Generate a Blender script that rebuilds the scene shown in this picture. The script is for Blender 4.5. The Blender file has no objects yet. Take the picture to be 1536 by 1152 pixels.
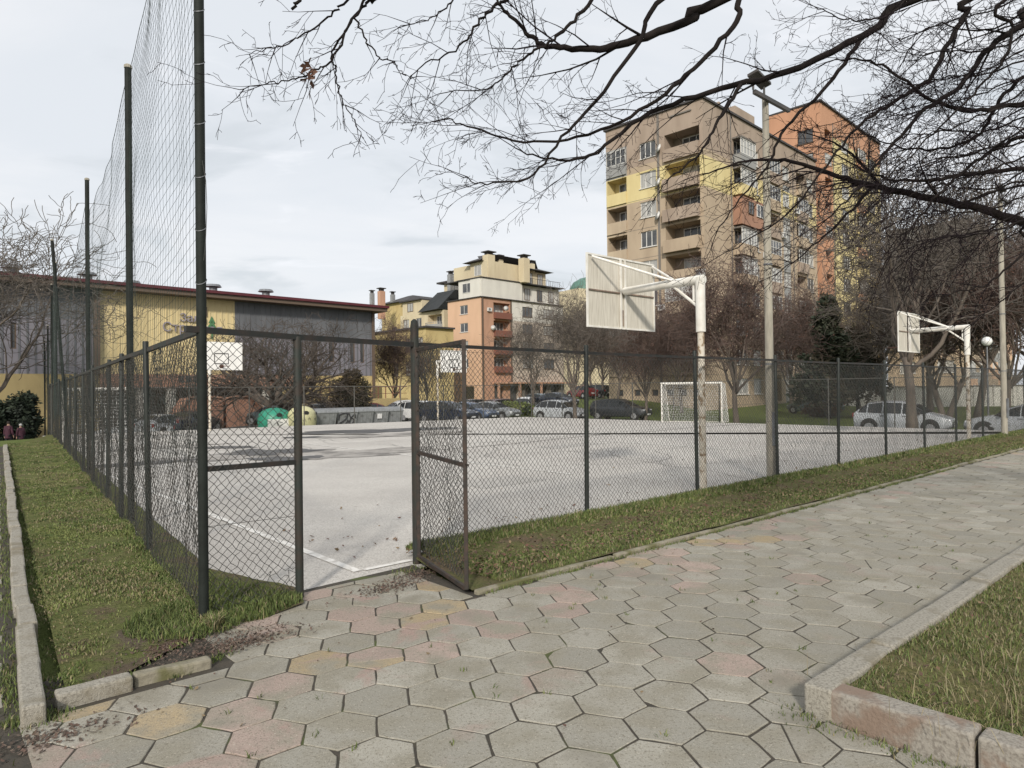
SUN_E, SUN_A, SKY_S, EXPO = 2.3, 5.0, 0.1, 0.54
import bpy, math, random, bmesh
import numpy as np
from mathutils import Vector, Matrix
rnd = random.Random(11)
nr = np.random.default_rng(11)
scene = bpy.context.scene
COL = scene.collection
PI = math.pi
R = math.radians

# ------------------------------------------------------------------ camera
F_PX, EYE, PITCH, ROLL = 1024.0, 1.7, R(0.526), R(-0.716)
cam_d = bpy.data.cameras.new('camera')
cam_d.sensor_fit = 'HORIZONTAL'; cam_d.sensor_width = 36.0; cam_d.lens = 24.0
cam_d.clip_start = 0.05; cam_d.clip_end = 2000
cam = bpy.data.objects.new('camera', cam_d); COL.objects.link(cam)
CAM_M = Matrix.Translation((0, 0, EYE)) @ Matrix.Rotation(R(90) + PITCH, 4, 'X') @ Matrix.Rotation(ROLL, 4, 'Z')
cam.matrix_world = CAM_M
scene.camera = cam

def ray(px, py):
    return (CAM_M.to_3x3() @ Vector(((px - 768) / F_PX, -(py - 576) / F_PX, -1))).normalized()
def at(px, py, Y):                       # the point seen at a pixel at distance Y
    d = ray(px, py); k = Y / d.y
    return Vector((d.x * k, Y, EYE + d.z * k))
def gnd(px, py, z=0.0):                  # the point of a level plane seen at a pixel
    d = ray(px, py); k = (z - EYE) / d.z
    return Vector((d.x * k, d.y * k, z))

# the court's own axes: u runs along the long fence, v across the court
AL = R(41.55)
U = Vector((math.cos(AL), math.sin(AL), 0)); Vv = Vector((-math.sin(AL), math.cos(AL), 0))
def UV(a, b, z=0.0):
    p = U * a + Vv * b; return Vector((p.x, p.y, z))
def toUV(p):
    return (p[0] * U.x + p[1] * U.y, p[0] * Vv.x + p[1] * Vv.y)

# ------------------------------------------------------------------ object helpers
def origin(o):
    v = Vector((0, 0, 0))
    while o is not None:
        v += o.location; o = o.parent
    return v
def tag(o, label=None, cat=None, group=None, kind=None):
    if label: o['label'] = label
    if cat: o['category'] = cat
    if group: o['group'] = group
    if kind: o['kind'] = kind
    return o
def thing(name, label, cat, loc=(0, 0, 0), group=None):
    o = bpy.data.objects.new(name, None); COL.objects.link(o)
    o.location = loc; o.empty_display_size = .2
    return tag(o, label, cat, group)
def link(o, parent=None):
    COL.objects.link(o)
    if parent is not None: o.parent = parent
    return o
def copy_tree(o, parent=None):
    c = o.copy(); COL.objects.link(c)
    if parent is not None: c.parent = parent
    for ch in list(o.children): copy_tree(ch, c)
    return c
def recolour(root, names, m, slot=0):    # give one copied thing its own paint
    for ch in root.children:
        if ch.name.split('.')[0] in names:
            ch.material_slots[slot].link = 'OBJECT'; ch.material_slots[slot].material = m

def mesh_np(name, V, F, mats, parent=None, midx=None, smooth=False, world=True):
    """V (N,3); F array (M,k) or a list of such arrays"""
    V = np.asarray(V, dtype=np.float32).reshape(-1, 3)
    if parent is not None and world: V = V - np.array(origin(parent), dtype=np.float32)
    if not isinstance(F, list): F = [F]
    F = [np.asarray(f, dtype=np.int32) for f in F if len(f)]
    me = bpy.data.meshes.new(name)
    me.vertices.add(len(V)); me.vertices.foreach_set('co', V.ravel())
    tot = np.concatenate([np.full(len(f), f.shape[1], dtype=np.int32) for f in F])
    st = np.concatenate([[0], np.cumsum(tot)[:-1]]).astype(np.int32)
    li = np.concatenate([f.ravel() for f in F]).astype(np.int32)
    me.loops.add(len(li)); me.loops.foreach_set('vertex_index', li)
    me.polygons.add(len(tot)); me.polygons.foreach_set('loop_start', st); me.polygons.foreach_set('loop_total', tot)
    for m in (mats if isinstance(mats, (list, tuple)) else [mats]): me.materials.append(m)
    if midx is not None: me.polygons.foreach_set('material_index', np.asarray(midx, dtype=np.int32))
    if smooth: me.polygons.foreach_set('use_smooth', np.ones(len(tot), dtype=bool))
    me.update(calc_edges=True); me.validate()
    return link(bpy.data.objects.new(name, me), parent)

class MB:
    def __init__(s): s.v = []; s.f = []; s.m = []
    def add(s, vs, fs, m=0):
        n = len(s.v); s.v += [tuple(v) for v in vs]
        s.f += [tuple(i + n for i in f) for f in fs]; s.m += [m] * len(fs)
    def hexa(s, p, m=0):                 # 8 corners: bottom ring then top ring
        s.add(p, [(3, 2, 1, 0), (4, 5, 6, 7), (0, 1, 5, 4), (1, 2, 6, 5), (2, 3, 7, 6), (3, 0, 4, 7)], m)
    def box(s, c, sz, rz=0, m=0):
        x, y, z = (k / 2 for k in sz); co, si = math.cos(rz), math.sin(rz)
        P = [(-x, -y, -z), (x, -y, -z), (x, y, -z), (-x, y, -z), (-x, -y, z), (x, -y, z), (x, y, z), (-x, y, z)]
        s.hexa([(c[0] + a * co - b * si, c[1] + a * si + b * co, c[2] + d) for a, b, d in P], m)
    def bar(s, p, q, w, h=None, up=(0, 0, 1), m=0):   # a straight bar of rectangular section
        p, q, up = Vector(p), Vector(q), Vector(up); h = w if h is None else h
        d = (q - p).normalized(); a = d.cross(up)
        if a.length < 1e-4: a = d.cross(Vector((1, 0, 0)))
        a.normalize(); b = a.cross(d).normalized(); a *= w / 2; b *= h / 2
        s.hexa([p - a - b, p + a - b, p + a + b, p - a + b, q - a - b, q + a - b, q + a + b, q - a + b], m)
    def tube(s, pts, rad, n=8, m=0, cap=True):
        pts = [Vector(p) for p in pts]
        if not isinstance(rad, (list, tuple)): rad = [rad] * len(pts)
        base = len(s.v); ref = None
        for i, p in enumerate(pts):
            d = (pts[min(i + 1, len(pts) - 1)] - pts[max(i - 1, 0)])
            d = d.normalized() if d.length > 1e-9 else Vector((0, 0, 1))
            if ref is None: ref = d.orthogonal().normalized()
            ref = (ref - d * ref.dot(d)); ref = ref.normalized() if ref.length > 1e-6 else d.orthogonal().normalized()
            b = d.cross(ref)
            for k in range(n):
                t = 2 * PI * k / n
                s.v.append(tuple(p + (ref * math.cos(t) + b * math.sin(t)) * rad[i]))
        for i in range(len(pts) - 1):
            for k in range(n):
                a0 = base + i * n + k; a1 = base + i * n + (k + 1) % n
                s.f.append((a0, a1, a1 + n, a0 + n)); s.m.append(m)
        if cap:
            s.f.append(tuple(base + k for k in range(n))[::-1]); s.m.append(m)
            e = base + (len(pts) - 1) * n
            s.f.append(tuple(e + k for k in range(n))); s.m.append(m)
    def lathe(s, prof, c=(0, 0, 0), n=16, m=0, sx=1, sy=1):
        base = len(s.v)
        for r, z in prof:
            for k in range(n):
                t = 2 * PI * k / n; s.v.append((c[0] + sx * r * math.cos(t), c[1] + sy * r * math.sin(t), c[2] + z))
        for i in range(len(prof) - 1):
            for k in range(n):
                a0 = base + i * n + k; a1 = base + i * n + (k + 1) % n
                s.f.append((a0, a1, a1 + n, a0 + n)); s.m.append(m)
        s.f.append(tuple(base + k for k in range(n))[::-1]); s.m.append(m)
        e = base + (len(prof) - 1) * n; s.f.append(tuple(e + k for k in range(n))); s.m.append(m)
    def prism(s, poly, z0, z1, m=0):
        n = len(poly); vs = [(p[0], p[1], z0) for p in poly] + [(p[0], p[1], z1) for p in poly]
        s.add(vs, [tuple(range(n))[::-1], tuple(range(n, 2 * n))] + [(i, (i + 1) % n, n + (i + 1) % n, n + i) for i in range(n)], m)
    def quad(s, a, b, c, d, m=0): s.add([a, b, c, d], [(0, 1, 2, 3)], m)
    def build(s, name, mats, parent=None, smooth=False, bevel=0, world=True, auto=None):
        me = bpy.data.meshes.new(name)
        o0 = origin(parent) if (parent is not None and world) else Vector((0, 0, 0))
        me.from_pydata([(v[0] - o0.x, v[1] - o0.y, v[2] - o0.z) for v in s.v], [], s.f)
        for m in (mats if isinstance(mats, (list, tuple)) else [mats]): me.materials.append(m)
        me.polygons.foreach_set('material_index', s.m)
        if smooth: me.polygons.foreach_set('use_smooth', [True] * len(s.f))
        me.update()
        o = link(bpy.data.objects.new(name, me), parent)
        if auto is not None:
            me.polygons.foreach_set('use_smooth', [True] * len(s.f)); me.set_sharp_from_angle(angle=R(auto))
        if bevel:
            b = o.modifiers.new('bevel', 'BEVEL'); b.width = bevel; b.segments = 2; b.limit_method = 'ANGLE'; b.angle_limit = R(35)
        return o

def prisms(P, Q, r, n=3, r2=None):
    """many thin straight rods at once"""
    P = np.asarray(P, float); Q = np.asarray(Q, float); M = len(P)
    d = Q - P; L = np.linalg.norm(d, axis=1, keepdims=True); d = d / np.maximum(L, 1e-9)
    ref = np.where(np.abs(d[:, 2:3]) < .9, np.array([[0, 0, 1.]]), np.array([[1., 0, 0]]))
    a = np.cross(d, ref); a /= np.maximum(np.linalg.norm(a, axis=1, keepdims=True), 1e-9); b = np.cross(d, a)
    r = np.broadcast_to(np.asarray(r, float).reshape(-1, 1), (M, 1)); r2 = r if r2 is None else np.asarray(r2, float).reshape(-1, 1)
    vs = []
    for (c, rr) in ((P, r), (Q, r2)):
        for k in range(n):
            t = 2 * PI * k / n; vs.append(c + (a * math.cos(t) + b * math.sin(t)) * rr)
    V = np.stack(vs, axis=1).reshape(-1, 3); off = (np.arange(M) * 2 * n)[:, None]
    F = np.concatenate([off + np.array([[k, (k + 1) % n, n + (k + 1) % n, n + k]]) for k in range(n)], axis=0)
    return V, F

def vnoise(x, y, s=1.0, seed=0):         # cheap smooth noise in -1..1
    x = np.asarray(x) * s + seed * 7.13; y = np.asarray(y) * s + seed * 3.71
    return (np.sin(x * 1.3 + 1.7 * np.sin(y * .9)) + np.sin(y * 1.7 + 1.3 * np.sin(x * 1.1 + 2)) + .6 * np.sin(2.9 * x + 2.3 * y + 1.9 * np.sin(x * 2.2 - y))
            + .4 * np.sin(5.3 * x - 4.1 * y + 2 * np.sin(3.1 * y))) / 3.0
def sstep(a, b, x):
    t = np.clip((np.asarray(x, float) - a) / (b - a), 0, 1); return t * t * (3 - 2 * t)

# ------------------------------------------------------------------ materials
def nodes_of(name):
    m = bpy.data.materials.new(name); m.use_nodes = True
    nt = m.node_tree; return m, nt, nt.nodes['Principled BSDF']
def N(nt, t, **kw):
    n = nt.nodes.new(t)
    for k, v in kw.items():
        if k in n.inputs: n.inputs[k].default_value = v
        else: setattr(n, k, v)
    return n
def rgba(c): return (c[0], c[1], c[2], 1)
def mixc(nt, fac, a, b):
    n = nt.nodes.new('ShaderNodeMix'); n.data_type = 'RGBA'
    for s, x in ((0, fac), (6, a), (7, b)):
        if isinstance(x, bpy.types.NodeSocket): nt.links.new(x, n.inputs[s])
        elif s == 0: n.inputs[0].default_value = x
        else: n.inputs[s].default_value = rgba(x)
    return n.outputs[2]
def noise(nt, scale, detail=4, rough=.55, sc=(1, 1, 1), coord='Object', dist=0):
    tc = nt.nodes.new('ShaderNodeTexCoord'); mp = nt.nodes.new('ShaderNodeMapping'); mp.inputs['Scale'].default_value = sc
    n = nt.nodes.new('ShaderNodeTexNoise'); n.inputs['Scale'].default_value = scale; n.inputs['Detail'].default_value = detail
    n.inputs['Roughness'].default_value = rough; n.inputs['Distortion'].default_value = dist
    nt.links.new(tc.outputs[coord], mp.inputs[0]); nt.links.new(mp.outputs[0], n.inputs['Vector']); return n.outputs['Fac']
def ramp(nt, x, lo, hi):
    n = nt.nodes.new('ShaderNodeMapRange'); n.inputs[1].default_value = lo; n.inputs[2].default_value = hi; n.interpolation_type = 'SMOOTHSTEP'
    nt.links.new(x, n.inputs[0]); return n.outputs[0]
def bump(nt, b, h, strength=.3, dist=.02):
    n = nt.nodes.new('ShaderNodeBump'); n.inputs['Strength'].default_value = strength; n.inputs['Distance'].default_value = dist
    nt.links.new(h, n.inputs['Height']); nt.links.new(n.outputs[0], b.inputs['Normal'])
def mat(name, c, c2=None, rough=.8, scale=4, lo=.35, hi=.7, sc=(1, 1, 1), metal=0, bmp=0, bscale=60, c3=None, s3=1.2, lo3=.55, hi3=.72, detail=5, spec=None):
    m, nt, b = nodes_of(name)
    if c2 is None: c2 = tuple(x * .72 for x in c)
    o = mixc(nt, ramp(nt, noise(nt, scale, detail, sc=sc), lo, hi), c, c2)
    if c3 is not None: o = mixc(nt, ramp(nt, noise(nt, s3, 6, sc=sc, dist=.4), lo3, hi3), o, c3)
    nt.links.new(o, b.inputs['Base Color']); b.inputs['Roughness'].default_value = rough; b.inputs['Metallic'].default_value = metal
    if spec is not None: b.inputs['Specular IOR Level'].default_value = spec
    if bmp: bump(nt, b, noise(nt, bscale, 4), bmp, .01)
    return m
def plain(name, c, rough=.5, metal=0, coat=0):
    m, nt, b = nodes_of(name); b.inputs['Base Color'].default_value = rgba(c); b.inputs['Roughness'].default_value = rough
    b.inputs['Metallic'].default_value = metal; b.inputs['Coat Weight'].default_value = coat; return m
M = {}
M['green_pole'] = mat('green_pole_paint', (.013, .018, .014), (.008, .010, .009), rough=.55, scale=9, c3=(.07, .045, .03), s3=3.5, lo3=.62, hi3=.75, bmp=.15)
M['tall_pole'] = mat('tall_pole_paint', (.017, .021, .018), (.010, .012, .010), rough=.7, scale=6, c3=(.075, .055, .042), spec=.25, s3=3.5, lo3=.64, hi3=.72, bmp=.2)
M['pole_rust'] = mat('rusted_pole_paint', (.016, .022, .018), (.032, .022, .016), rough=.7, scale=7, c3=(.085, .05, .032), s3=5, lo3=.58, hi3=.72, bmp=.25)
M['rail'] = mat('dark_rail_paint', (.012, .014, .013), (.028, .019, .015), rough=.6, scale=8, bmp=.1)
M['gate'] = mat('rusty_gate_steel', (.02, .018, .015), (.05, .03, .021), rough=.7, scale=12, bmp=.2)
M['wire'] = mat('chain_link_wire', (.035, .038, .034), (.055, .048, .04), rough=.6, scale=5)
M['wire_far'] = mat('dark_fence_wire', (.07, .072, .068), (.1, .09, .075), rough=.7, scale=3)
M['net'] = mat('green_net_cord', (.03, .045, .038), (.02, .028, .026), rough=.8, scale=2)
M['white_net'] = mat('white_goal_cord', (.7, .7, .68), (.55, .55, .54), rough=.8, scale=3)
M['white_steel'] = mat('white_painted_steel', (.74, .72, .67), (.6, .57, .51), rough=.5, scale=5, c3=(.32, .2, .12), s3=4, lo3=.68, hi3=.76, bmp=.08)
M['flaking'] = mat('flaking_white_pole', (.6, .55, .47), (.48, .42, .33), rough=.7, scale=9, c3=(.24, .17, .105), s3=9, lo3=.52, hi3=.6, bmp=.35, bscale=40)
M['board_back'] = mat('weathered_white_board', (.6, .565, .49), (.47, .435, .37), rough=.7, scale=5, sc=(6, 6, .5), c3=(.42, .36, .28), s3=5, lo3=.64, hi3=.78)
M['board_white'] = mat('white_backboard', (.8, .79, .76), (.72, .71, .68), rough=.6, scale=2)
M['board_trim'] = mat('backboard_edge', (.16, .12, .1), (.28, .2, .15), rough=.7, scale=9)
M['black_line'] = plain('black_marking', (.03, .03, .03), .7)
M['rim'] = mat('rim_steel', (.12, .05, .03), (.06, .04, .03), rough=.6)
M['concrete_pole'] = mat('concrete_pole', (.36, .33, .27), (.26, .24, .2), rough=.9, scale=4, sc=(3, 3, .6), c3=(.17, .16, .13), s3=2, lo3=.58, hi3=.75, bmp=.3)
M['dark_metal'] = mat('dark_metal', (.035, .035, .035), (.06, .05, .045), rough=.55)
M['grey_metal'] = mat('grey_pipe', (.22, .23, .24), (.15, .15, .16), rough=.5, metal=.4)
M['globe'] = plain('white_globe', (.8, .8, .78), .3)
M['asphalt_lot'] = mat('street_asphalt', (.13, .128, .125), (.085, .084, .082), rough=.9, scale=1.2, bmp=.2)
M['line'] = mat('court_line_paint', (.76, .74, .7), (.62, .6, .56), rough=.85, scale=12, c3=(.5, .475, .44), s3=7, lo3=.5, hi3=.62)
M['patch'] = mat('asphalt_repair_patch', (.42, .4, .37), (.34, .325, .3), rough=.95, scale=30, bmp=.4)
M['bark'] = mat('dark_bark', (.02, .016, .015), (.01, .008, .008), spec=.15, rough=.95, scale=10, sc=(1, 1, .4), bmp=.5, bscale=30)
M['twig'] = mat('dark_twig', (.018, .013, .015), (.011, .008, .01), spec=.1, rough=.95, scale=3)
M['bark_far'] = mat('grey_brown_bark', (.15, .122, .098), (.09, .072, .06), rough=.9, scale=5, sc=(1, 1, .3), bmp=.4, bscale=20)
M['twig_red'] = mat('reddish_twigs', (.125, .085, .07), (.09, .062, .052), rough=.9, scale=1.5)
M['twig_brown'] = mat('brown_twigs', (.115, .088, .07), (.08, .062, .05), rough=.9, scale=1.5)
M['twig_dark'] = mat('dark_brown_twigs', (.095, .075, .06), (.065, .052, .043), rough=.9, scale=1.5)
M['twig_grey'] = mat('grey_twigs', (.135, .115, .097), (.095, .08, .068), rough=.9, scale=1.5)
M['dead_leaf'] = mat('clinging_dead_leaves', (.15, .07, .045), (.1, .055, .04), rough=.9, scale=4)
M['needle'] = [mat('conifer_leaf_%d' % i, c, tuple(x * .7 for x in c), rough=.8, scale=3) for i, c in enumerate([(.03, .042, .022), (.045, .05, .028), (.07, .058, .035)])]
M['bushleaf'] = [mat('brown_thuja_%d' % i, c, tuple(x * .7 for x in c), rough=.9, scale=3) for i, c in enumerate([(.06, .055, .028), (.095, .07, .036), (.045, .04, .024)])]
M['evergreen'] = [mat('evergreen_leaf_%d' % i, c, tuple(x * .7 for x in c), rough=.8, scale=3) for i, c in enumerate([(.022, .038, .022), (.035, .05, .028), (.03, .04, .03)])]
M['grass'] = [mat('grass_blade_%d' % i, c, tuple(x * .75 for x in c), rough=.75, scale=2) for i, c in enumerate(
    [(.09, .128, .03), (.125, .16, .04), (.18, .205, .065), (.215, .185, .09), (.28, .235, .145), (.07, .095, .026)])]
M['crumbs'] = [mat('dirt_crumb_%d' % i, c, tuple(x * .7 for x in c), rough=.95, scale=3) for i, c in enumerate([(.1, .07, .052), (.13, .08, .06), (.075, .055, .042), (.16, .12, .09)])]
M['leaf_litter'] = [mat('fallen_leaf_%d' % i, c, tuple(x * .7 for x in c), rough=.9, scale=3) for i, c in enumerate([(.16, .1, .055), (.22, .16, .09), (.1, .06, .04), (.13, .065, .045)])]

def lawn_mat(name, g1, g2, dirt, lo=.5, hi=.66, spots=()):
    m, nt, b = nodes_of(name)
    o = mixc(nt, ramp(nt, noise(nt, 9, 6), .35, .65), g1, g2)
    o = mixc(nt, ramp(nt, noise(nt, 2.1, 7, .65), lo, hi), o, dirt)
    o = mixc(nt, ramp(nt, noise(nt, 45, 3), .45, .75), o, tuple(x * .55 for x in g1))
    for (x, y, r, c) in spots:
        ge = nt.nodes.new('ShaderNodeNewGeometry'); vm = nt.nodes.new('ShaderNodeVectorMath'); vm.operation = 'DISTANCE'
        vm.inputs[1].default_value = (x, y, 0.05); nt.links.new(ge.outputs['Position'], vm.inputs[0])
        ad = nt.nodes.new('ShaderNodeMath'); ad.operation = 'MULTIPLY_ADD'; nt.links.new(noise(nt, 5, 6, .65), ad.inputs[0]); ad.inputs[1].default_value = r * 1.4
        nt.links.new(vm.outputs['Value'], ad.inputs[2])
        o = mixc(nt, ramp(nt, ad.outputs[0], r * 1.75, r * 1.25), o, c)
    nt.links.new(o, b.inputs['Base Color']); b.inputs['Roughness'].default_value = .95; b.inputs['Specular IOR Level'].default_value = .15
    bump(nt, b, noise(nt, 38, 5, .7), .8, .03); return m
DIRT = (.125, .09, .062)
M['lawn_left'] = lawn_mat('mossy_lawn', (.11, .125, .04), (.14, .145, .055), DIRT, .5, .66, spots=[(-2.08, 4.58, .40, (.125, .078, .06)), (-1.66, 4.85, .3, (.125, .078, .06)), (-2.55, 4.85, .33, (.115, .09, .068)), (-2.3, 4.2, .3, (.115, .09, .062))])
M['lawn_strip'] = lawn_mat('leafy_verge', (.105, .115, .04), (.14, .125, .06), (.14, .105, .07), .47, .62)
M['lawn_right'] = lawn_mat('tired_lawn', (.135, .13, .05), (.165, .145, .07), (.15, .115, .07), .52, .68)
M['terrain'] = lawn_mat('far_grass', (.115, .15, .042), (.14, .165, .055), (.15, .13, .08), .58, .74)
M['soil'] = mat('joint_soil', (.06, .05, .037), (.038, .034, .026), rough=.95, scale=14, c3=(.07, .085, .024), s3=1.8, lo3=.54, hi3=.66, bmp=.4)
M['kerb'] = mat('old_kerb_concrete', (.335, .312, .262), (.2, .183, .15), rough=.95, scale=70, lo=.42, hi=.68, c3=(.2, .175, .125), s3=3.2, lo3=.5, hi3=.68, bmp=.7, bscale=150)
M['kerb_moss'] = mat('mossy_kerb_concrete', (.27, .245, .185), (.2, .18, .135), rough=.95, scale=14, c3=(.12, .115, .05), s3=2.6, lo3=.44, hi3=.62, bmp=.6, bscale=55)
M['kerb_red'] = mat('stained_kerb_concrete', (.30, .275, .235), (.2, .178, .15), rough=.95, scale=60, lo=.42, hi=.66, c3=(.215, .158, .12), s3=3.8, lo3=.46, hi3=.62, bmp=.6, bscale=55)

def court_mat():
    m, nt, b = nodes_of('pale_court_asphalt')
    o = mixc(nt, ramp(nt, noise(nt, .35, 6, .6), .35, .7), (.565, .54, .50), (.465, .44, .408))
    o = mixc(nt, ramp(nt, noise(nt, 60, 4, .8), .48, .62), o, (.29, .272, .248))
    o = mixc(nt, ramp(nt, noise(nt, 22, 5, .8), .55, .72), o, (.37, .335, .30))
    o = mixc(nt, ramp(nt, noise(nt, 85, 3, .8), .58, .7), o, (.66, .62, .57))
    o = mixc(nt, ramp(nt, noise(nt, 1.6, 7, .7, dist=1.2), .56, .75), o, (.41, .375, .34))
    nt.links.new(o, b.inputs['Base Color']); b.inputs['Roughness'].default_value = .92
    b.inputs['Specular IOR Level'].default_value = .2
    bump(nt, b, noise(nt, 120, 3, .7), .5, .008); return m
M['court'] = court_mat()
def wet_mat(name, c, rough):
    m, nt, b = nodes_of(name)
    o = mixc(nt, ramp(nt, noise(nt, 1.3, 6, .65), .4, .62), c, tuple(x * .5 for x in c))
    nt.links.new(o, b.inputs['Base Color']); b.inputs['Roughness'].default_value = rough; bump(nt, b, noise(nt, 90, 3), .2, .005); return m
M['dirt'] = mat('trodden_dirt', (.14, .095, .07), (.085, .06, .046), rough=.95, scale=9, bmp=.8, bscale=50)
M['wet'] = wet_mat('wet_asphalt', (.085, .08, .076), .55)
M['damp'] = wet_mat('damp_asphalt', (.36, .335, .305), .8)
M['crack'] = plain('asphalt_crack', (.2, .19, .18), .9)

def tile_mat():
    m, nt, b = nodes_of('hexagonal_paver')
    at_ = nt.nodes.new('ShaderNodeAttribute'); at_.attribute_name = 'tone'
    o = mixc(nt, ramp(nt, noise(nt, 3.2, 5), .4, .66), at_.outputs['Color'], (.27, .25, .2))
    nt.nodes[-1].inputs[0].default_value = .3
    pk = nt.nodes.new('ShaderNodeMath'); pk.operation = 'MULTIPLY'; nt.links.new(ramp(nt, noise(nt, 2.0, 5, .6, dist=.6), .56, .68), pk.inputs[0])
    nt.links.new(at_.outputs['Alpha'], pk.inputs[1])
    o = mixc(nt, pk.outputs[0], o, (.34, .25, .215))
    o = mixc(nt, ramp(nt, noise(nt, 48, 4, .85), .53, .66), o, (.18, .162, .125))
    o = mixc(nt, ramp(nt, noise(nt, 110, 3, .75), .55, .7), o, (.14, .125, .1))
    o = mixc(nt, ramp(nt, noise(nt, 70, 3, .8), .60, .7), o, (.5, .46, .38))
    o = mixc(nt, ramp(nt, noise(nt, .9, 6, .65), .52, .72), o, (.215, .2, .165))
    o = mixc(nt, ramp(nt, noise(nt, 5.5, 6, .75, dist=1.0), .6, .74), o, (.2, .185, .15))
    nt.links.new(o, b.inputs['Base Color']); b.inputs['Roughness'].default_value = .95; b.inputs['Specular IOR Level'].default_value = .12
    bump(nt, b, noise(nt, 75, 4, .7), .55, .006); return m
M['tile'] = tile_mat()

def plaster(name, c, c2, c3=None):
    return mat(name, c, c2, rough=.92, scale=.8, sc=(1, 1, .3), lo=.3, hi=.75, c3=c3, s3=.5, lo3=.55, hi3=.75, bmp=.15, bscale=30)
M['beige'] = plaster('old_beige_render', (.44, .35, .25), (.36, .28, .2), (.5, .41, .29))
M['roof_beige'] = plaster('attic_render', (.36, .285, .225), (.29, .225, .175))
M['yellow'] = plaster('yellow_render', (.64, .54, .28), (.56, .46, .23))
M['orange'] = plaster('orange_render', (.5, .27, .165), (.43, .23, .14))
M['ochre'] = plaster('ochre_render', (.52, .41, .2), (.44, .33, .15))
M['peach'] = plaster('peach_render', (.64, .42, .28), (.58, .38, .25))
M['peach_dk'] = plaster('brick_orange_render', (.48, .28, .19), (.4, .235, .16))
M['cream'] = plaster('cream_render', (.6, .52, .36), (.52, .44, .3))
M['white_r'] = plaster('white_render', (.66, .64, .58), (.56, .54, .49))
M['stone'] = mat('mottled_stone_cladding', (.5, .44, .37), (.33, .27, .22), rough=.9, scale=2.5)
M['greypanel'] = plaster('grey_blue_balcony_panel', (.31, .31, .3), (.25, .25, .245))
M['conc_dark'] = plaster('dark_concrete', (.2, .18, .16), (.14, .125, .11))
M['shade_in'] = plaster('shaded_loggia_render', (.27, .22, .17), (.2, .165, .13))  # render darkened for back walls: shade inside the loggias put into the colour
M['brick_wood'] = plaster('red_boarded_bay', (.36, .2, .135), (.28, .155, .105))
M['roof_dark'] = mat('dark_roof_edge', (.06, .055, .055), (.04, .038, .038), rough=.8, scale=2)
M['black_awning'] = mat('black_roof_fabric', (.022, .025, .026), (.014, .016, .017), rough=.7, scale=2)
M['glass'] = mat('window_glass', (.05, .055, .06), (.12, .12, .12), rough=.12, scale=.5)
M['curtain'] = mat('curtained_glass', (.3, .3, .29), (.42, .41, .38), rough=.2, scale=.9, sc=(3, 3, .3))
M['frame_w'] = plain('white_window_frame', (.62, .61, .58), .5)
M['frame_b'] = plain('brown_window_frame', (.12, .085, .06), .6)
M['rail_rust'] = plain('rust_red_railing', (.2, .08, .055), .7)
M['hall_grey'] = mat('grey_hall_cladding', (.14, .145, .155), (.1, .104, .112), rough=.6, scale=.6, sc=(1, 1, .2))
M['hall_lav'] = mat('lilac_grey_cladding', (.21, .2, .225), (.17, .165, .185), rough=.6, scale=.6, sc=(1, 1, .2))
M['hall_yellow'] = mat('yellow_hall_cladding', (.66, .545, .3), (.6, .49, .26), rough=.65, scale=.7, sc=(1, 1, .2))
M['fascia'] = mat('dark_red_fascia', (.10, .016, .022), (.075, .012, .018), rough=.5, scale=1)
M['plinth'] = plaster('dull_ochre_plinth', (.4, .32, .16), (.32, .25, .12))
M['brick'] = mat('red_brown_brick', (.4, .235, .165), (.3, .18, .13), rough=.9, scale=6)
M['ramp_red'] = mat('terracotta_ramp', (.42, .23, .16), (.34, .185, .13), rough=.9, scale=1.5)
M['letters'] = mat('grey_sign_letters', (.3, .27, .31), (.25, .23, .26), rough=.5, scale=2)
M['logo_green'] = plain('green_logo', (.08, .2, .09), .6)
M['tyre'] = plain('tyre_rubber', (.015, .015, .015), .85)
M['rimsilver'] = plain('wheel_silver', (.45, .45, .46), .35, .6)
M['carglass'] = plain('car_glass', (.015, .018, .02), .06)
M['lamp_c'] = plain('headlight_glass', (.6, .62, .64), .1)
M['lamp_r'] = plain('tail_light_red', (.28, .015, .015), .2)
M['plate'] = plain('number_plate_white', (.65, .65, .65), .5)
M['trim'] = plain('black_trim', (.02, .02, .02), .6)
M['bin_grey'] = mat('galvanised_bin', (.27, .28, .285), (.2, .205, .21), rough=.5, scale=4, metal=.3, c3=(.12, .12, .12), s3=2.5, lo3=.6, hi3=.72)
M['bin_green'] = mat('green_plastic_bin', (.03, .26, .17), (.02, .2, .13), rough=.45, scale=3)
M['bin_yellow'] = mat('yellow_plastic_bin', (.56, .54, .32), (.5, .47, .26), rough=.5, scale=3)
M['skin'] = plain('skin', (.42, .27, .2), .6)
M['maroon'] = mat('maroon_coat', (.075, .025, .04), (.05, .018, .03), rough=.85)
M['darkcloth'] = mat('dark_trousers', (.018, .018, .022), (.01, .01, .013), rough=.9)
M['white_cloth'] = mat('white_cap_cloth', (.6, .6, .58), (.5, .5, .48), rough=.9)
M['hair'] = plain('dark_hair', (.02, .014, .01), .7)
M['steel_galv'] = mat('galvanised_flue', (.4, .4, .39), (.3, .3, .3), rough=.45, metal=.6)
M['spray'] = plain('black_spray_paint', (.03, .03, .035), .7)
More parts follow.
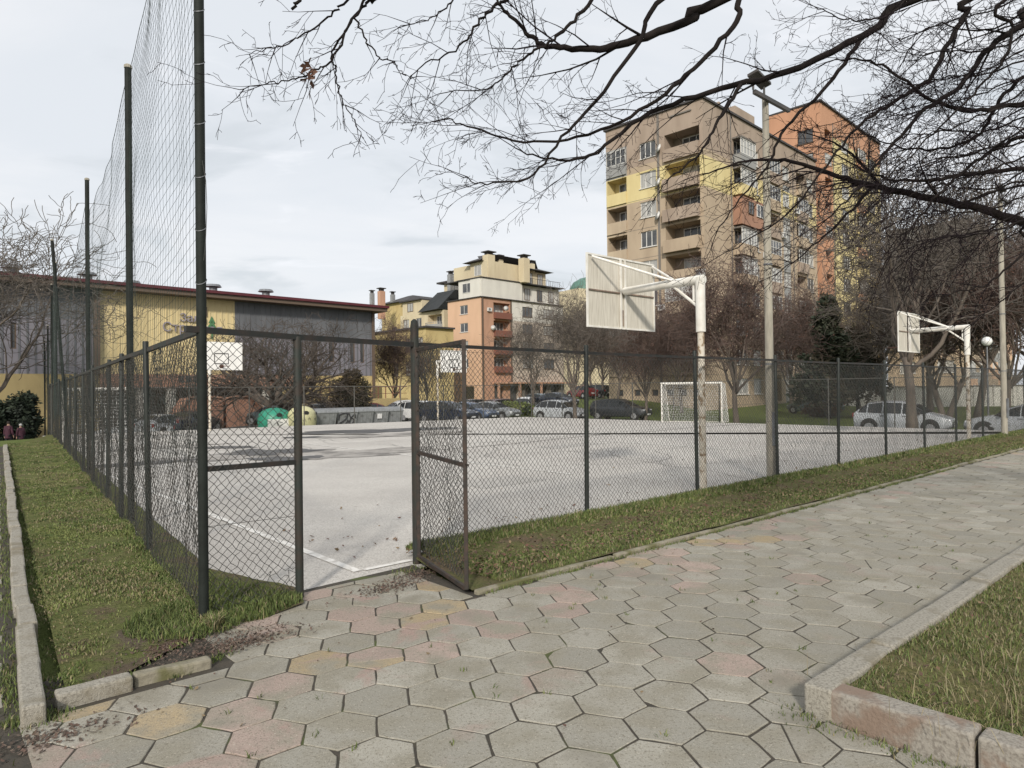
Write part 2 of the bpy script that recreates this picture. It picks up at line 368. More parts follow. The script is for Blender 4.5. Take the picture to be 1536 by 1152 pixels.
# ------------------------------------------------------------------ lie of the land
LN = Vector((-.729, 1, 0)) / 1.2375          # outward normal of the far long side
RN = Vector((1.076, 1, 0)) / 1.469           # outward normal of the far short side
def d_far(x, y): return (-.729 * x + y - 42.97) / 1.2375
def d_right(x, y): return (1.076 * x + y - 44.4) / 1.469
def terr(x, y):
    x = np.asarray(x, float); y = np.asarray(y, float)
    d1 = d_far(x, y); d2 = d_right(x, y); d = np.maximum(d1, d2)
    z = -.55 * sstep(1.0, 5.0, d)
    left = sstep(24, 36, y) * sstep(-19, -25, x)
    z = z - .75 * left
    z = z + 1.25 * sstep(10.5, 24, d2) * sstep(-2, 7, x) * sstep(-14, -2, d1 - 14)* (d1 < 400)
    z = z + .05 * vnoise(x, y, .3) * sstep(1, 4, d)
    return z - .035
def tz(x, y): return float(terr(x, y))

def grid_mesh(name, xs, ys, zf, m, kind='structure'):
    X, Y = np.meshgrid(xs, ys); Z = zf(X, Y); V = np.stack([X, Y, Z], -1).reshape(-1, 3)
    nx, ny = len(xs), len(ys); i = np.arange(ny - 1)[:, None] * nx + np.arange(nx - 1)[None, :]
    i = i.ravel(); F = np.stack([i, i + 1, i + nx + 1, i + nx], -1)
    return tag(mesh_np(name, V, F, m, smooth=True), kind=kind)
ax = np.concatenate([np.linspace(-700, -90, 14)[:-1], np.arange(-90, 90.1, 1.25), np.linspace(90, 700, 14)[1:]])
ay = np.concatenate([np.linspace(-300, -12, 8)[:-1], np.arange(-12, 120.1, 1.25), np.linspace(120, 900, 14)[1:]])
grid_mesh('ground', ax, ay, lambda x, y: terr(x, y) - .03, M['terrain'])

def convex_sheet(name, poly, step, zf, m, rot=AL, kind='structure'):
    """a level sheet cut to a convex outline, gridded so that it can roll a little"""
    c, s = math.cos(rot), math.sin(rot); q = [(p[0] * c + p[1] * s, -p[0] * s + p[1] * c) for p in poly]
    x0, x1 = min(p[0] for p in q), max(p[0] for p in q); y0, y1 = min(p[1] for p in q), max(p[1] for p in q)
    nx, ny = max(1, int((x1 - x0) / step)), max(1, int((y1 - y0) / step))
    bm = bmesh.new(); vs = {}
    for j in range(ny + 1):
        for i in range(nx + 1):
            a, b = x0 + (x1 - x0) * i / nx, y0 + (y1 - y0) * j / ny; vs[i, j] = bm.verts.new((a * c - b * s, a * s + b * c, 0))
    for j in range(ny):
        for i in range(nx): bm.faces.new((vs[i, j], vs[i + 1, j], vs[i + 1, j + 1], vs[i, j + 1]))
    area = sum(poly[i][0] * poly[(i + 1) % len(poly)][1] - poly[(i + 1) % len(poly)][0] * poly[i][1] for i in range(len(poly)))
    for i in range(len(poly)):
        p, p2 = Vector((*poly[i][:2], 0)), Vector((*poly[(i + 1) % len(poly)][:2], 0)); e = p2 - p
        nrm = Vector((e.y, -e.x, 0)) * (1 if area > 0 else -1)
        bmesh.ops.bisect_plane(bm, geom=bm.verts[:] + bm.edges[:] + bm.faces[:], plane_co=p, plane_no=nrm, clear_outer=True)
    for v in bm.verts: v.co.z = float(zf(v.co.x, v.co.y))
    me = bpy.data.meshes.new(name); bm.to_mesh(me); bm.free(); me.materials.append(m)
    me.polygons.foreach_set('use_smooth', [True] * len(me.polygons))
    return tag(link(bpy.data.objects.new(name, me)), kind=kind)

# fence corners and lines
P1 = Vector((-2.33, 5.13, 0)); P2 = Vector((-1.79, 5.70, 0)); G2 = UV(3.78, 5.72)
LD = Vector((-.584, .811, 0)).normalized()                     # along the left fence
LNI = Vector((.811, .584, 0)).normalized()                     # towards the court
FAR_L = P1 + LD * 30.2; FAR_F = Vector((.8, 43.5, 0)); FAR_R = Vector((18.57, 24.4, 0))
fu = (FAR_F - FAR_L).normalized(); ru = (FAR_R - FAR_F).normalized()

# the court
def flat(name, poly, z, m):
    mb = MB(); mb.add([(p[0], p[1], z) for p in poly], [tuple(range(len(poly)))]); return tag(mb.build(name, m), kind='structure')
CQ = P1 + LNI * .35 + LD * 1.5
flat('court', [CQ, UV(4.3, 5.97), UV(30.1, 6.0), FAR_R + ru * 2, FAR_F, FAR_L], -.006, M['court'])
flat('court_apron', [CQ, gnd(442, 885), UV(2.56, 5.50), UV(3.3, 5.45), UV(3.78, 5.56), UV(4.3, 5.97)], -.006, M['court'])
flat('court_edge', [FAR_L - fu * .02, FAR_L - fu * .35, P1 + LD * 1.6, CQ - LNI * .005], -.0115, M['court'])

def strip_sheet(name, p, q, w, z, m, kind='structure'):
    p, q = Vector(p), Vector(q); d = (q - p).normalized(); n = Vector((-d.y, d.x, 0)) * w / 2
    mb = MB(); mb.quad((*(p - n)[:2], z), (*(q - n)[:2], z), (*(q + n)[:2], z), (*(p + n)[:2], z)); return tag(mb.build(name, m), kind=kind)
strip_sheet('court_line', UV(3.2, 5.85), UV(3.2, 29.5), .09, .002, M['line'])
strip_sheet('court_line', UV(3.26, 5.86), UV(4.1, 5.86), .08, .002, M['line'])
strip_sheet('court_line', UV(10.0, 9.5), UV(10.0, 28), .08, .002, M['line'])
strip_sheet('court_line', UV(17.0, 7.0), UV(17.0, 29), .08, .002, M['line'])
strip_sheet('court_line', UV(3.3, 17.5), UV(26.0, 17.5), .08, .0045, M['line'])

def blob(name, c, rx, ry, ang, m, z=.004, seed=1, n=70, rough=.35):
    r_ = random.Random(seed); ph = [r_.uniform(0, 6.28) for _ in range(6)]; vs = [(c[0], c[1], z)]
    for i in range(n):
        t = 2 * PI * i / n; k = 1 + rough * (.5 * math.sin(2 * t + ph[0]) + .35 * math.sin(3 * t + ph[1]) + .28 * math.sin(5 * t + ph[2]) + .2 * math.sin(9 * t + ph[3]) + .14 * math.sin(15 * t + ph[4]))
        x, y = rx * k * math.cos(t), ry * k * math.sin(t); vs.append((c[0] + x * math.cos(ang) - y * math.sin(ang), c[1] + x * math.sin(ang) + y * math.cos(ang), z))
    mb = MB(); mb.add(vs, [(0, 1 + i, 1 + (i + 1) % n) for i in range(n)]); return tag(mb.build(name, m), kind='structure')
g = lambda x, y: gnd(x, y)
blob('damp_patch', g(418, 683), 2.2, 1.7, .1, M['damp'], .003, 3, rough=.5)
blob('puddle_stain', g(405, 678), .95, 1.25, .2, M['wet'], .008, 4, rough=.55)
blob('puddle_stain', g(428, 688), .7, .75, .6, M['wet'], .0065, 41, rough=.55)
blob('puddle_stain', g(335, 671), 1.1, .45, .1, M['wet'], .005, 5)
blob('damp_patch', g(575, 676), 1.9, .7, .5, M['damp'], .005, 6)
blob('puddle_stain', g(565, 646), 3.2, 1.6, .5, M['wet'], .004, 7)
blob('damp_patch', g(600, 652), 2.6, 1.1, .5, M['damp'], .009, 8)
blob('damp_patch', g(473, 656), 1.3, .5, 0, M['wet'], .005, 9)
blob('puddle_stain', g(215, 695), 1.2, .5, .9, M['wet'], .005, 10)
blob('damp_patch', g(230, 672), 2.2, .5, .9, M['damp'], .005, 12)
for (a_, b_, w_, l_) in ((7.5, 9.2, 1.6, 1.1), (14, 14, 2.4, .9), (20, 8.6, 1.2, 1.6), (5.2, 15, .9, 2.2)):
    flat('repair_patch', [UV(a_, b_), UV(a_ + w_, b_ + .06), UV(a_ + w_ - .05, b_ + l_), UV(a_ + .04, b_ + l_ - .05)], -.002, M['patch'])
for k in range(18):                          # hairline cracks in the old asphalt
    r_ = random.Random(50 + k); p = UV(r_.uniform(5, 26), r_.uniform(8, 26)); th = r_.uniform(0, 6.28); pts = [p]
    for i in range(26):
        th += r_.uniform(-.5, .5); pts.append(pts[-1] + Vector((math.cos(th), math.sin(th), 0)) * .3)
    mb = MB()
    for a, b in zip(pts, pts[1:]):
        d = (b - a).normalized(); n = Vector((-d.y, d.x, 0)) * .009; mb.quad((*(a - n)[:2], .003), (*(b - n)[:2], .003), (*(b + n)[:2], .003), (*(a + n)[:2], .003))
    tag(mb.build('crack', M['crack']), kind='structure')

# paths: a soil bed and the hexagonal pavers on it
flat('path_bed', [UV(-4, -4), UV(3.6, -4), UV(3.6, 1.7), UV(32, 1.66), UV(32, 4.56), UV(3.58, 4.56), UV(3.72, 5.7), UV(1.4, 5.58), UV(.2, 4.6), UV(-4, 4.6)], -.0048, M['soil'])
K0 = gnd(72, 1057, .09); K0.z = 0; KD = gnd(11, 668, .09); KD.z = 0; KD = (KD - K0).normalized()
flat('left_path_bed', [K0 - KD * .3, K0 + KD * 25, K0 + KD * 25 - LNI * 4, K0 - KD * .3 - LNI * 4], -.0135, M['soil'])

def clip(poly, nx, ny, c):                  # keep nx*x+ny*y<=c
    out = []
    for i in range(len(poly)):
        p, q = poly[i], poly[(i + 1) % len(poly)]; dp, dq = nx * p[0] + ny * p[1] - c, nx * q[0] + ny * q[1] - c
        if dp <= 0: out.append(p)
        if dp * dq < 0: t = dp / (dp - dq); out.append((p[0] + (q[0] - p[0]) * t, p[1] + (q[1] - p[1]) * t))
    return out
def inset(poly, w):                         # shrink a convex outline by w, None when nothing is left
    n = len(poly); A = sum(poly[i][0] * poly[(i + 1) % n][1] - poly[(i + 1) % n][0] * poly[i][1] for i in range(n)) / 2
    if A < 0: poly = poly[::-1]
    out = list(poly)
    for i in range(n):
        p, q = poly[i], poly[(i + 1) % n]; ex, ey = q[0] - p[0], q[1] - p[1]; L = math.hypot(ex, ey)
        if L < 1e-5: continue
        nx, ny = ey / L, -ex / L; out = clip(out, nx, ny, nx * p[0] + ny * p[1] - w)
        if len(out) < 3: return None
    return out
def area(poly): return abs(sum(poly[i][0] * poly[(i + 1) % len(poly)][1] - poly[(i + 1) % len(poly)][0] * poly[i][1] for i in range(len(poly)))) / 2
HS = .2055
c0 = toUV((-.187, 3.598))
def inside(a, b):
    if a > 3.44: return 1.70 < b < 4.44
    if a > 1.52: return b < 5.58 and not (b > 4.5 and a < 1.52)
    return b < 4.37 and (a > .42 or b < 3.2)
tv, tf, tone = [], [], []
GREY = [(.322, .306, .262), (.298, .283, .24), (.34, .322, .275), (.28, .266, .226)]
def add_tile(poly, r_, pinkness):
    if len(poly) == 6 and r_.random() < .13:     # a chipped corner
        p = r_.choice(poly); cx, cy = sum(v[0] for v in poly) / 6, sum(v[1] for v in poly) / 6; L = math.hypot(p[0] - cx, p[1] - cy); nx, ny = (p[0] - cx) / L, (p[1] - cy) / L; poly = clip(poly, nx, ny, nx * p[0] + ny * p[1] - r_.uniform(.012, .035))
    q = inset(poly, r_.uniform(.0042, .0078))
    if q is None or area(q) < .006: return
    # worn corners and edges
    qq = []
    for i in range(len(q)):
        p, n_ = q[i], q[(i + 1) % len(q)]; qq.append((p[0] + r_.uniform(-.004, .004), p[1] + r_.uniform(-.004, .004)))
        for t in (.33, .66): qq.append((p[0] + (n_[0] - p[0]) * t + r_.uniform(-.0025, .0025), p[1] + (n_[1] - p[1]) * t + r_.uniform(-.0025, .0025)))
    cx, cy = sum(p[0] for p in qq) / len(qq), sum(p[1] for p in qq) / len(qq)
    z0 = r_.gauss(0, .0014); tx, ty = r_.gauss(0, .005), r_.gauss(0, .005); n = len(qq)
    if r_.random() < .08: z0 = min(0, z0) + .001; tx, ty = r_.gauss(0, .009), r_.gauss(0, .009)
    base = len(tv)
    h = lambda p: z0 + tx * (p[0] - cx) + ty * (p[1] - cy)
    k = 1 - .004 / .17
    rings = [[(p[0], p[1], -.03) for p in qq], [(p[0], p[1], h(p) - .003) for p in qq], [(cx + (p[0] - cx) * k, cy + (p[1] - cy) * k, h(p)) for p in qq]]
    for ring in rings: tv.extend(UV(*p) for p in ring)
    for j in range(2):
        for i in range(n): tf.append((base + j * n + i, base + j * n + (i + 1) % n, base + (j + 1) * n + (i + 1) % n, base + (j + 1) * n + i))
    tf.append(tuple(base + 2 * n + i for i in range(n)))
    col = r_.choice(GREY); f = r_.uniform(.9, 1.1); col = tuple(x * f for x in col)
    if pinkness > 0:
        x = r_.random()
        if x < .13 * pinkness: col = (.36 * f, .285 * f, .18 * f)
        elif x < .5 * pinkness: col = (.355 * f, .28 * f, .24 * f)
    tone.extend([(col[0], col[1], col[2], min(1, .25 + pinkness))] * (3 * n))
def split_tile(poly, r_):                   # some pavers have cracked in two
    cx, cy = sum(p[0] for p in poly) / 6, sum(p[1] for p in poly) / 6; t = r_.uniform(0, PI); nx, ny = math.cos(t), math.sin(t); c = nx * cx + ny * cy + r_.uniform(-.06, .06)
    return [clip(poly, nx, ny, c), clip(poly, -nx, -ny, -c)]
r_ = random.Random(5)
for i in range(-26, 104):
    for j in range(-26, 14):
        a = c0[0] + i * 1.5 * HS; b = c0[1] + (j + .5 * (i % 2)) * math.sqrt(3) * HS
        if a < -4 or a > 31 or b < -4 or b > 6: continue
        hexa = [(a + HS * math.cos(PI / 3 * k), b + HS * math.sin(PI / 3 * k)) for k in range(6)]
        pink = max(0, 1 - abs(b - 4.35) / .75) * (1 if 1 < a < 9 else .25) + max(0, .9 - math.hypot(a - 2.4, (b - 4.3) * .8) * .6)
        if a < 1.6 and b > 3: pink += .7
        if a > 3.0 and b < 3: pink *= .3
        pink = min(1, pink + (.22 if r_.random() < .18 and a < 6 else 0))
        ins = [inside(a + (p[0] - a) * .96, b + (p[1] - b) * .96) for p in hexa]
        if all(ins):
            if r_.random() < .05:
                for q in split_tile(hexa, r_):
                    if len(q) > 2: add_tile(q, r_, pink)
            else: add_tile(hexa, r_, pink)
            continue
        pieces = []
        if a > 3.0: pieces = [clip(clip(clip(hexa, -1, 0, -3.485), 0, -1, -1.685), 0, 1, 4.455), clip(clip(hexa, 1, 0, 3.485), 0, 1, 4.455), clip(clip(hexa, 1, 0, 3.50), 0, -1, -4.455)]
        elif a > 1.2: pieces = [clip(clip(hexa, -1, 0, -1.54), 0, 1, 5.56), clip(clip(hexa, 1, 0, 1.54), 0, 1, 4.37)]
        else: pieces = [clip(clip(hexa, 0, 1, 4.37), -1, 0, -.42 if b > 3.2 else 9)]
        for q in pieces:
            q = clip(q, 0, 1, 5.56) if len(q) > 2 else q
            if len(q) > 2 and area(q) > .008: add_tile(q, r_, pink)
# the sunken path on the far side of the left kerb
for i in range(0, 60):
    for j in range(0, 6):
        p = K0 - KD * 2 + KD * (i * 1.5 * HS) - LNI * (.36 + (j + .5 * (i % 2)) * math.sqrt(3) * HS); a, b = toUV(p)
        if a > .1 and b < 4.5: continue
        if r_.random() < .06: continue
        ka, kb = (KD.dot(U), KD.dot(Vv)); th = math.atan2(kb, ka)
        add_tile([(a + HS * math.cos(th + PI / 3 * k), b + HS * math.sin(th + PI / 3 * k)) for k in range(6)], r_, .1)
me = bpy.data.meshes.new('paving'); me.from_pydata([tuple(v) for v in tv], [], tf); me.materials.append(M['tile'])
ca = me.attributes.new('tone', 'FLOAT_COLOR', 'POINT'); ca.data.foreach_set('color', np.array(tone, dtype=np.float32).ravel())
tag(link(bpy.data.objects.new('paving', me)), kind='structure')

# kerbs
def kerb(name, p, q, w, zt, zb, stone, m, seed=0, wob=.008, gap=.008, taper=None):
    r_ = random.Random(seed); p, q = Vector(p), Vector(q); d = (q - p); L = d.length; d.normalize(); n = Vector((-d.y, d.x, 0)); t = 0; mb = MB()
    while t < L - .05:
        l = min(stone * r_.uniform(.85, 1.12), L - t); a = p + d * (t + gap / 2) + n * r_.uniform(-wob, wob); b = p + d * (t + l - gap / 2) + n * r_.uniform(-wob, wob)
        za, z_b = zt + r_.uniform(-wob, wob), zt + r_.uniform(-wob, wob); ns = max(2, int(l / .12)); prev = None
        rows = []
        for k in range(ns + 1):
            c = a + (b - a) * (k / ns); zz = za + (z_b - za) * k / ns; e = [r_.uniform(-.0018, .0018) for _ in range(4)]
            rows.append([(*(c - n * (w / 2 + e[0]))[:2], zb), (*(c - n * (w / 2 + e[1]))[:2], zz + e[2]), (*(c + n * (w / 2 + e[1]))[:2], zz + e[3]), (*(c + n * (w / 2 + e[0]))[:2], zb)])
        base = len(mb.v); mb.v += [v for row in rows for v in row]
        for k in range(ns):
            for i in range(3): mb.f.append((base + 4 * k + i, base + 4 * k + i + 1, base + 4 * k + 5 + i, base + 4 * k + 4 + i)); mb.m.append(0)
        mb.f += [(base, base + 3, base + 2, base + 1), tuple(base + 4 * ns + i for i in (0, 1, 2, 3))]; mb.m += [0, 0]
        t += l
    return tag(mb.build(name, m, bevel=.014), kind='structure')
kerb('kerb', UV(3.48, 1.60), UV(32, 1.58), .14, .165, -.05, .95, M['kerb'], 1)
kerb('kerb', UV(3.56, 1.60), UV(3.58, -3.5), .15, .165, -.05, .62, M['kerb_red'], 2, wob=.012, gap=.014)
kerb('kerb', UV(3.55, 4.50), UV(32, 4.52), .065, .03, -.05, .9, M['kerb_moss'], 3, wob=.012)
KA, KB = gnd(84, 1066), gnd(322, 1003); kerb('kerb', KA + Vv * .055, KA.lerp(KB, .46) + Vv * .055, .11, .085, -.05, .6, M['kerb'], 4, wob=.006); kerb('kerb', KA.lerp(KB, .47) + Vv * .08, KB + Vv * .07, .085, .06, -.05, .6, M['kerb_moss'], 14, wob=.008)
kerb('kerb', K0 - LNI * .055 - KD * .02, K0 - LNI * .055 + KD * 24, .11, .095, -.05, .75, M['kerb'], 5, wob=.015)

# lawns
lz = lambda x, y: .022 + .022 * vnoise(x, y, 2.2) + .012 * vnoise(x, y, 7)
convex_sheet('lawn', [tuple(UV(.66, 4.49)[:2]), tuple(UV(1.47, 4.5)[:2]), tuple(gnd(345, 932)[:2]), tuple((P1 + LNI * .36 + LD * .05)[:2]), tuple((P1 + LNI * .25 + LD * 32)[:2]), tuple((K0 - LNI * .01 + KD * 24.3)[:2])], .22, lz, M['lawn_left'])
convex_sheet('lawn', [gnd(306, 944)[:2], gnd(385, 932)[:2], gnd(456, 907)[:2], gnd(442, 883)[:2], gnd(312, 853)[:2]], .1, lambda x, y: .012 + .012 * vnoise(x, y, 5), M['lawn_strip'])
convex_sheet('verge', [UV(3.55, 4.54), UV(32, 4.55), UV(32, 6.06), UV(4.2, 6.08), UV(3.7, 5.62)], .22, lambda x, y: .028 + .02 * vnoise(x, y, 2) + .05 * math.exp(-((toUV((x, y))[1] - 5.75) / .4) ** 2), M['lawn_strip'])
convex_sheet('raised_lawn', [UV(3.62, 1.54), UV(3.62, -4), UV(32, -4), UV(32, 1.54)], .3, lambda x, y: .135 + .02 * vnoise(x, y, 2), M['lawn_right'])
convex_sheet('side_lawn', [K0 - KD * 3 - LNI * 4, K0 + KD * 25 - LNI * 4, K0 + KD * 25 - LNI * 11, K0 - KD * 3 - LNI * 11], 1, lambda x, y: .02, M['lawn_left'])

# streets round the far sides of the court, laid a little above the land
def road_strip(name, pts_in, nrm, d0, d1, m):
    p, q = pts_in; n = int((q - p).length / 1.5); V = []; W = [d0 + (d1 - d0) * k / 8 for k in range(9)]
    for i in range(n + 1):
        c = p + (q - p) * (i / n)
        for w in W: x = c + nrm * w; V.append((x.x, x.y, tz(x.x, x.y) + .004))
    F = [(i * 9 + k, i * 9 + k + 1, (i + 1) * 9 + k + 1, (i + 1) * 9 + k) for i in range(n) for k in range(8)]
    return tag(mesh_np(name, V, np.array(F), m, smooth=True), kind='structure')
road_strip('street', (FAR_F - ru * 4, FAR_R + ru * 26), RN, 2.6, 9.2, M['asphalt_lot'])
road_strip('street', (FAR_L - fu * 30, FAR_F + fu * 1.6), LN, 3.2, 21, M['asphalt_lot'])

# ------------------------------------------------------------------ grass and litter (nobody could count the blades)
def blades(name, xs, ys, zs, h, w, mats, midx, lean=.6):
    n = len(xs); th = nr.uniform(0, 2 * PI, n); ln = nr.uniform(.1, lean, n); la = nr.uniform(0, 2 * PI, n)
    bx, by = np.cos(th) * w / 2, np.sin(th) * w / 2
    base = np.stack([xs, ys, zs], -1); s = np.stack([bx, by, np.zeros(n)], -1)
    mid = base + np.stack([np.cos(la) * ln * h * .35, np.sin(la) * ln * h * .35, h * .6], -1); tip = base + np.stack([np.cos(la) * ln * h, np.sin(la) * ln * h, h * np.sqrt(1 - np.minimum(ln, .95) ** 2 * .6)], -1)
    V = np.stack([base - s, base + s, mid - s * .7, mid + s * .7, tip], 1).reshape(-1, 3); o = (np.arange(n) * 5)[:, None]
    Q = o + np.array([[0, 1, 3, 2]]); T = o + np.array([[2, 3, 4]])
    return tag(mesh_np(name, V, [Q, T], mats, midx=np.concatenate([midx, midx])), kind='stuff')
def pick(n, wts): return nr.choice(len(wts), n, p=np.array(wts) / sum(wts))
# left lawn: short mossy turf, longer along the fence
n = 150000; t = 26 * nr.uniform(0, 1, n) ** 1.9; s = nr.uniform(-.02, 1, n)
A0 = np.array(K0[:2]) + np.array(LNI[:2]) * .02; B0 = np.array((-1.98, 4.72)); Lk = np.array(KD[:2]); Lf = np.array(LD[:2])
xy = (A0[None] + t[:, None] * Lk[None]) * (1 - s)[:, None] + (B0[None] + (t[:, None] + .25) * Lf[None]) * s[:, None]
x, y = xy[:, 0], xy[:, 1]
dens = .42 + .55 * vnoise(x, y, 1.4, 2) + .45 * vnoise(x, y, 4.1, 3); dirt = np.exp(-(((x + 2.1) / .55) ** 2 + ((y - 4.62) / .38) ** 2) ** 2) + np.exp(-(((x + 1.66) / .3) ** 2 + ((y - 4.85) / .25) ** 2) ** 2) + .9 * np.exp(-(((x + 2.62) / .4) ** 2 + ((y - 4.95) / .4) ** 2)) + .5 * np.exp(-(((x + 3.2) / .35) ** 2 + ((y - 5.6) / .5) ** 2)) + .6 * np.exp(-(((x + 2.3) / .3) ** 2 + ((y - 4.2) / .25) ** 2))
near_f = np.exp(-((1 - s) / .12) ** 2)
bb = x * Vv.x + y * Vv.y; keep = (bb > 4.5) & (nr.uniform(0, 1, n) < np.clip(dens + near_f - 1.25 * dirt, .02, 1)); x, y, s, nf = x[keep], y[keep], s[keep], near_f[keep]; dist = y
h = (.008 + .017 * nr.uniform(0, 1, len(x)) + .075 * nf * nr.uniform(.2, 1, len(x))) * (1 + .6 * vnoise(x, y, 2.6, 5))
mi = pick(len(x), [4, 3, 1.6, 1.2, .8, 3.5]); dk = vnoise(x, y, 3.3, 14) > .25; mi[dk & (nr.uniform(0, 1, len(x)) < .55)] = 5; dry = vnoise(x, y, .8, 21) + .5 * vnoise(x, y, 3.1, 22) > .3; mi[dry & (nr.uniform(0, 1, len(x)) < .3)] = 3; mi[dry & (nr.uniform(0, 1, len(x)) < .1)] = 4; tuft = vnoise(x, y, 2.3, 8) > .35; mi[tuft & (nr.uniform(0, 1, len(x)) < .5)] = 2
blades('lawn_grass', x, y, lz(x, y), h, .0045 + .0011 * dist, M['grass'], mi, .9)
# round the foot of the corner pole and under the first panel
n = 30000; x = nr.uniform(-3.1, -1.55, n); y = nr.uniform(4.6, 6.9, n)
lin = (x - P1.x) * (P2.y - P1.y) - (y - P1.y) * (P2.x - P1.x)
dp = np.abs(lin) / (P2 - P1).length; inq = np.ones(n, bool)
PQ = [gnd(306, 944), gnd(395, 930), gnd(456, 905), gnd(441, 887), gnd(380, 878), gnd(312, 860)]
for i_ in range(6): p_, q_ = PQ[i_], PQ[(i_ + 1) % 6]; inq &= ((q_.x - p_.x) * (y - p_.y) - (q_.y - p_.y) * (x - p_.x)) > 0
k = inq | ((np.hypot(x - P1.x + .1, y - P1.y + .05) < .42))
x, y = x[k], y[k]; k = nr.uniform(0, 1, len(x)) < .9; x, y = x[k], y[k]
blades('fence_foot_grass', x, y, lz(x, y) - .015, nr.uniform(.02, .085, len(x)), .008, M['grass'], pick(len(x), [5, 4, 1.5, .6, .3, 4]), .8)
# verge along the long fence
n = 120000; a = 3.9 + 27 * nr.uniform(0, 1, n) ** 1.8; b = nr.uniform(4.56, 6.1, n); p = a[:, None] * np.array(U[:2])[None] + b[:, None] * np.array(Vv[:2])[None]; x, y = p[:, 0], p[:, 1]
nf = np.exp(-((b - 5.85) / .22) ** 2); dens = .72 + .5 * vnoise(x, y, 1.5, 3) + .75 * nf; bare = .55 * np.exp(-((a - 4.1) / .45) ** 2 - ((b - 4.75) / .4) ** 2) + .9 * np.exp(-((a - 4.0) / .4) ** 2 - ((b - 5.5) / .25) ** 2)
k = nr.uniform(0, 1, n) < np.clip(dens - bare, .02, 1) * np.where(a > 13, .55, 1); x, y, nf = x[k], y[k], nf[k]
blades('verge_grass', x, y, .02 + .07 * nf, (.02 + .035 * nr.uniform(0, 1, len(x)) + .075 * nf * nr.uniform(.1, 1, len(x))), .005 + .001 * y, M['grass'], pick(len(x), [4, 3.2, 2.4, 1.8, 1.2, 3]), .9)
# the raised lawn
n = 130000; a = 3.66 + 10 * nr.uniform(0, 1, n) ** 1.7; b = 1.52 - 3.6 * nr.uniform(0, 1, n) ** 1.2; p = a[:, None] * np.array(U[:2])[None] + b[:, None] * np.array(Vv[:2])[None]; x, y = p[:, 0], p[:, 1]
k = nr.uniform(0, 1, n) < np.clip(.6 + .5 * vnoise(x, y, 1.7, 6), .06, 1); x, y = x[k], y[k]; ed = vnoise(x, y, 1.1, 9)
mi = pick(len(x), [3, 2, 2, 2.4, 2.4, 2.2]); gr = np.exp(-(((x - 1.95) / .5) ** 2 + ((y - 2.75) / .35) ** 2)) + np.exp(-(((x - 1.65) / .3) ** 2 + ((y - 3.35) / .2) ** 2)); mi[nr.uniform(0, 1, len(x)) < gr * .8] = 1
blades('raised_lawn_grass', x, y, .125 + .02 * vnoise(x, y, 2), .02 + .035 * nr.uniform(0, 1, len(x)) * (1 + .5 * ed), .0042 + .0006 * y, M['grass'], mi, 1.0)
# a few long dry stalks on the raised lawn
n = 240; a = 4.2 + nr.normal(0, .4, n); b = .75 + nr.normal(0, .3, n); p = a[:, None] * np.array(U[:2])[None] + b[:, None] * np.array(Vv[:2])[None]
blades('dry_stalks', p[:, 0], p[:, 1], np.full(n, .13), nr.uniform(.08, .2, n), .004, [M['grass'][4]], np.zeros(n, int), 1.0)
# weeds in the joints and at the foot of the kerbs
pts = []
for (pa, pb, cnt, sp) in ((UV(3.4, 1.72), UV(3.5, 1.5), 160, .07), (UV(3.44, 1.45), UV(3.44, .6), 260, .035), (gnd(20, 1085), gnd(85, 1075), 420, .05), (gnd(4, 1000), gnd(18, 1060), 260, .03), (UV(1.2, 4.46), UV(1.6, 4.62), 220, .03), (UV(3.6, 4.45), UV(16, 4.45), 3600, .022), (UV(4.2, 1.7), UV(12, 1.7), 350, .012),
                          (K0 - LNI * .12, K0 - LNI * .12 + KD * 14, 3800, .09), (UV(3.35, 5.5), UV(3.75, 5.55), 120, .05), (UV(1.55, 5.2), UV(1.75, 5.35), 160, .05), (K0 - LNI * .5 , K0 - LNI * .7 + KD * 14, 3000, .22)):
    for _ in range(cnt):
        q = Vector(pa).lerp(Vector(pb), rnd.random()); pts.append((q.x + rnd.gauss(0, sp), q.y + rnd.gauss(0, sp)))
for _ in range(60):                          # tufts of moss and weed in random joints
    q = UV(rnd.uniform(.5, 9), rnd.uniform(1.8, 4.4))
    for k in range(7): pts.append((q.x + rnd.gauss(0, .012), q.y + rnd.gauss(0, .012)))
pts = np.array(pts); blades('joint_weeds', pts[:, 0], pts[:, 1], np.full(len(pts), -.008), nr.uniform(.012, .05, len(pts)), .007, M['grass'], pick(len(pts), [4, 4, 2, .6, .5, 3]), .9)
# fallen leaves
def litter(name, x, y, z, size):
    n = len(x); th = nr.uniform(0, 6.28, n); t1 = nr.normal(0, .35, n); t2 = nr.normal(0, .35, n); L = size * nr.uniform(.6, 1.3, n); c, s = np.cos(th), np.sin(th)
    def P(u, v, k): return np.stack([x + (c * u - s * v) * L, y + (s * u + c * v) * L, z + (t1 * u + t2 * v) * L + k * L], -1)
    V = np.stack([P(-.5, 0, .1), P(-.1, -.32, .02), P(.5, 0, .12), P(-.1, .32, .02)], 1).reshape(-1, 3); F = (np.arange(n) * 4)[:, None] + np.array([[0, 1, 2, 3]])
    tag(mesh_np(name, V, F, M['crumbs'] if 'crumb' in name else M['leaf_litter'], midx=nr.integers(0, 4, n)), kind='stuff')
n = 7500; a = 3.8 + 27 * nr.uniform(0, 1, n) ** 1.3; b = 4.6 + 1.35 * nr.uniform(0, 1, n); p = a[:, None] * np.array(U[:2])[None] + b[:, None] * np.array(Vv[:2])[None]
litter('fallen_leaves', p[:, 0], p[:, 1], nr.uniform(.045, .11, n), .036)
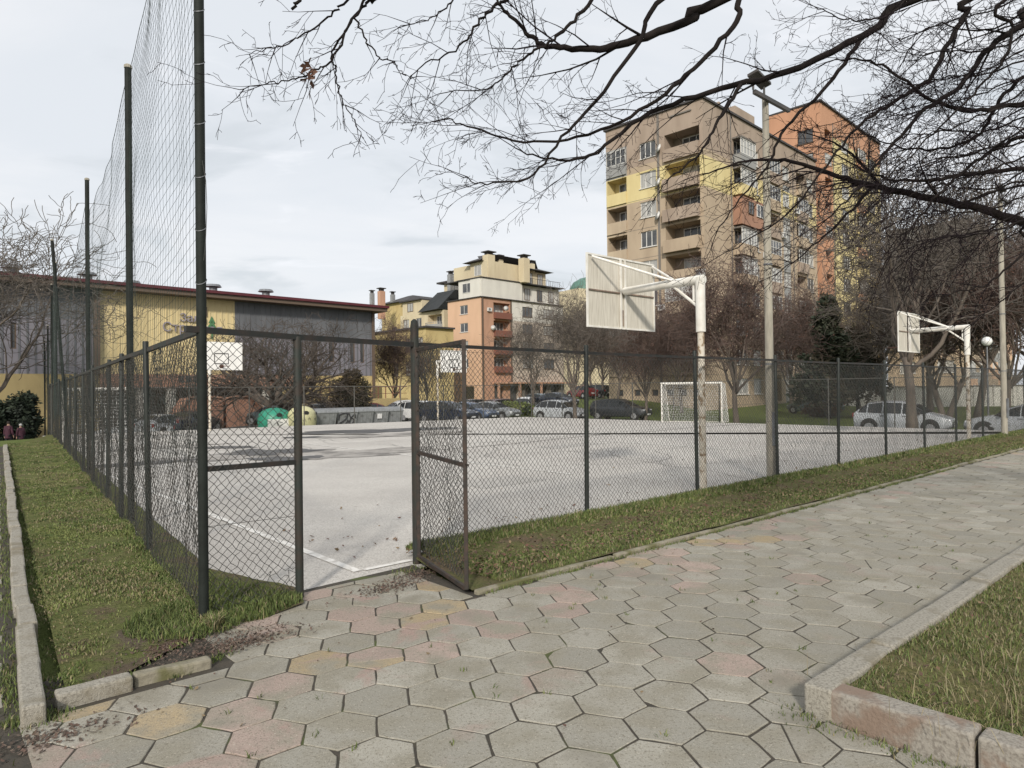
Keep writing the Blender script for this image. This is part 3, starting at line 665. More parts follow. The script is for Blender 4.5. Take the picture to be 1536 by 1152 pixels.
n = 420; a = 3.7 + 9 * nr.uniform(0, 1, n) ** 1.5; b = 1.5 - 3.2 * nr.uniform(0, 1, n); p = a[:, None] * np.array(U[:2])[None] + b[:, None] * np.array(Vv[:2])[None]
litter('lawn_leaves', p[:, 0], p[:, 1], np.full(n, .165), .03)
n = 150; a = .5 + 12 * nr.uniform(0, 1, n); b = np.where(nr.uniform(0, 1, n) < .6, nr.uniform(4.15, 4.45, n), nr.uniform(1.8, 4.4, n)); p = a[:, None] * np.array(U[:2])[None] + b[:, None] * np.array(Vv[:2])[None]
litter('path_leaves', p[:, 0], p[:, 1], np.full(n, .008), .026)

n = 1800; x = nr.normal(-2.0, .35, n); y = nr.normal(4.62, .25, n); k = (x * Vv.x + y * Vv.y > 4.52) & (x > -2.6); x, y = x[k], y[k]
litter('dirt_crumbs', x, y, lz(x, y) + .004, .02)
n = 260; th = nr.uniform(0, 1, n); a = 3.4 + 22 * nr.uniform(0, 1, n) ** 1.4; b = 6.15 + np.abs(nr.normal(0, 1.2, n)); p = a[:, None] * np.array(U[:2])[None] + b[:, None] * np.array(Vv[:2])[None]
litter('court_leaves', p[:, 0], p[:, 1], np.full(n, .012), .05)

for px_, py_, sx_, sy_ in ((628, 862, .16, .07), (60, 1112, .2, .08), (352, 968, .16, .06), (590, 880, .2, .08)):
    c_ = gnd(px_, py_); n = 420; q1, q2 = nr.normal(0, sx_, n), nr.normal(0, sy_, n); litter('dirt_crumbs', c_.x + U.x * q1 + Vv.x * q2, c_.y + U.y * q1 + Vv.y * q2, np.full(n, .005), .022)
# ------------------------------------------------------------------ chain-link fences
def chainlink(p, q, z0, z1, cell, r, seed=0, jit=.06, sag=.03, holes=None):
    """diamond mesh between two ground points: returns rods as V, F"""
    p, q = Vector(p), Vector(q); d = q - p; L = d.length; d.normalize(); nrm = Vector((-d.y, d.x, 0)); hc = cell / 2
    nx, nz = int(L / hc), int((z1 - z0) / hc); g = np.random.default_rng(seed)
    I, J = np.meshgrid(np.arange(nx + 1), np.arange(nz + 1), indexing='ij'); s = I * (L / nx); z = z0 + J * ((z1 - z0) / nz)
    s = s + g.normal(0, jit * cell, s.shape) + sag * vnoise(s, z, 2.1, seed) * .5; z = z + g.normal(0, jit * cell, s.shape) + sag * vnoise(s, z, 1.3, seed + 3) * .6
    o = sag * vnoise(s, z, 1.6, seed + 5) + g.normal(0, .003, s.shape) + np.where((I + J) % 4 < 2, r, -r)
    P = np.stack([p.x + d.x * s + nrm.x * o, p.y + d.y * s + nrm.y * o, z], -1)
    ev = (I[:-1, :-1] + J[:-1, :-1]) % 2 == 0
    A = np.where(ev[..., None], P[:-1, :-1], P[1:, :-1]); B = np.where(ev[..., None], P[1:, 1:], P[:-1, 1:])
    A, B = A.reshape(-1, 3), B.reshape(-1, 3)
    return prisms(A, B, r, 3)
def join(parts):
    V, F, n = [], [], 0
    for v, f in parts: V.append(v); F.append(f + n); n += len(v)
    return np.concatenate(V), np.concatenate(F)
def post_mesh(h, r, m, n=10, cap=True):
    mb = MB(); prof = [(r, -.1), (r, h * .3), (r * 1.01, h * .6), (r, h - .012), (r * .9, h)] ; mb.lathe(prof, n=n); o = mb.build('post', m, None, auto=40); COL.objects.unlink(o); return o
def put(proto, name, parent, loc, tilt=(0, 0), rz=0):
    c = proto.copy(); c.name = name; COL.objects.link(c); c.parent = parent; c.location = Vector(loc) - origin(parent); c.rotation_euler = (tilt[0], tilt[1], rz); return c

post_p = post_mesh(2.27, .029, M['green_pole']); post_gate = post_mesh(2.17, .035, M['pole_rust']); post_far = post_mesh(2.1, .028, M['wire_far'], 6)

# the long fence on the path side
t = thing('chain_link_fence', 'long dark green chain link fence beside the hexagonal paving', 'fence', tuple(G2))
fa = [UV(6.53 + 2.5 * k, 5.95) for k in range(10)]
for k, p in enumerate(fa): put(post_p, 'post', t, p, (rnd.gauss(0, .008), rnd.gauss(0, .008)))
mb = MB(); pts = [G2 + Vector((.02, .02, 0))] + fa
for a, b in zip(pts, pts[1:]): mb.bar((a.x, a.y, 2.17), (b.x, b.y, 2.17 + rnd.uniform(-.008, .008)), .032, .036)
mb.build('top_rail', M['rail'], t)
mesh_np('wire_mesh', *join([chainlink(a, b, .02, 2.15, .066, .0027 if k < 3 else .0031, 10 + k, sag=.025) for k, (a, b) in enumerate(zip(pts, pts[1:]))]), M['wire'], t)
for z in (.06, 1.1, 2.12):
    mb = MB()
    for a, b in zip(pts, pts[1:]): mb.tube([(a.x, a.y, z), ((a.x + b.x) / 2, (a.y + b.y) / 2, z - .012), (b.x, b.y, z)], .0022, 4)
    mb.build('tension_wire', M['wire'], t)

# the left fence
t = thing('chain_link_fence', 'dark green chain link fence under the tall ball net, along the left lawn', 'fence', tuple(P1))
ys = [2.65, 5.15, 7.0, 9.5, 12, 14.5, 17, 19.5, 22, 24.5, 27, 29.8, 32.5, 35]
fl = [P1 + LD * s for s in ys]
for p in fl: put(post_p, 'post', t, p, (rnd.gauss(0, .012), rnd.gauss(0, .012)))
mb = MB(); pts = [P1] + fl
for a, b in zip(pts, pts[1:]): mb.bar((a.x, a.y, 2.18), (b.x, b.y, 2.18 + rnd.uniform(-.01, .01)), .04, .045)
mb.build('top_rail', M['pole_rust'], t)
mesh_np('wire_mesh', *join([chainlink(a, b, .01, 2.16, .066 if k < 4 else .08, .0026 if k < 3 else .003, 30 + k, sag=.04) for k, (a, b) in enumerate(zip(pts, pts[1:]))]), M['wire'], t)

# the short panel by the entrance, and the lintel across the opening
t = thing('fence_panel', 'narrow wire panel between the thick corner pole and the open gateway', 'fence', tuple(P2))
put(post_gate, 'post', t, P2); mb = MB()
d12 = (P2 - P1).normalized()
mb.bar((P1.x, P1.y, 1.135), (P2.x, P2.y, 1.125), .035, .04); mb.build('mid_rail', M['rail'], t)
mb = MB(); e1 = P1 - d12 * .12; mb.bar((e1.x, e1.y, 2.185), (P2.x, P2.y, 2.165), .05, .045); mb.bar((P2.x, P2.y, 2.165), (G2.x, G2.y, 2.165), .05, .045); mb.build('top_rail', M['rail'], t)
a, b = P1 + d12 * .03, P2 - d12 * .02
V, F = chainlink(a, b, .22, 2.15, .068, .0027, 3, jit=.07, sag=.03)
low = chainlink(a, b, .02, .21, .068, .0027, 4, jit=.2, sag=.09)
mesh_np('wire_mesh', *join([(V, F), low]), M['wire'], t)
mb = MB(); mb.tube([(a.x, a.y, .70), (b.x, b.y, .68)], .0025, 4); mb.tube([(P2.x - .012, P2.y + .01, 2.0 - .14 * k + .02 * (k % 2)) for k in range(14)], .0035, 4); mb.build('tension_wire', M['wire'], t)

# gate: hinge post and open leaf
t = thing('gate', 'rusty wire gate standing open towards the paving', 'gate', tuple(G2))
mb = MB(); mb.lathe([(.042, -.1), (.042, 2.34), (.034, 2.40), (.012, 2.42)], tuple(G2), 12); mb.build('hinge_post', M['pole_rust'], t, auto=40)
h0 = G2 + Vector((.03, -.06, 0)); GE = gnd(700, 893); gd = (GE - h0).normalized(); h1 = GE
mb = MB()
for q in (h0, h1): mb.bar((q.x, q.y, .05), (q.x, q.y, 2.13), .035)
for z in (.075, 1.10, 2.11): mb.bar((h0.x + gd.x * .018, h0.y + gd.y * .018, z), (h1.x - gd.x * .018, h1.y - gd.y * .018, z - (.0 if z > 2 else .02)), .03, .035)
mb.build('leaf_frame', M['gate'], t, bevel=.003)
mesh_np('wire_mesh', *chainlink(h0 + gd * .02, h1 - gd * .02, .1, 2.1, .066, .0026, 8, jit=.08, sag=.05), M['wire'], t)
mb = MB(); mb.bar((h1.x, h1.y, 1.09), (h1.x + gd.x * .06, h1.y + gd.y * .06, 1.085), .016); mb.build('latch', M['gate'], t)
for z in (.35, 1.85): mb = MB(); mb.tube([(G2.x, G2.y, z - .05), (h0.x, h0.y, z + .05)], .02, 8); mb.build('hinge', M['gate'], t)

# fences on the far sides
def far_fence(a, b, label, skip=()):
    a, b = Vector(a), Vector(b); t = thing('chain_link_fence', label, 'fence', tuple(a)); n = int((b - a).length / 2.6)
    ps = [a + (b - a) * (k / n) for k in range(n + 1)]
    for p in ps: put(post_far, 'post', t, (p.x, p.y, tz(p.x, p.y)))
    mb = MB(); mb.bar((a.x, a.y, 2.02), (b.x, b.y, 2.02), .03); mb.build('top_rail', M['wire_far'], t)
    mesh_np('wire_mesh', *chainlink(a, b, 0, 2.0, .11, .0017, 77, sag=.03), M['wire_far'], t)
far_fence(FAR_L + LN * .5, FAR_F + LN * .5, 'thin wire fence at the far side of the court, in front of the bins')
far_fence(FAR_F + RN * .6, FAR_R + ru * 6 + RN * .6, 'thin wire fence behind the right goal, in front of the grassy slope')

# ------------------------------------------------------------------ tall poles and the ball net
tp = []
specs = [(P1, 7.4, .036, 0, 0), (P1 + LD * 4.56, 5.98, .042, 0, 0), (P1 + LD * 11.3, 6.25, .042, 0, 0), (P1 + LD * 18.4, 6.3, .042, -.075, 0), (P1 + LD * 27.0, 7.0, .042, 0, 0), (P1 + LD * 31.5, 7.0, .042, 0, 0), (P1 + LD * 37.0, 6.6, .042, 0, 0), (P1 + LD * 43.0, 6.3, .042, .0, 0)]
labs = ['thick dark net pole at the corner of the court nearest the gateway', 'tall dark net pole with a pale cap, second from the gateway', 'tall dark net pole standing straight, just before the leaning one', 'dark net pole leaning to the left over the court',
        'slim dark net pole right behind the leaning one', 'dark net pole in front of the grey hall, next beyond the leaning pair', 'thin dark net pole in front of the hall, second from last', 'farthest and shortest looking of the dark net poles along the left fence']
for k, (p, h, r, lx, ly) in enumerate(specs):
    zb = tz(p.x, p.y) if k > 4 else 0; nrm = LNI * (.05 if k else 0)
    t = thing('net_pole', labs[k], 'pole', (p.x + nrm.x, p.y + nrm.y, zb), 'tall poles carrying the ball net')
    mb = MB(); mb.tube([(0, 0, -.1), (lx * 1.5, 0, h * .25), (lx * 3.2, 0, h * .5), (lx * h, 0, h)], r, 14); o = mb.build('shaft', M['tall_pole'] if k else M['pole_rust'], t, auto=40, world=False)
    if k == 0: o.data.materials.clear(); o.data.materials.append(M['tall_pole'])
    mb = MB(); mb.lathe([(r * 1.12, h - .02), (r * 1.12, h + .015), (r * .7, h + .03)], (lx * h, 0, 0), 12); mb.build('cap', M['concrete_pole'], t, world=False)
    if k == 0:
        mb = MB(); mb.tube([(.03, -.03, 3.45), (.055, -.03, 3.3), (.062, -.03, 3.1), (.05, -.03, 2.85), (.035, -.03, 2.7)], .0025, 5); mb.build('loose_wire', M['wire'], t, world=False)
        for z in (2.55, 2.95, 3.35, 3.75, 4.2, 4.6): mb = MB(); mb.tube([(r * 1.06 * math.cos(a), r * 1.06 * math.sin(a), z + .03 * math.sin(a)) for a in np.linspace(0, 2 * PI, 13)], .004, 4); mb.build('net_tie', M['grey_metal'], t, world=False)
    tp.append(Vector((p.x + nrm.x + lx * h * .9, p.y + nrm.y, zb)))
def net_bay(p, q, zb, zt0, zt1, cell, r, sag, seed):
    p, q = Vector(p), Vector(q); L = (Vector((q.x - p.x, q.y - p.y, 0))).length; n = int(L / cell); m = int((max(zt0, zt1) - zb) / cell); d = (q - p) / L; nn = Vector((-d.y, d.x, 0)).normalized()
    s = np.linspace(0, 1, n + 1)[:, None]; j = np.linspace(0, 1, m + 1)[None, :]
    top = zt0 + (zt1 - zt0) * s - sag * 4 * s * (1 - s); z = zb + (top - zb) * j + .05 * vnoise(s * L, j * 5, 1.2, seed) - .10 * 4 * s * (1 - s) * (1 - j) * .6
    o = .045 * vnoise(s * L, j * 6, .9, seed + 2) * np.minimum(1, 6 * np.minimum(s, 1 - s)) + .05 * np.sin(PI * s) * np.sin(PI * j)
    P = np.stack([p.x + d.x * s * L + nn.x * o, p.y + d.y * s * L + nn.y * o, z + 0 * o], -1)
    A = np.concatenate([P[:-1].reshape(-1, 3), P[:, :-1].reshape(-1, 3)]); B = np.concatenate([P[1:].reshape(-1, 3), P[:, 1:].reshape(-1, 3)])
    V1, F1 = prisms(A, B, r, 3); V2, F2 = prisms(P[:-1, -1], P[1:, -1], r * 2.2, 4)
    return join([(V1, F1), (V2, F2)])
cells = [.125, .14, .18, .22, .25, .28, .3]
bays = [net_bay(tp[k], tp[k + 1], 1.2 if k < 3 else 1.0, (7.2 if k == 0 else 5.9 if k < 3 else 5.6), (5.86, 5.5, 5.0, 5.2, 4.6, 4.4, 4.2)[k], cells[k], (.0015, .0017, .002, .0022, .0024, .0026, .0028)[k], (.12, .25, .7, .3, .4, .5, .5)[k], 60 + k) for k in range(7)]
tag(mesh_np('ball_net', *join(bays), M['net']), 'tall dark green ball stop net hanging between the poles on the left', 'net')

# ------------------------------------------------------------------ basketball stands
def hoop(label, base, n_in, wood_gaps=False, ring_only=True, scale=1.0, lower=True):
    """base on the ground, n_in the direction of the court; the board hangs 1.6 m in front of the post"""
    t = thing('basketball_stand', label, 'basketball hoop', tuple(base), 'basketball stands round the court')
    rz = math.atan2(n_in.y, n_in.x); up = Vector((0, 0, 1)); X = Vector((1, 0, 0)); Yv = Vector((0, 1, 0))
    H = 3.46
    mb = MB(); mb.tube([(0, 0, -.1), (0, 0, 1.2), (0, 0, 2.62)], [.058, .056, .055], 14); mb.build('lower_post', M['flaking'], t, auto=40, world=False)
    mb = MB(); mb.tube([(0, 0, 2.6), (0, 0, H + .02)], .078, 16); mb.build('upper_post', M['white_steel'], t, auto=40, world=False)
    mb = MB(); mb.tube([(-.07, 0, H - .02), (.6, 0, H - .02), (1.54, 0, H - .03)], [.074, .072, .07], 16); mb.build('arm', M['white_steel'], t, auto=40, world=False)
    mb = MB(); mb.tube([(.06, 0, 3.02), (.52, 0, H - .06)], .024, 8); mb.bar((.12, 0, 3.38), (.12, 0, 3.1), .03)
    mb.tube([(.5, .05, H + .02), (1.56, .84, 3.96)], .022, 8); mb.tube([(.5, -.05, H + .02), (1.56, -.84, 3.96)], .022, 8); mb.build('brace', M['white_steel'], t, auto=40, world=False)
    # board: plank panel with a steel edge and battens behind
    bx, bw, z0, z1 = 1.6, 1.84, 2.76, 4.02
    mb = MB(); g = 0
    if wood_gaps:
        n = 7; w = bw / n
        for k in range(n):
            if k == 3: continue
            mb.box((bx + .012, -bw / 2 + w * (k + .5), (z0 + z1) / 2), (.02, w - (.04 if k in (2, 4) else .014), z1 - z0 - .06))
    else:
        n = 14; w = bw / n
        for k in range(n): mb.box((bx + .012 + rnd.uniform(-.0015, .0015), -bw / 2 + w * (k + .5), (z0 + z1) / 2), (.02, w - .003, z1 - z0 - .05))
    bd = mb.build('backboard', M['board_back'], t, world=False)
    mb = MB()
    for y in (-bw / 2, bw / 2): mb.bar((bx, y, z0), (bx, y, z1), .03, .03)
    for z in (z0 + .015, z1 - .015): mb.bar((bx, -bw / 2 + .015, z), (bx, bw / 2 - .015, z), .03, .03)
    mb.bar((bx - .022, -.06, z0), (bx - .022, -.06, z1 - .02), .035, .025); mb.bar((bx - .022, .06, z0), (bx - .022, .06, z1 - .02), .035, .025)
    mb.build('board_frame', M['white_steel'], bd, world=False)
    mb = MB(); mb.bar((bx - .012, -bw / 2 + .02, 3.40), (bx - .012, bw / 2 - .02, 3.40), .022, .022)
    mb.bar((bx - .006, -.0, z0 + .06), (bx - .006, -.0, z0 + .34), .05, .01); mb.build('board_batten', M['board_trim'], bd, world=False)
    mb = MB()                                   # painted front and target square
    if not wood_gaps:
        mb.box((bx + .026, 0, (z0 + z1) / 2), (.004, bw - .02, z1 - z0 - .02)); mb.build('front_panel', M['board_white'], bd, world=False)
    mb = MB(); s = .3
    for (a, b) in (((-s, 3.05), (s, 3.05)), ((-s, 3.5), (s, 3.5)), ((-s, 3.05), (-s, 3.5)), ((s, 3.05), (s, 3.5))):
        mb.bar((bx + .031, a[0], a[1]), (bx + .031, b[0], b[1]), .03 if a[1] == b[1] else .03, .006 if a[1] != b[1] else .03)
    mb.build('target_square', M['black_line'], bd, world=False)
    mb = MB(); R0 = .225; c = bx + .03 + .15 + R0
    mb.tube([(c + R0 * math.cos(a), R0 * math.sin(a), 2.93) for a in np.linspace(0, 2 * PI, 25)], .012, 6); mb.box((bx + .1, 0, 2.93), (.16, .12, .03)); mb.box((bx + .036, 0, 2.93), (.012, .16, .16)); mb.build('ring', M['rim'], t, world=False)
    t.rotation_euler.z = rz; return t
hoop('white basketball stand seen from behind on its flaking post, nearest to the gate', gnd(1055, 741), Vv)
hoop('white basketball stand with slatted back, farther along the long fence beside the street lamp', UV(24.0, 6.3), Vv, wood_gaps=True)
hoop('white front of the far basketball board beside the thick corner pole', gnd(315, 646), -Vv)
hoop('white front of the far basketball board seen through the open gate', gnd(657, 630), -Vv)

# ------------------------------------------------------------------ goals
def goal(label, a, b, depth_dir, h=1.95, dense=.085, cr=.0058):
    a, b, dd = Vector(a), Vector(b), Vector(depth_dir); t = thing('goal', label, 'football goal', tuple((a + b) / 2), 'football goals')
    mb = MB()
    A, B = a + Vector((0, 0, h)), b + Vector((0, 0, h)); mb.tube([a, A], .04, 10); mb.tube([b, B], .04, 10); mb.tube([A - (B - A).normalized() * .04, B + (B - A).normalized() * .04], .04, 10); mb.build('goal_frame', M['white_steel'], t, auto=40)
    mb = MB(); a2, b2 = a + dd * .9, b + dd * .9; A2, B2 = A + dd * .45 - Vector((0, 0, .05)), B + dd * .45 - Vector((0, 0, .05))
    for P_ in ((A, A2, a2, a), (B, B2, b2, b)): mb.tube(P_, .018, 6)
    mb.tube([a2, b2], .018, 6); mb.tube([A2, B2], .014, 6); mb.build('net_support', M['white_steel'], t)
    parts = []
    def patch(c00, c10, c01, c11, seed):
        c00, c10, c01, c11 = map(Vector, (c00, c10, c01, c11)); n = int((c10 - c00).length / dense); m = int((c01 - c00).length / dense)
        P = np.zeros((n + 1, m + 1, 3)); g = np.random.default_rng(seed)
        for i in range(n + 1):
            for j in range(m + 1): P[i, j] = (c00.lerp(c10, i / n)).lerp(c01.lerp(c11, i / n), j / m)
        P += g.normal(0, .012, P.shape)
        A_ = np.concatenate([P[:-1].reshape(-1, 3), P[:, :-1].reshape(-1, 3)]); B_ = np.concatenate([P[1:].reshape(-1, 3), P[:, 1:].reshape(-1, 3)]); parts.append(prisms(A_, B_, cr, 3))
    patch(a2, b2, A2, B2, 1); patch(A, B, A2, B2, 2); patch(a, a2, A, A2, 3); patch(b, b2, B, B2, 4)
    mesh_np('goal_net', *join(parts), M['white_net'], t)
ga, gb = gnd(993, 633), gnd(1083, 633.5)
goal('white goal with its net at the right end of the court, behind the hoop post', ga, gb, Vector((.6, .75, 0)))
goal('white goal close behind the left wire fence, hidden partly by its posts', Vector((-16.2, 24.6, 0)), Vector((-14.1, 25.3, 0)), Vector((-.45, .9, 0)), dense=.13, cr=.011)

# ------------------------------------------------------------------ lamp poles
def floodlight_pole(label, base, h, r0, r1, lamps, pipe=True):
    t = thing('floodlight_pole', label, 'lamp pole', tuple(base), 'concrete floodlight poles')
    mb = MB(); mb.tube([(0, 0, -.2), (0, 0, h * .33), (0, 0, h * .66), (0, 0, h)], [r0, r0 * .67 + r1 * .33, r0 * .33 + r1 * .67, r1], 16); mb.build('shaft', M['concrete_pole'], t, auto=40, world=False)
    mb = MB(); u = U; zc = h - .08; n = Vv * -(r1 + .03)
    mb.bar(tuple(-u * .55 + n + Vector((0, 0, zc))), tuple(u * .72 + n + Vector((0, 0, zc))), .06, .07); mb.build('crossbar', M['dark_metal'], t, world=False)
    mb = MB(); c = -u * .36 + n + Vector((0, 0, zc + .18)); d = (Vv * .88 + Vector((0, 0, -.35))).normalized()
    mb.bar(tuple(c - u * .24 + Vector((0, 0, .14))), tuple(c + u * .24 + Vector((0, 0, .04))), .2, .06, up=(0, .3, 1)); fl = mb.build('floodlight', M['dark_metal'], t, bevel=.01, world=False)
    mb = MB(); mb.bar(tuple(c - u * .22), tuple(c - u * .22 + Vector((0, 0, -.15))), .03); mb.bar(tuple(c + u * .16), tuple(c + u * .16 + Vector((0, 0, -.15))), .03); mb.build('bracket', M['dark_metal'], fl, world=False)
    if pipe:
        mb = MB(); q = U * (r0 + .01) + Vv * -.04; mb.tube([(q.x, q.y, 0), (q.x, q.y, 1.0)], .022, 8); q2 = -U * .02 - Vv * (r0 + .01); mb.box((q2.x, q2.y, .95), (.09, .05, .6), AL); mb.build('cable_duct', M['grey_metal'], t, world=False)
        mb = MB()
        for z in (2.1, 3.9): mb.lathe([(r0 * .98, z), (r0 * .98, z + .03)], n=14)
        mb.build('band', M['grey_metal'], t, world=False)
    return t
floodlight_pole('weathered concrete floodlight pole rising through the branches, beside the long fence', gnd(1157, 722), 6.95, .08, .056, 1)
floodlight_pole('pale concrete pole at the far end of the long fence, by the globe lamp', gnd(1507, 657), 7.6, .09, .065, 1)
p = at(1482, 600, 36); zb = tz(p.x, p.y); top = at(1482, 512, 36).z
t = thing('street_lamp', 'slim street lamp with a white globe on the grass slope', 'street lamp', (p.x, p.y, zb))
mb = MB(); mb.tube([(0, 0, -.1), (0, 0, top - zb - .2)], [.05, .035], 10); mb.build('post', M['grey_metal'], t, world=False, auto=40)
mb = MB(); mb.lathe([(.06, 0), (.15, .04), (.235, .17), (.25, .26), (.2, .4), (.1, .47), (.02, .49)], (0, 0, top - zb - .24), 18); mb.build('globe', M['globe'], t, smooth=True, world=False)
mb = MB(); mb.lathe([(.05, 0), (.09, .02), (.07, .06)], (0, 0, top - zb - .28), 12); mb.build('collar', M['dark_metal'], t, world=False)
# ------------------------------------------------------------------ buildings
class Face:
    """one wall of a building: t runs left to right along it, z is height, n points out"""
    def __init__(s, p, d, L):
        s.p = Vector((p[0], p[1], 0)); s.d = Vector((d[0], d[1], 0)).normalized(); s.n = Vector((s.d.y, -s.d.x, 0)); s.L = L; s.rz = math.atan2(s.d.y, s.d.x)
    def at(s, t, z, o=0): q = s.p + s.d * t + s.n * o; return Vector((q.x, q.y, z))
    def box(s, mb, t0, t1, z0, z1, o0, o1, m=0):
        P = [s.at(t0, z0, o1), s.at(t1, z0, o1), s.at(t1, z0, o0), s.at(t0, z0, o0)]; mb.hexa(P + [Vector((q.x, q.y, z1)) for q in P], m)
    def wall(s, mb, t0, t1, z0, z1, holes, pickm, dep=.22, cuts_t=(), cuts_z=(), o=0):
        ts = sorted({round(x, 4) for x in [t0, t1, *cuts_t] + [h[k] for h in holes for k in (0, 1)] if t0 - 1e-6 <= x <= t1 + 1e-6})
        zs = sorted({round(x, 4) for x in [z0, z1, *cuts_z] + [h[k] for h in holes for k in (2, 3)] if z0 - 1e-6 <= x <= z1 + 1e-6})
        for a, b in zip(ts, ts[1:]):
            for c, d in zip(zs, zs[1:]):
                m_t, m_z = (a + b) / 2, (c + d) / 2
                if any(h[0] < m_t < h[1] and h[2] < m_z < h[3] for h in holes): continue
                mb.quad(s.at(a, c, o), s.at(b, c, o), s.at(b, d, o), s.at(a, d, o), pickm(m_t, m_z))
        for h in holes:
            dd = h[4] if len(h) > 4 else dep; a, b, c, d = h[:4]; m = pickm((a + b) / 2, (c + d) / 2)
            mb.quad(s.at(a, c, o), s.at(a, c, o - dd), s.at(a, d, o - dd), s.at(a, d, o), m); mb.quad(s.at(b, c, o - dd), s.at(b, c, o), s.at(b, d, o), s.at(b, d, o - dd), m)
            mb.quad(s.at(a, c, o), s.at(b, c, o), s.at(b, c, o - dd), s.at(a, c, o - dd), m); mb.quad(s.at(a, d, o - dd), s.at(b, d, o - dd), s.at(b, d, o), s.at(a, d, o), m)
WIN = {}
def window(face, par, t0, t1, z0, z1, o=-.12, nm=2, bars=0, fm='frame_w', gm=None, fw=.07, sill=True, name='window'):
    """frame with mullions, and its panes as a sub-part"""
    w, h = t1 - t0, z1 - z0; gm = gm or ('curtain' if rnd.random() < .35 else 'glass'); key = (round(w, 2), round(h, 2), nm, bars, fm, gm, sill)
    if key not in WIN:
        mb = MB(); Y = lambda a, b, c, d, y0=-.04, y1=.03: mb.hexa([(a, y0, c), (b, y0, c), (b, y1, c), (a, y1, c), (a, y0, d), (b, y0, d), (b, y1, d), (a, y1, d)])
        Y(0, fw, 0, h); Y(w - fw, w, 0, h); Y(fw, w - fw, 0, fw); Y(fw, w - fw, h - fw, h)
        for k in range(1, nm): x = w * k / nm; Y(x - fw * .5, x + fw * .5, fw, h - fw)
        for k in range(bars): z = h * (k + 1) / (bars + 1); Y(fw, w - fw, z - .02, z + .02, -.035, .025)
        if sill: Y(-.06, w + .06, -.06, -.002, -.22, .03)
        me = mb.build('window', M[fm]); pn = MB(); pn.quad((fw * .5, 0, fw * .5), (w - fw * .5, 0, fw * .5), (w - fw * .5, 0, h - fw * .5), (fw * .5, 0, h - fw * .5)); pa = pn.build('pane', M[gm])
        WIN[key] = (me.data, pa.data); bpy.data.objects.remove(me); bpy.data.objects.remove(pa)
    md, pd = WIN[key]; f = link(bpy.data.objects.new(name, md), par); f.location = face.at(t0, z0, o) - origin(par); f.rotation_euler.z = face.rz
    link(bpy.data.objects.new('pane', pd), f); return f
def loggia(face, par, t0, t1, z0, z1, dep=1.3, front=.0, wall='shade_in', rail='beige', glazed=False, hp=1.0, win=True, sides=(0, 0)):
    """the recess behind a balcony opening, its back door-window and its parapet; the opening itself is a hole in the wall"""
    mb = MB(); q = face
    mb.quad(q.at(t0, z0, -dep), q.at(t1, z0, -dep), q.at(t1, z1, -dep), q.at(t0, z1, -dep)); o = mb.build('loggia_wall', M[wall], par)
    if win and t1 - t0 > 1.4:
        w = min(2.2, (t1 - t0) * .6); a = (t0 + t1) / 2 - w / 2 + (.25 if t1 - t0 > 2.5 else .1); window(q, o, a, a + w, z0 + .15, z0 + 2.25, -dep + .02, 3 if w > 1.6 else 2, sill=False)
    mb = MB(); q.box(mb, t0, t1, z0 - .12, z0 + hp, front - .12, front + .002); 
    if front > .05: q.box(mb, t0, t1, z0 - .12, z0, 0, front - .12); q.box(mb, t0, t0 + .12, z0, z0 + hp, 0, front - .12); q.box(mb, t1 - .12, t1, z0, z0 + hp, 0, front - .12)
    o = mb.build('balcony', M[rail], par)
    if glazed: window(q, o, t0 + .02, t1 - .02, z0 + hp + .003, z1 - .02, front - .06, max(3, int((t1 - t0) / .55)), 1, sill=False, fw=.05)
    return o
def dish(face, par, t, z, o=.35, r=.42):
    mb = MB(); mb.lathe([(r, 0), (r * .8, -.07), (r * .4, -.12), (.02, -.14)], n=16); ob = mb.build('satellite_dish', M['frame_w'], par, smooth=True, world=False); ob.location = face.at(t, z, o) - origin(par); ob.rotation_euler = (R(72), 0, face.rz - .5)
def aircon(face, par, t, z):
    mb = MB(); face.box(mb, t, t + .8, z, z + .55, .04, .34); o = mb.build('air_conditioner', M['frame_w'], par)
    mb = MB(); c = face.at(t + .3, z + .28, .345); mb.tube([c, c + face.n * .01], .2, 14); mb.build('fan', M['grey_metal'], o)

# ---- the big housing block behind the trees
C = Vector((17.1, 60, 0)); ld = Vector((.70, -.714, 0)).normalized(); rd = Vector((.71, .70, 0)).normalized(); La, Lb = 10.7, 25.0; HT = 27.25; ZB = -.3
bA = thing('apartment_block', 'nine storey beige apartment block with a yellow band and deep corner balconies', 'building', tuple(C))
FA = Face(C - ld * La, ld, La); FB = Face(C, rd, Lb); FH = 2.8; Z = [22.6 - FH * k for k in range(9)]      # floor heights, top floor first
mats = [M['beige'], M['yellow'], M['roof_beige'], M['greypanel'], M['conc_dark'], M['brick_wood']]
holesA = []
for k, z in enumerate(Z):
    if k < 8:
        holesA += [(.12, 2.45, z + (0.02), z + 2.42, 1.3), (4.0, 5.8, z + .85, z + 2.35), (6.75, 10.35, z + .02, z + 2.42, 1.6)]
    else: holesA += [(x, x + .7, z + .8, z + 1.4) for x in (1.0, 3.0, 5.0, 6.6, 8.0, 9.5)]
pmA = lambda t, z: (1 if Z[1] - .25 < z < Z[0] - .3 and t > -.1 else 3 if (Z[0] - .3 <= z < Z[0] + 2.6 and t < 2.5) else 2 if z > Z[0] + .3 else 0)
wb = MB(); cz_ = [Z[1] - .25, Z[0] - .3, Z[0] + .3, Z[0] + 2.6]
FA.wall(wb, 0, La, ZB, HT, holesA, pmA, cuts_t=[2.5], cuts_z=cz_)
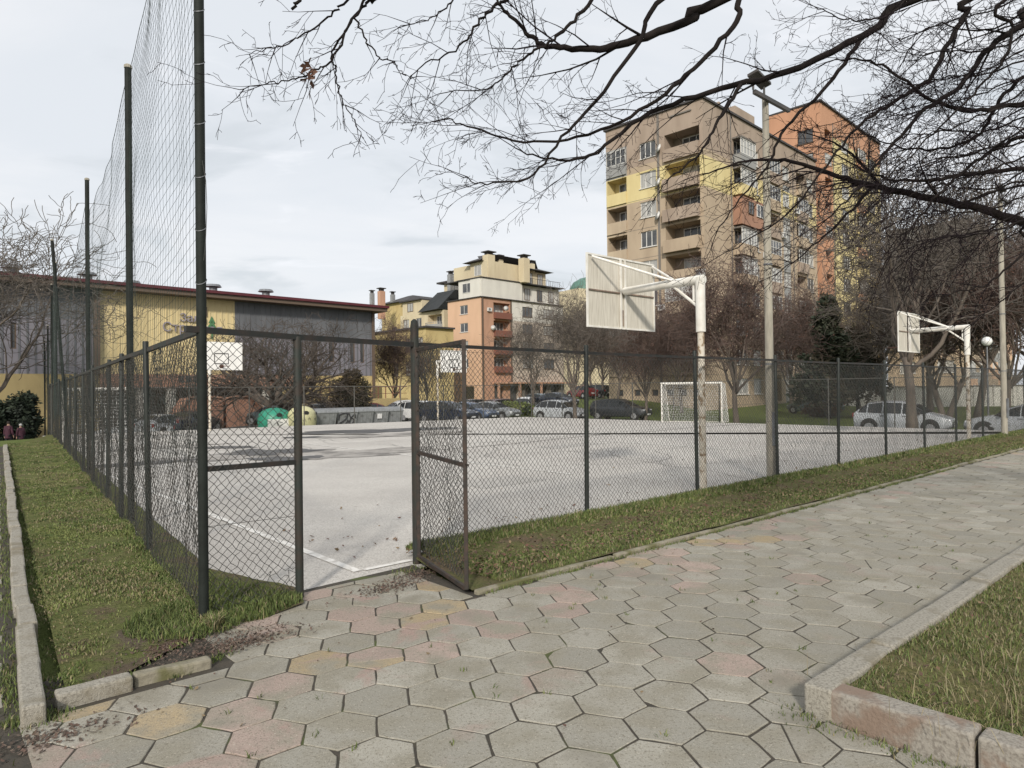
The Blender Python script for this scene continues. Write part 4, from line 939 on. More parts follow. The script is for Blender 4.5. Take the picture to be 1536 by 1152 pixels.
# right-hand face: blank end wall, then a long run of windows and bays
holesB = []; bays_ = []
colsB = [5.6, 9.0, 12.6, 16.2, 19.6, 22.4]
for k, z in enumerate(Z):
    for ci, t in enumerate(colsB):
        w = 2.4 if ci % 2 == 0 else 1.7
        if ci in (2, 4): holesB.append((t, t + 2.6, z + .02, z + 2.4, 1.2))
        else: holesB.append((t, t + w, z + .85, z + 2.35))
pmB = lambda t, z: (1 if Z[1] - .25 < z < Z[0] - .3 else 2 if z > Z[0] + .3 else (3 if t > 8.6 and (int(t) % 5 == 2) else 0))
FB.wall(wb, 0, Lb, ZB, HT, holesB, pmB, cuts_t=[5.0], cuts_z=cz_)
# back and top
b0, b1 = FA.at(0, 0), FB.at(Lb, 0); bk0, bk1 = b0 + rd * Lb, b1
wb.quad((b0.x, b0.y, ZB), (b0.x, b0.y, HT), (bk0.x, bk0.y, HT), (bk0.x, bk0.y, ZB)); wb.quad((bk0.x, bk0.y, ZB), (bk0.x, bk0.y, HT), (bk1.x, bk1.y, HT), (bk1.x, bk1.y, ZB))
wb.build('wall', mats, bA)
mb = MB(); ring = [b0 + Vector((-.1, -.0, 0)), C + FA.n * .18 + FB.n * .18, b1 + FB.n * .18, bk0]; ring[0] = b0 + FA.n * .18 - ld * .15; mb.prism([(p.x, p.y) for p in ring], HT + .005, HT + .2); mb.build('roof', M['roof_dark'], bA)
mb = MB()                                   # raised stair-head and vents on the roof
FB.box(mb, 6.5, 10.5, HT + .2, HT + 1.3, -1.6, -.25); FB.box(mb, 5.2, 5.5, HT + .2, HT + 1.6, -1.5, -1.2); mb.build('stair_head', M['roof_beige'], bA)
mb = MB(); FA.box(mb, 7.4, 9.6, HT - .75, HT - .63, .002, .12); FA.box(mb, 5.95, 6.2, ZB, HT - .01, .003, .03); FB.box(mb, 4.93, 5.07, ZB, HT - .01, .003, .06); FB.box(mb, 11.8, 11.95, ZB, HT - 1, .003, .05); FB.box(mb, 18.6, 18.75, ZB, HT - 1, .003, .05)
for z in Z[1:]: FA.box(mb, .0, La, z - .15, z - .12, .003, .012); FB.box(mb, 0, Lb, z - .15, z - .12, .003, .012)
mb.build('panel_joint', M['conc_dark'], bA)
for k, z in enumerate(Z[:8]):
    r1 = {0: 'greypanel', 1: 'yellow'}.get(k, 'beige')
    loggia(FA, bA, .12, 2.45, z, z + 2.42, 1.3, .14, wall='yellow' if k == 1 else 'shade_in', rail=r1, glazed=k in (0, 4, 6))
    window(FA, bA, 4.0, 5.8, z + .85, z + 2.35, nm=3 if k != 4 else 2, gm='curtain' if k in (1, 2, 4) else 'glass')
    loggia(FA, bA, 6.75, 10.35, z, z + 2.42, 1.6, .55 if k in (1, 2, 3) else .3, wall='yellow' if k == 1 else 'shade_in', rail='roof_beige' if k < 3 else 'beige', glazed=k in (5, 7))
    for ci, t in enumerate(colsB):
        if ci in (2, 4): loggia(FB, bA, t, t + 2.6, z, z + 2.4, 1.2, .25, wall='yellow' if k == 1 else 'shade_in', rail=['beige', 'yellow', 'roof_beige', 'greypanel'][(k * 2 + ci) % 4], glazed=(k * 3 + ci) % 4 != 0)
        else: window(FB, bA, t, t + (2.4 if ci % 2 == 0 else 1.7), z + .85, z + 2.35, nm=3 if ci % 2 == 0 else 2)
    if k in (2,):                            # boarded red bay
        mb = MB(); FB.box(mb, 5.3, 10.2, z - .1, z + 2.5, .02, .9); o = mb.build('bay', M['brick_wood'], bA); window(FB, o, 6.5, 7.6, z + 1.0, z + 2.2, .95, 2, fm='frame_b', sill=False); window(FB, o, 8.2, 9.6, z + 1.0, z + 2.2, .95, 2, sill=False)
    if k in (0, 1, 3, 4):
        mb = MB(); FB.box(mb, 5.3, 8.3, z + 2.35, z + 2.5, .02, .95); mb.build('bay_roof', M['conc_dark'], bA); mb = MB(); FB.box(mb, 5.3, 8.3, z - .1, z + .9, .02, .9); o = mb.build('bay', M[('greypanel', 'yellow', '', 'beige', 'beige')[k]], bA); window(FB, o, 5.3, 8.3, z + .92, z + 2.33, .85, 5, 1, sill=False)
z = Z[8]
for x in (1.0, 3.0, 5.0, 6.6, 8.0, 9.5): window(FA, bA, x, x + .7, z + .8, z + 1.4, -.15, 1, gm='glass', fm='frame_b', sill=False)
for ci, t in enumerate(colsB):
    if ci not in (2, 4): window(FB, bA, t, t + (2.4 if ci % 2 == 0 else 1.7), z + .85, z + 2.35, nm=2)
dish(FA, bA, 6.3, Z[0] + 1.3); dish(FA, bA, 6.2, Z[1] + 1.0); dish(FA, bA, 6.1, Z[2] + .7)
for (t, z) in ((1.3, Z[0] + .2), (3.2, Z[5] + .1), (6.0, Z[5] + .3), (9.7, Z[5] + .1), (10.0, Z[4] + .2)): aircon(FA, bA, t if t != 1.3 else 1.3, z) if t != 1.3 else None

for (t_, z_) in ((8.3, Z[1] + .3), (11.2, Z[0] + .4), (15.4, Z[2] + .2), (18.9, Z[1] + .5), (8.4, Z[4] + .3), (11.3, Z[3] + .4), (15.5, Z[5] + .3)): aircon(FB, bA, t_, z_)
# ---- the taller orange block joined behind it
T0 = FB.at(Lb + .4, 0, .4); bT = thing('apartment_block', 'tall orange and yellow apartment block rising behind the beige one', 'building', tuple(T0)); HT2 = 34.2
FT = Face(T0, rd, 20.5); FTL = Face(T0 - ld * 6, ld, 6); wb = MB(); Z2 = [29.2 - 2.8 * k for k in range(11)]; holes = []; holesL = [(3.4, 5.2, Z2[0] + .6, Z2[0] + 2.2), (3.4, 5.2, Z2[1] + .4, Z2[1] + 2.2)]
ct = [1.3, 6.5, 11.5, 15.0]
for z in Z2:
    holes += [(1.3, 3.2, z + .4, z + 2.3, 1.0), (6.5, 9.0, z + .8, z + 2.3), (11.5, 14.1, z + .05, z + 2.4, 1.1), (15.8, 18.6, z + .8, z + 2.3)]
pmT = lambda t, z: 1 if (3.4 < t and (z < Z2[0] + 2.4 or t < 0)) else 0
FT.wall(wb, 0, 20.5, ZB, HT2, holes, lambda t, z: 0 if (t < 3.6 or z > Z2[0] + 1.9) else 1, cuts_t=[3.6], cuts_z=[Z2[0] + 1.9]); FTL.wall(wb, 0, 6, ZB, HT2, holesL, lambda t, z: 0)
e0, e1 = FTL.at(0, 0), FT.at(20.5, 0); bk = e0 + rd * 20.5
wb.quad((e0.x, e0.y, ZB), (e0.x, e0.y, HT2), (bk.x, bk.y, HT2), (bk.x, bk.y, ZB)); wb.quad((bk.x, bk.y, ZB), (bk.x, bk.y, HT2), (e1.x, e1.y, HT2), (e1.x, e1.y, ZB)); wb.build('wall', [M['orange'], M['yellow']], bT)
mb = MB(); mb.prism([(p.x, p.y) for p in (e0 - ld * .1, T0 + FT.n * .2 + FTL.n * .2, e1 + FT.n * .2, bk)], HT2 + .005, HT2 + .2); mb.build('roof', M['roof_dark'], bT)
for k, z in enumerate(Z2):
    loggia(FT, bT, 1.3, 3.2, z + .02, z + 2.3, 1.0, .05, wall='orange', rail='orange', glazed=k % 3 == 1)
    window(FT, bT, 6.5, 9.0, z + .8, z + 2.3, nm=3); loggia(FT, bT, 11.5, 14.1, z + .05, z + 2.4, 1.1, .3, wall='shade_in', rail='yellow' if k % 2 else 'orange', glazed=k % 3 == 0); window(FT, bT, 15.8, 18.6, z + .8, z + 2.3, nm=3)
for z in Z2[:2]: window(FTL, bT, 3.4, 5.2, z + .6, z + 2.2, nm=2, fm='frame_b')
mb = MB(); FT.box(mb, 3.7, 3.85, ZB, HT2 - 1.5, .003, .05); FT.box(mb, 10.6, 10.75, ZB, HT2 - 1.5, .003, .05); mb.build('downpipe', M['conc_dark'], bT)

# ---- another block far to the right
Q = at(1452, 400, 82); bR = thing('apartment_block', 'orange and grey housing block at the right edge, half hidden by bare trees', 'building', (Q.x, Q.y, 0)); Q = Vector((Q.x, Q.y, 0)); FR = Face(Q, rd, 26); FRL = Face(Q - ld * 9, ld, 9); Z3 = [16.4 - 2.8 * k for k in range(6)]; hs = []; hl = []
wb = MB()
for z in Z3:
    hs += [(x, x + 1.9, z + .8, z + 2.3) for x in (1.2, 5.0, 8.8, 12.6, 16.4, 20.2)]; hl += [(x, x + 1.8, z + .8, z + 2.3) for x in (1.4, 5.6)]
FR.wall(wb, 0, 26, ZB, 21.5, hs, lambda t, z: (0, 1, 2)[int(z / 2.8 + t / 6) % 3], cuts_t=[4, 8, 12, 16, 19.6, 24], cuts_z=Z3); FRL.wall(wb, 0, 9, ZB, 21.5, hl, lambda t, z: 2 if z < 12 else 1, cuts_z=[12]); e0 = FRL.at(0, 0); e1 = FR.at(26, 0); bk = e0 + rd * 26
wb.quad((e0.x, e0.y, ZB), (e0.x, e0.y, 21.5), (bk.x, bk.y, 21.5), (bk.x, bk.y, ZB)); wb.build('wall', [M['peach'], M['greypanel'], M['beige']], bR)
mb = MB(); mb.prism([(p.x, p.y) for p in (e0, Q + FR.n * .2 + FRL.n * .2, e1, bk)], 21.505, 21.7); mb.build('roof', M['roof_dark'], bR)
for z in Z3:
    for x in (1.2, 5.0, 8.8, 12.6, 16.4, 20.2): window(FR, bR, x, x + 1.9, z + .8, z + 2.3, nm=2)
    for x in (1.4, 5.6): window(FRL, bR, x, x + 1.8, z + .8, z + 2.3, nm=2)

# ---- long low wall / building foot seen under the trees on the slope
p = at(1290, 585, 74); FW = Face((p.x - 3, p.y - 1.2), (1, -.05), 40); bW = thing('garden_wall', 'long pale wall behind the trees at the top of the grassy slope', 'wall', (p.x, p.y, 0)); mb = MB(); zz = tz(p.x, p.y); FW.box(mb, 0, 40, zz - .5, zz + 1.9, -.3, 0)
for k in range(20): FW.box(mb, 2 * k, 2 * k + .25, zz - .5, zz + 2.05, .003, .08)
mb.build('wall_panel', M['white_r'], bW); mb = MB(); FW.box(mb, -.1, 40.1, zz + 1.903, zz + 2.0, -.4, .12); mb.build('coping', M['conc_dark'], bW)

# ---- the orange and white block in the middle
Cm = at(723, 585, 104); Cm = Vector((Cm.x, Cm.y, 0)); bM = thing('apartment_building', 'orange and white apartment building with stepped top floors and cream chimneys', 'building', tuple(Cm)); ZG = -.9
FMl = Face(Cm - ld * 8.0, ld, 8.0); FM = Face(Cm, rd, 19); wb = MB(); zt = 16.1; fz = [13.0 - 2.8 * k for k in range(5)]
hl = [(3.0, 4.9, z + .7, z + 2.1) for z in fz[:4]]; hr = []
for z in fz[:4]: hr += [(2.6, 6.2, z + .05, z + 2.4, 1.2), (9.0, 11.4, z + .6, z + 2.2), (14.0, 16.6, z + .6, z + 2.2)]
hg = [(a, a + 2.0, ZG + .1, 2.6, 1.5) for a in (2.6, 6.0, 9.4, 12.6, 15.6)]
FMl.wall(wb, 0, 8.0, ZG, zt, hl + [(3.8, 6.2, ZG, 2.4, .4)], lambda t, z: 0)
FM.wall(wb, 0, 19, ZG, zt, hr + hg, lambda t, z: 4 if z < 3.0 and t > 7 else (1 if t < 6.4 else (3 if z < 12.8 else 2)), cuts_t=[6.4, 7], cuts_z=[3.0, 12.8])
wb.build('wall', [M['peach'], M['peach_dk'], M['white_r'], M['stone'], M['conc_dark']], bM)
for z in fz[:4]:
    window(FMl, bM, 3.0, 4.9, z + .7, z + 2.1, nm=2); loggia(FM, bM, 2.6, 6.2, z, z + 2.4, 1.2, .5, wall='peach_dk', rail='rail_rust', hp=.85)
    window(FM, bM, 9.0, 11.4, z + .6, z + 2.2, nm=3, fm='frame_b'); window(FM, bM, 14.0, 16.6, z + .6, z + 2.2, nm=3, fm='frame_b')
for h in hg: window(FM, bM, h[0] + .02, h[1] - .02, ZG + .12, 2.58, -.6, 2, fm='frame_b', sill=False, gm='glass', name='shop_window')
mb = MB(); FMl.box(mb, .0, 3.0, 16.13, 19.2, -9, -3.0); FMl.box(mb, 2.6, 8.0, 16.13, 19.0, -9, -.12); FM.box(mb, 0.02, 5.4, 16.13, 19.0, -2.5, -.15); FM.box(mb, 5.4, 19, 16.13, 18.9, -9, -.9); mb.build('attic_storey', M['white_r'], bM)
window(FMl, bM, 3.6, 6.9, 17.0, 18.5, -.1, 3, sill=False, gm='glass'); window(FM, bM, 2.0, 3.0, 16.4, 18.4, -.13, 1, sill=False, gm='glass', fm='frame_b')
for x in (7.2, 10.4, 13.4, 16.2): window(FM, bM, x, x + 1.3, 16.5, 18.4, -.88, 2, sill=False, fm='frame_b')
mb = MB(); FMl.box(mb, -.1, 8.2, 16.0, 16.125, -.6, .25); FM.box(mb, .26, 19.2, 16.0, 16.125, -.6, .3); FMl.box(mb, 2.4, 8.15, 19.003, 19.15, -9, .1); FM.box(mb, .12, 19.2, 19.003, 19.15, -9, .05); mb.build('cornice', M['roof_dark'], bM)
mb = MB(); FMl.box(mb, 3.6, 7.6, 19.153, 21.9, -9, -1.8); FM.box(mb, 2.2, 17.5, 19.153, 21.8, -9, -2.6); mb.build('penthouse', M['cream'], bM)
window(FMl, bM, 4.6, 6.2, 19.8, 21.4, -1.77, 2, sill=False)
for x in (4.2, 6.6, 9.6, 12.8, 15.4): window(FM, bM, x, x + 1.3, 19.6, 21.5, -2.57, 2, sill=False, fm='frame_b')
rf = MB(); rp = [FMl.at(2.6, 21.95, -.9), FM.at(.9, 21.95, -1.2), FM.at(18.6, 21.95, -1.6), FM.at(18.6, 21.95, -10.5), FMl.at(2.6, 21.95, -19)]
top = [FMl.at(5.4, 23.6, -5), FM.at(4.4, 23.6, -5.6), FM.at(15, 23.6, -6.2), FM.at(15, 23.6, -8), FMl.at(5.4, 23.6, -15)]
n = 5; rf.add([tuple(p) for p in rp] + [tuple(p) for p in top], [(i, (i + 1) % n, n + (i + 1) % n, n + i) for i in range(n)] + [tuple(range(n, 2 * n)), tuple(range(n))[::-1]]); rob = rf.build('roof', M['roof_dark'], bM)
def chimney(par, c, w, z0, z1, m, cap=True):
    mb = MB(); mb.box((c.x, c.y, (z0 + z1) / 2), (w, w * .9, z1 - z0), math.atan2(rd.y, rd.x)); o = mb.build('chimney', M[m], par)
    mb = MB(); mb.box((c.x, c.y, z1 + .22), (w * .7, w * .6, .43), math.atan2(rd.y, rd.x)); mb.box((c.x, c.y, z1 + .5), (w * 1.25, w * 1.15, .14), math.atan2(rd.y, rd.x)); mb.build('chimney_cap', M['roof_dark'], o)
for (px, Y, w, y0, y1, m) in ((733, 106.5, 1.45, 420, 383, 'cream'), (749, 112, 1.0, 408, 388, 'cream'), (786, 110, 1.35, 424, 388, 'cream'), (797, 116, .9, 410, 396, 'cream')):
    zt_ = at(px, y1, Y); zb_ = at(px, y0, Y); chimney(bM, zt_, w, zb_.z, zt_.z, m)
mb = MB()
for k in range(24): q = FM.at(6 + k * .55, 0, -.5); mb.box((q.x, q.y, 19.65), (.05, .05, 1.0))
FM.box(mb, 5.6, 19, 20.1, 20.16, -.53, -.47); mb.build('terrace_railing', M['dark_metal'], bM)
dish(FM, bM, 2.2, fz[1] + 1.2); dish(FM, bM, 5.0, fz[0] + 1.6); dish(FM, bM, 4.0, 20.4, -2.0); aircon(FM, bM, 1.2, fz[0] + .9)
mb = MB(); FM.box(mb, .12, .4, ZG, zt - .02, .003, .12); FM.box(mb, 6.25, 6.45, 3, zt - .02, .003, .15); mb.build('downpipe', M['frame_b'], bM)
mb = MB(); FM.box(mb, 2.2, 19.5, 2.75, 2.95, .003, 1.3); FM.box(mb, 2.4, 2.7, ZG, 2.745, .9, 1.2); FM.box(mb, 7.0, 7.3, ZG, 2.745, .9, 1.2); FM.box(mb, 12.0, 12.3, ZG, 2.745, .9, 1.2); mb.build('arcade_canopy', M['peach_dk'], bM)

# ---- cream buildings left of it
Q = at(668, 585, 113); Q = Vector((Q.x, Q.y, 0)); bC = thing('apartment_building', 'cream apartment building with a black mansard roof and curved balconies', 'building', tuple(Q)); FC = Face(Q - ld * 12.5, ld, 12.4); wb = MB(); fz = [12.2 - 2.9 * k for k in range(5)]; hs = []
for z in fz[:4]: hs += [(.8, 2.6, z + .7, z + 2.2), (4.6, 6.2, z + .7, z + 2.2), (8.0, 11.8, z + .05, z + 2.4, 1.2)]
FC.wall(wb, 0, 12.4, ZG, 15.2, hs, lambda t, z: 0); FCr = Face(Q - ld * .1, rd, 9); FCr.wall(wb, 0, 9, ZG, 15.2, [], lambda t, z: 0); FCl = Face(FC.at(0, 0) + rd * 14, -rd, 14); FCl.wall(wb, 0, 14, ZG, 15.2, [], lambda t, z: 0); wb.build('wall', M['cream'], bC)
for z in fz[:4]:
    window(FC, bC, .8, 2.6, z + .7, z + 2.2, nm=2, fm='frame_b'); window(FC, bC, 4.6, 6.2, z + .7, z + 2.2, nm=2); loggia(FC, bC, 8.0, 11.8, z, z + 2.4, 1.2, .02, wall='cream', rail='cream', hp=.2)
    mb = MB(); arc = [(FC.at(9.9 + 2.0 * math.sin(a), 0, 1.25 * math.cos(a))) for a in np.linspace(-PI / 2, PI / 2, 13)]
    mb.prism([(q.x, q.y) for q in arc], z - .15, z + .02); o = mb.build('balcony', M['conc_dark'], bC); mb = MB()
    for q in arc: mb.box((q.x, q.y, z + .5), (.05, .05, .95))
    for q, q2 in zip(arc, arc[1:]): mb.bar((q.x, q.y, z + 1.0), (q2.x, q2.y, z + 1.0), .06); mb.bar((q.x, q.y, z + .45), (q2.x, q2.y, z + .45), .03, .5)
    mb.build('railing', M['greypanel'], o)
mb = MB(); A = [FC.at(5.8, 15.3, .5), FC.at(12.2, 15.3, 1.2), FC.at(12.2, 18.8, -2.6), FC.at(7.4, 18.8, -2.6)]; B = [FC.at(5.8, 15.3, -6), FC.at(12.2, 15.3, -6), FC.at(12.2, 18.8, -6), FC.at(7.4, 18.8, -6)]
mb.add([tuple(p) for p in A + B], [(0, 1, 2, 3), (7, 6, 5, 4), (0, 3, 7, 4), (1, 5, 6, 2), (3, 2, 6, 7), (0, 4, 5, 1)]); mb.build('mansard_roof', M['black_awning'], bC)
mb = MB(); FC.box(mb, 0, 5.7, 15.203, 17.6, -8, -.5); FC.box(mb, 4.8, 12.2, 15.21, 21.0, -14, -6.2); FC.box(mb, 0, 4.8, 15.21, 18.4, -14, -8.01); mb.build('attic_storey', M['cream'], bC)
window(FC, bC, 1.5, 3.2, 15.8, 17.3, -.47, 2, fm='frame_b', sill=False)
for x in (6.0, 8.4, 10.6): window(FC, bC, x, x + 1.3, 19.2, 20.7, -6.17, 2, sill=False)
mb = MB(); FC.box(mb, -.4, 5.75, 17.605, 17.8, -8, .0); FC.box(mb, 3.6, 13, 21.005, 21.3, -14.6, -5.4); mb.build('roof', M['roof_dark'], bC)
for px, Y, y0, y1 in ((676, 118, 425, 412), (684, 118.6, 422, 411)):
    a, b = at(px, y0 + 3, Y), at(px, y1, Y); chimney(bC, b, .9, a.z - 1.5, b.z, 'steel_galv')
Q = at(612, 585, 122); Q = Vector((Q.x, Q.y, 0)); bD = thing('house', 'yellowish block with a low hipped roof and a tall brick red chimney beside the hall', 'building', tuple(Q)); FD = Face(Q - ld * 6, ld, 6); FD2 = Face(Q - ld * 6 - rd * 0 + Vector((0, 0, 0)), ld, 6); wb = MB(); zt = at(580, 452, 122).z; hs = [(1.2, 2.8, z, z + 1.5) for z in (3, 6, 9, 12)] + [(4.0, 5.2, z, z + 1.5) for z in (3, 6, 9, 12)]
FD.wall(wb, -2, 6, ZG, zt, hs, lambda t, z: 0); FDr = Face(Q, rd, 12); hr = [(x, x + 1.6, z, z + 1.5) for x in (1.5, 5, 8.5) for z in (3, 6, 9, 12)]; FDr.wall(wb, 0, 12, ZG, zt, hr, lambda t, z: 0); wb.build('wall', M['ochre'], bD)
for h in hs: window(FD, bD, *h[:4], nm=2, fm='frame_b')
for h in hr: window(FDr, bD, *h[:4], nm=2, fm='frame_b')
a = [FD.at(-2.8, zt + .01, .7), FDr.at(.0, zt + .01, .7) + FD.n * .6, FDr.at(12.6, zt + .01, .7), FDr.at(12.6, zt + .01, -9)]; b = [FD.at(1.5, zt + 1.7, -3.5), FDr.at(3.5, zt + 1.7, -3), FDr.at(9, zt + 1.7, -3.2), FDr.at(9, zt + 1.7, -5)]
mb = MB(); mb.add([tuple(p) for p in a + b], [(i, (i + 1) % 4, 4 + (i + 1) % 4, 4 + i) for i in range(4)] + [(4, 5, 6, 7), (3, 2, 1, 0)]); mb.build('roof', M['roof_dark'], bD)
for px, Y, y0, y1, w, m in ((572, 118.0, 470, 437, 1.0, 'peach_dk'), (558, 126, 452, 440, .7, 'steel_galv'), (589, 126, 455, 442, .7, 'steel_galv')):
    p0, p1 = at(px, y0, Y), at(px, y1, Y); chimney(bD, p1, w, p0.z - 1, p1.z, m)
# cream annexe and terraces in front of it
Q = at(640, 585, 96); Q = Vector((Q.x, Q.y, 0)); bE = thing('terrace_house', 'low cream house front with small windows behind the bins', 'building', tuple(Q)); FE = Face(Q - ld * 9, ld, 9); FEr = Face(Q, rd, 5); wb = MB(); zt = at(600, 492, 96).z; hs = [(x, x + 1.2, z, z + 2.0) for x in (1, 4, 7) for z in (4.0, 7.4)]; FE.wall(wb, -6, 9, ZG, zt, hs, lambda t, z: 0); FEr.wall(wb, 0, 5, ZG, zt, [], lambda t, z: 0); wb.build('wall', M['ochre'], bE)
for h in hs: window(FE, bE, *h, nm=2, fm='frame_b')
mb = MB(); mb.prism([(p.x, p.y) for p in (FE.at(-6.2, 0, .4), Q + FE.n * .4 + FEr.n * .4, FEr.at(5, 0, .4), FE.at(-6.2, 0, -7))], zt + .003, zt + .25); mb.build('roof', M['roof_dark'], bE)

# ---- the sports hall on the left
H0 = Vector((-30.75, 41, 0)); H1 = at(560, 585, 59.0); H1 = Vector((H1.x, H1.y, 0)); hd = (H1 - H0).normalized(); Hs = H0 - hd * 14; LH = (H1 - Hs).length; FHl = Face(Hs, hd, LH)
bH = thing('sports_hall', 'large grey and yellow sports hall with a dark red roof edge', 'building', tuple(H1)); HZ = 9.0; ZH = -2.2
def t_at(px):                               # where along the hall a pixel column falls
    lo, hi = 0, LH
    for _ in range(50):
        m_ = (lo + hi) / 2; p = FHl.at(m_, 0); x = 768 + F_PX * p.x / p.y - 1
        lo, hi = (m_, hi) if x < px else (lo, m_)
    return lo
ta, tb, tc = t_at(148), t_at(352), t_at(452); te = LH
wb = MB(); hs = [(t_at(15), t_at(24), 4.6, 6.2), (t_at(468), t_at(476), 4.2, 6.0), (t_at(493), t_at(501), 4.2, 6.0), (t_at(525), t_at(532), 4.2, 6.0), (t_at(540), t_at(546), 4.2, 6.0)]
FHl.wall(wb, 0, te, 3.1, HZ - .42, hs, lambda t, z: 1 if ta < t < tb else (2 if t < ta and z < 6.6 or (t > tb and z < 6.3) else 0), cuts_t=[ta, tb], cuts_z=[6.3, 6.6])
t = .2
while t < te - .1:                           # the ribs of the cladding
    m_ = 1 if ta < t < tb else 0
    if not any(h[0] - .1 < t < h[1] + .05 for h in hs):
        FHl.box(wb, t, t + .09, 3.12, HZ - .43, .002, .035, m_)
    t += .42
wb.build('cladding', [M['hall_grey'], M['hall_yellow'], M['hall_lav']], bH)
for h in hs: window(FHl, bH, *h, nm=1, gm='glass', fm='frame_b', sill=False)
mb = MB(); FHl.box(mb, -1, te + .9, HZ - .12, HZ + .08, -12, 1.25); mb.build('roof', M['fascia'], bH)
mb = MB(); FHl.box(mb, -.9, te + .8, HZ - .41, HZ - .125, -11, 1.1); FHl.box(mb, ta - .35, ta, 3.1, HZ - .43, .04, .3); FHl.box(mb, te - .12, te + .12, -1.0, HZ - .43, .04, .16); mb.build('soffit_and_corner', M['frame_b'], bH)
FHe = Face(H1, rd, 1); end = Face(H1 + hd * 0, Vector((-hd.y, hd.x, 0)), 14); wb = MB(); end.wall(wb, 0, 14, ZH, HZ - .42, [], lambda t, z: 0); wb.build('end_wall', M['hall_grey'], bH)
# lower storey: brick band, dark recess with pillars, yellow plinth
wb = MB(); t2, t3 = t_at(400), t_at(452)
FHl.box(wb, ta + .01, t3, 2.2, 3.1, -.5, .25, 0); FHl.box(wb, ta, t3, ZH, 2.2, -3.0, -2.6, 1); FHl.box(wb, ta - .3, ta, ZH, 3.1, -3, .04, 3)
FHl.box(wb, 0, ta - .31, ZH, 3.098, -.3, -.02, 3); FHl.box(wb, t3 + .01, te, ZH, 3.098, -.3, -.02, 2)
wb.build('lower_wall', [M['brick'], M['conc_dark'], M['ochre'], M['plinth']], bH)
mb = MB()
for px in (205, 250, 300, 373, 395, 440): mb = MB(); q = t_at(px); FHl.box(mb, q, q + .5, ZH, 2.198, -.45, .1); mb.build('pillar', M['white_r'], bH)
mb = MB()
for px in range(265, 300, 11): q = t_at(px); FHl.box(mb, q, q + .35, 2.55, 3.0, .252, .29)
mb.build('band_window', M['glass'], bH)
window(FHl, bH, t_at(8), t_at(24), .2, 1.5, .02, 2, gm='glass', fm='frame_b', sill=False); window(FHl, bH, t_at(468), t_at(480), .6, 1.8, .02, 2, gm='glass', fm='frame_b', sill=False)
for px, o in ((30, -3), (148, -3), (343, -3), (424, -3), (230, -5)):
    q = t_at(px); c = FHl.at(q, HZ + .16, o); mb = MB(); mb.tube([c, c + Vector((0, 0, .75))], .3, 12); mb.tube([c + Vector((0, 0, .8)), c + Vector((0, 0, .98))], [.62, .5], 12); mb.build('roof_vent', M['grey_metal'], bH)
def text(par, s, face, t, z, size, m, o, ex=.04, name='lettering'):
    cu = bpy.data.curves.new(name, 'FONT'); cu.body = s; cu.size = size; cu.extrude = ex; cu.resolution_u = 3; tmp = bpy.data.objects.new(name, cu); COL.objects.link(tmp)
    bpy.context.view_layer.update(); me = bpy.data.meshes.new_from_object(tmp.evaluated_get(bpy.context.evaluated_depsgraph_get())); bpy.data.objects.remove(tmp); me.materials.clear(); me.materials.append(m)
    ob = link(bpy.data.objects.new(name, me), par); ob.location = face.at(t, z, o) - origin(par); ob.rotation_euler = (R(90), 0, face.rz); return ob
text(bH, 'Зала', FHl, t_at(268), 6.85, .8, M['letters'], .12); text(bH, 'Строител', FHl, t_at(242), 6.1, .9, M['letters'], .12)
mb = MB(); q = t_at(309); FHl.box(mb, q + .33, q + .43, 5.7, 6.3, .05, .1)
for k in range(3): z = 6.25 + .3 * k; a, b, c = FHl.at(q + .02 + .06 * k, z, .08), FHl.at(q + .74 - .06 * k, z, .08), FHl.at(q + .38, z + .5, .08); mb.add([a, b, c, a - FHl.n * .04, b - FHl.n * .04, c - FHl.n * .04], [(0, 1, 2), (5, 4, 3), (0, 3, 4, 1), (1, 4, 5, 2), (2, 5, 3, 0)])
mb.build('tree_emblem', M['logo_green'], bH)
window(FHl, bH, t_at(303.5), t_at(310), 7.3, 8.0, .05, 1, fm='frame_b', sill=False, name='small_window')
# ramps with red side walls in front of the hall
for lab, (xa, xb, xc, xd) in (('terracotta stair ramp wall left of the far backboard post', (232, 262, 300, 312)), ('terracotta stair ramp wall right of the far backboard post', (318, 328, 350, 392))):
    q = [t_at(x) for x in (xa, xb, xc, xd)]; t = thing('stair_ramp', lab, 'ramp', tuple(FHl.at(q[0], -1.0, 2.6)))
    zz = 1.45; lo = -.35; prof = [(q[0], lo if xa < 250 else zz - .15), (q[1], zz), (q[2], zz), (q[3], lo if xd > 350 else zz - .1)]
    mb = MB(); fr = [FHl.at(a, z, 2.7) for a, z in prof]; ba = [FHl.at(a, z, 1.0) for a, z in prof]; bf = [FHl.at(a, -1.6, 2.7) for a, z in prof]; bb = [FHl.at(a, -1.6, 1.0) for a, z in prof]
    for i in range(3):
        mb.quad(bf[i], bf[i + 1], fr[i + 1], fr[i]); mb.quad(fr[i], fr[i + 1], ba[i + 1], ba[i]); mb.quad(bb[i + 1], bb[i], ba[i], ba[i + 1])
    mb.quad(bb[0], bf[0], fr[0], ba[0]); mb.quad(bf[3], bb[3], ba[3], fr[3]); mb.build('side_wall', M['ramp_red'], t)
    mb = MB()
    for i in range(3): a, b = fr[i] + Vector((0, 0, .06)), fr[i + 1] + Vector((0, 0, .06)); mb.bar(a, b, .3, .12)
    mb.build('coping', M['brick'], t)
    mb = MB()
    for i in range(3): mb.bar(ba[i] + Vector((0, 0, .9)), ba[i + 1] + Vector((0, 0, .9)), .05)
    for p in ba: mb.bar(p, p + Vector((0, 0, .9)), .05)
    mb.build('handrail', M['dark_metal'], t)
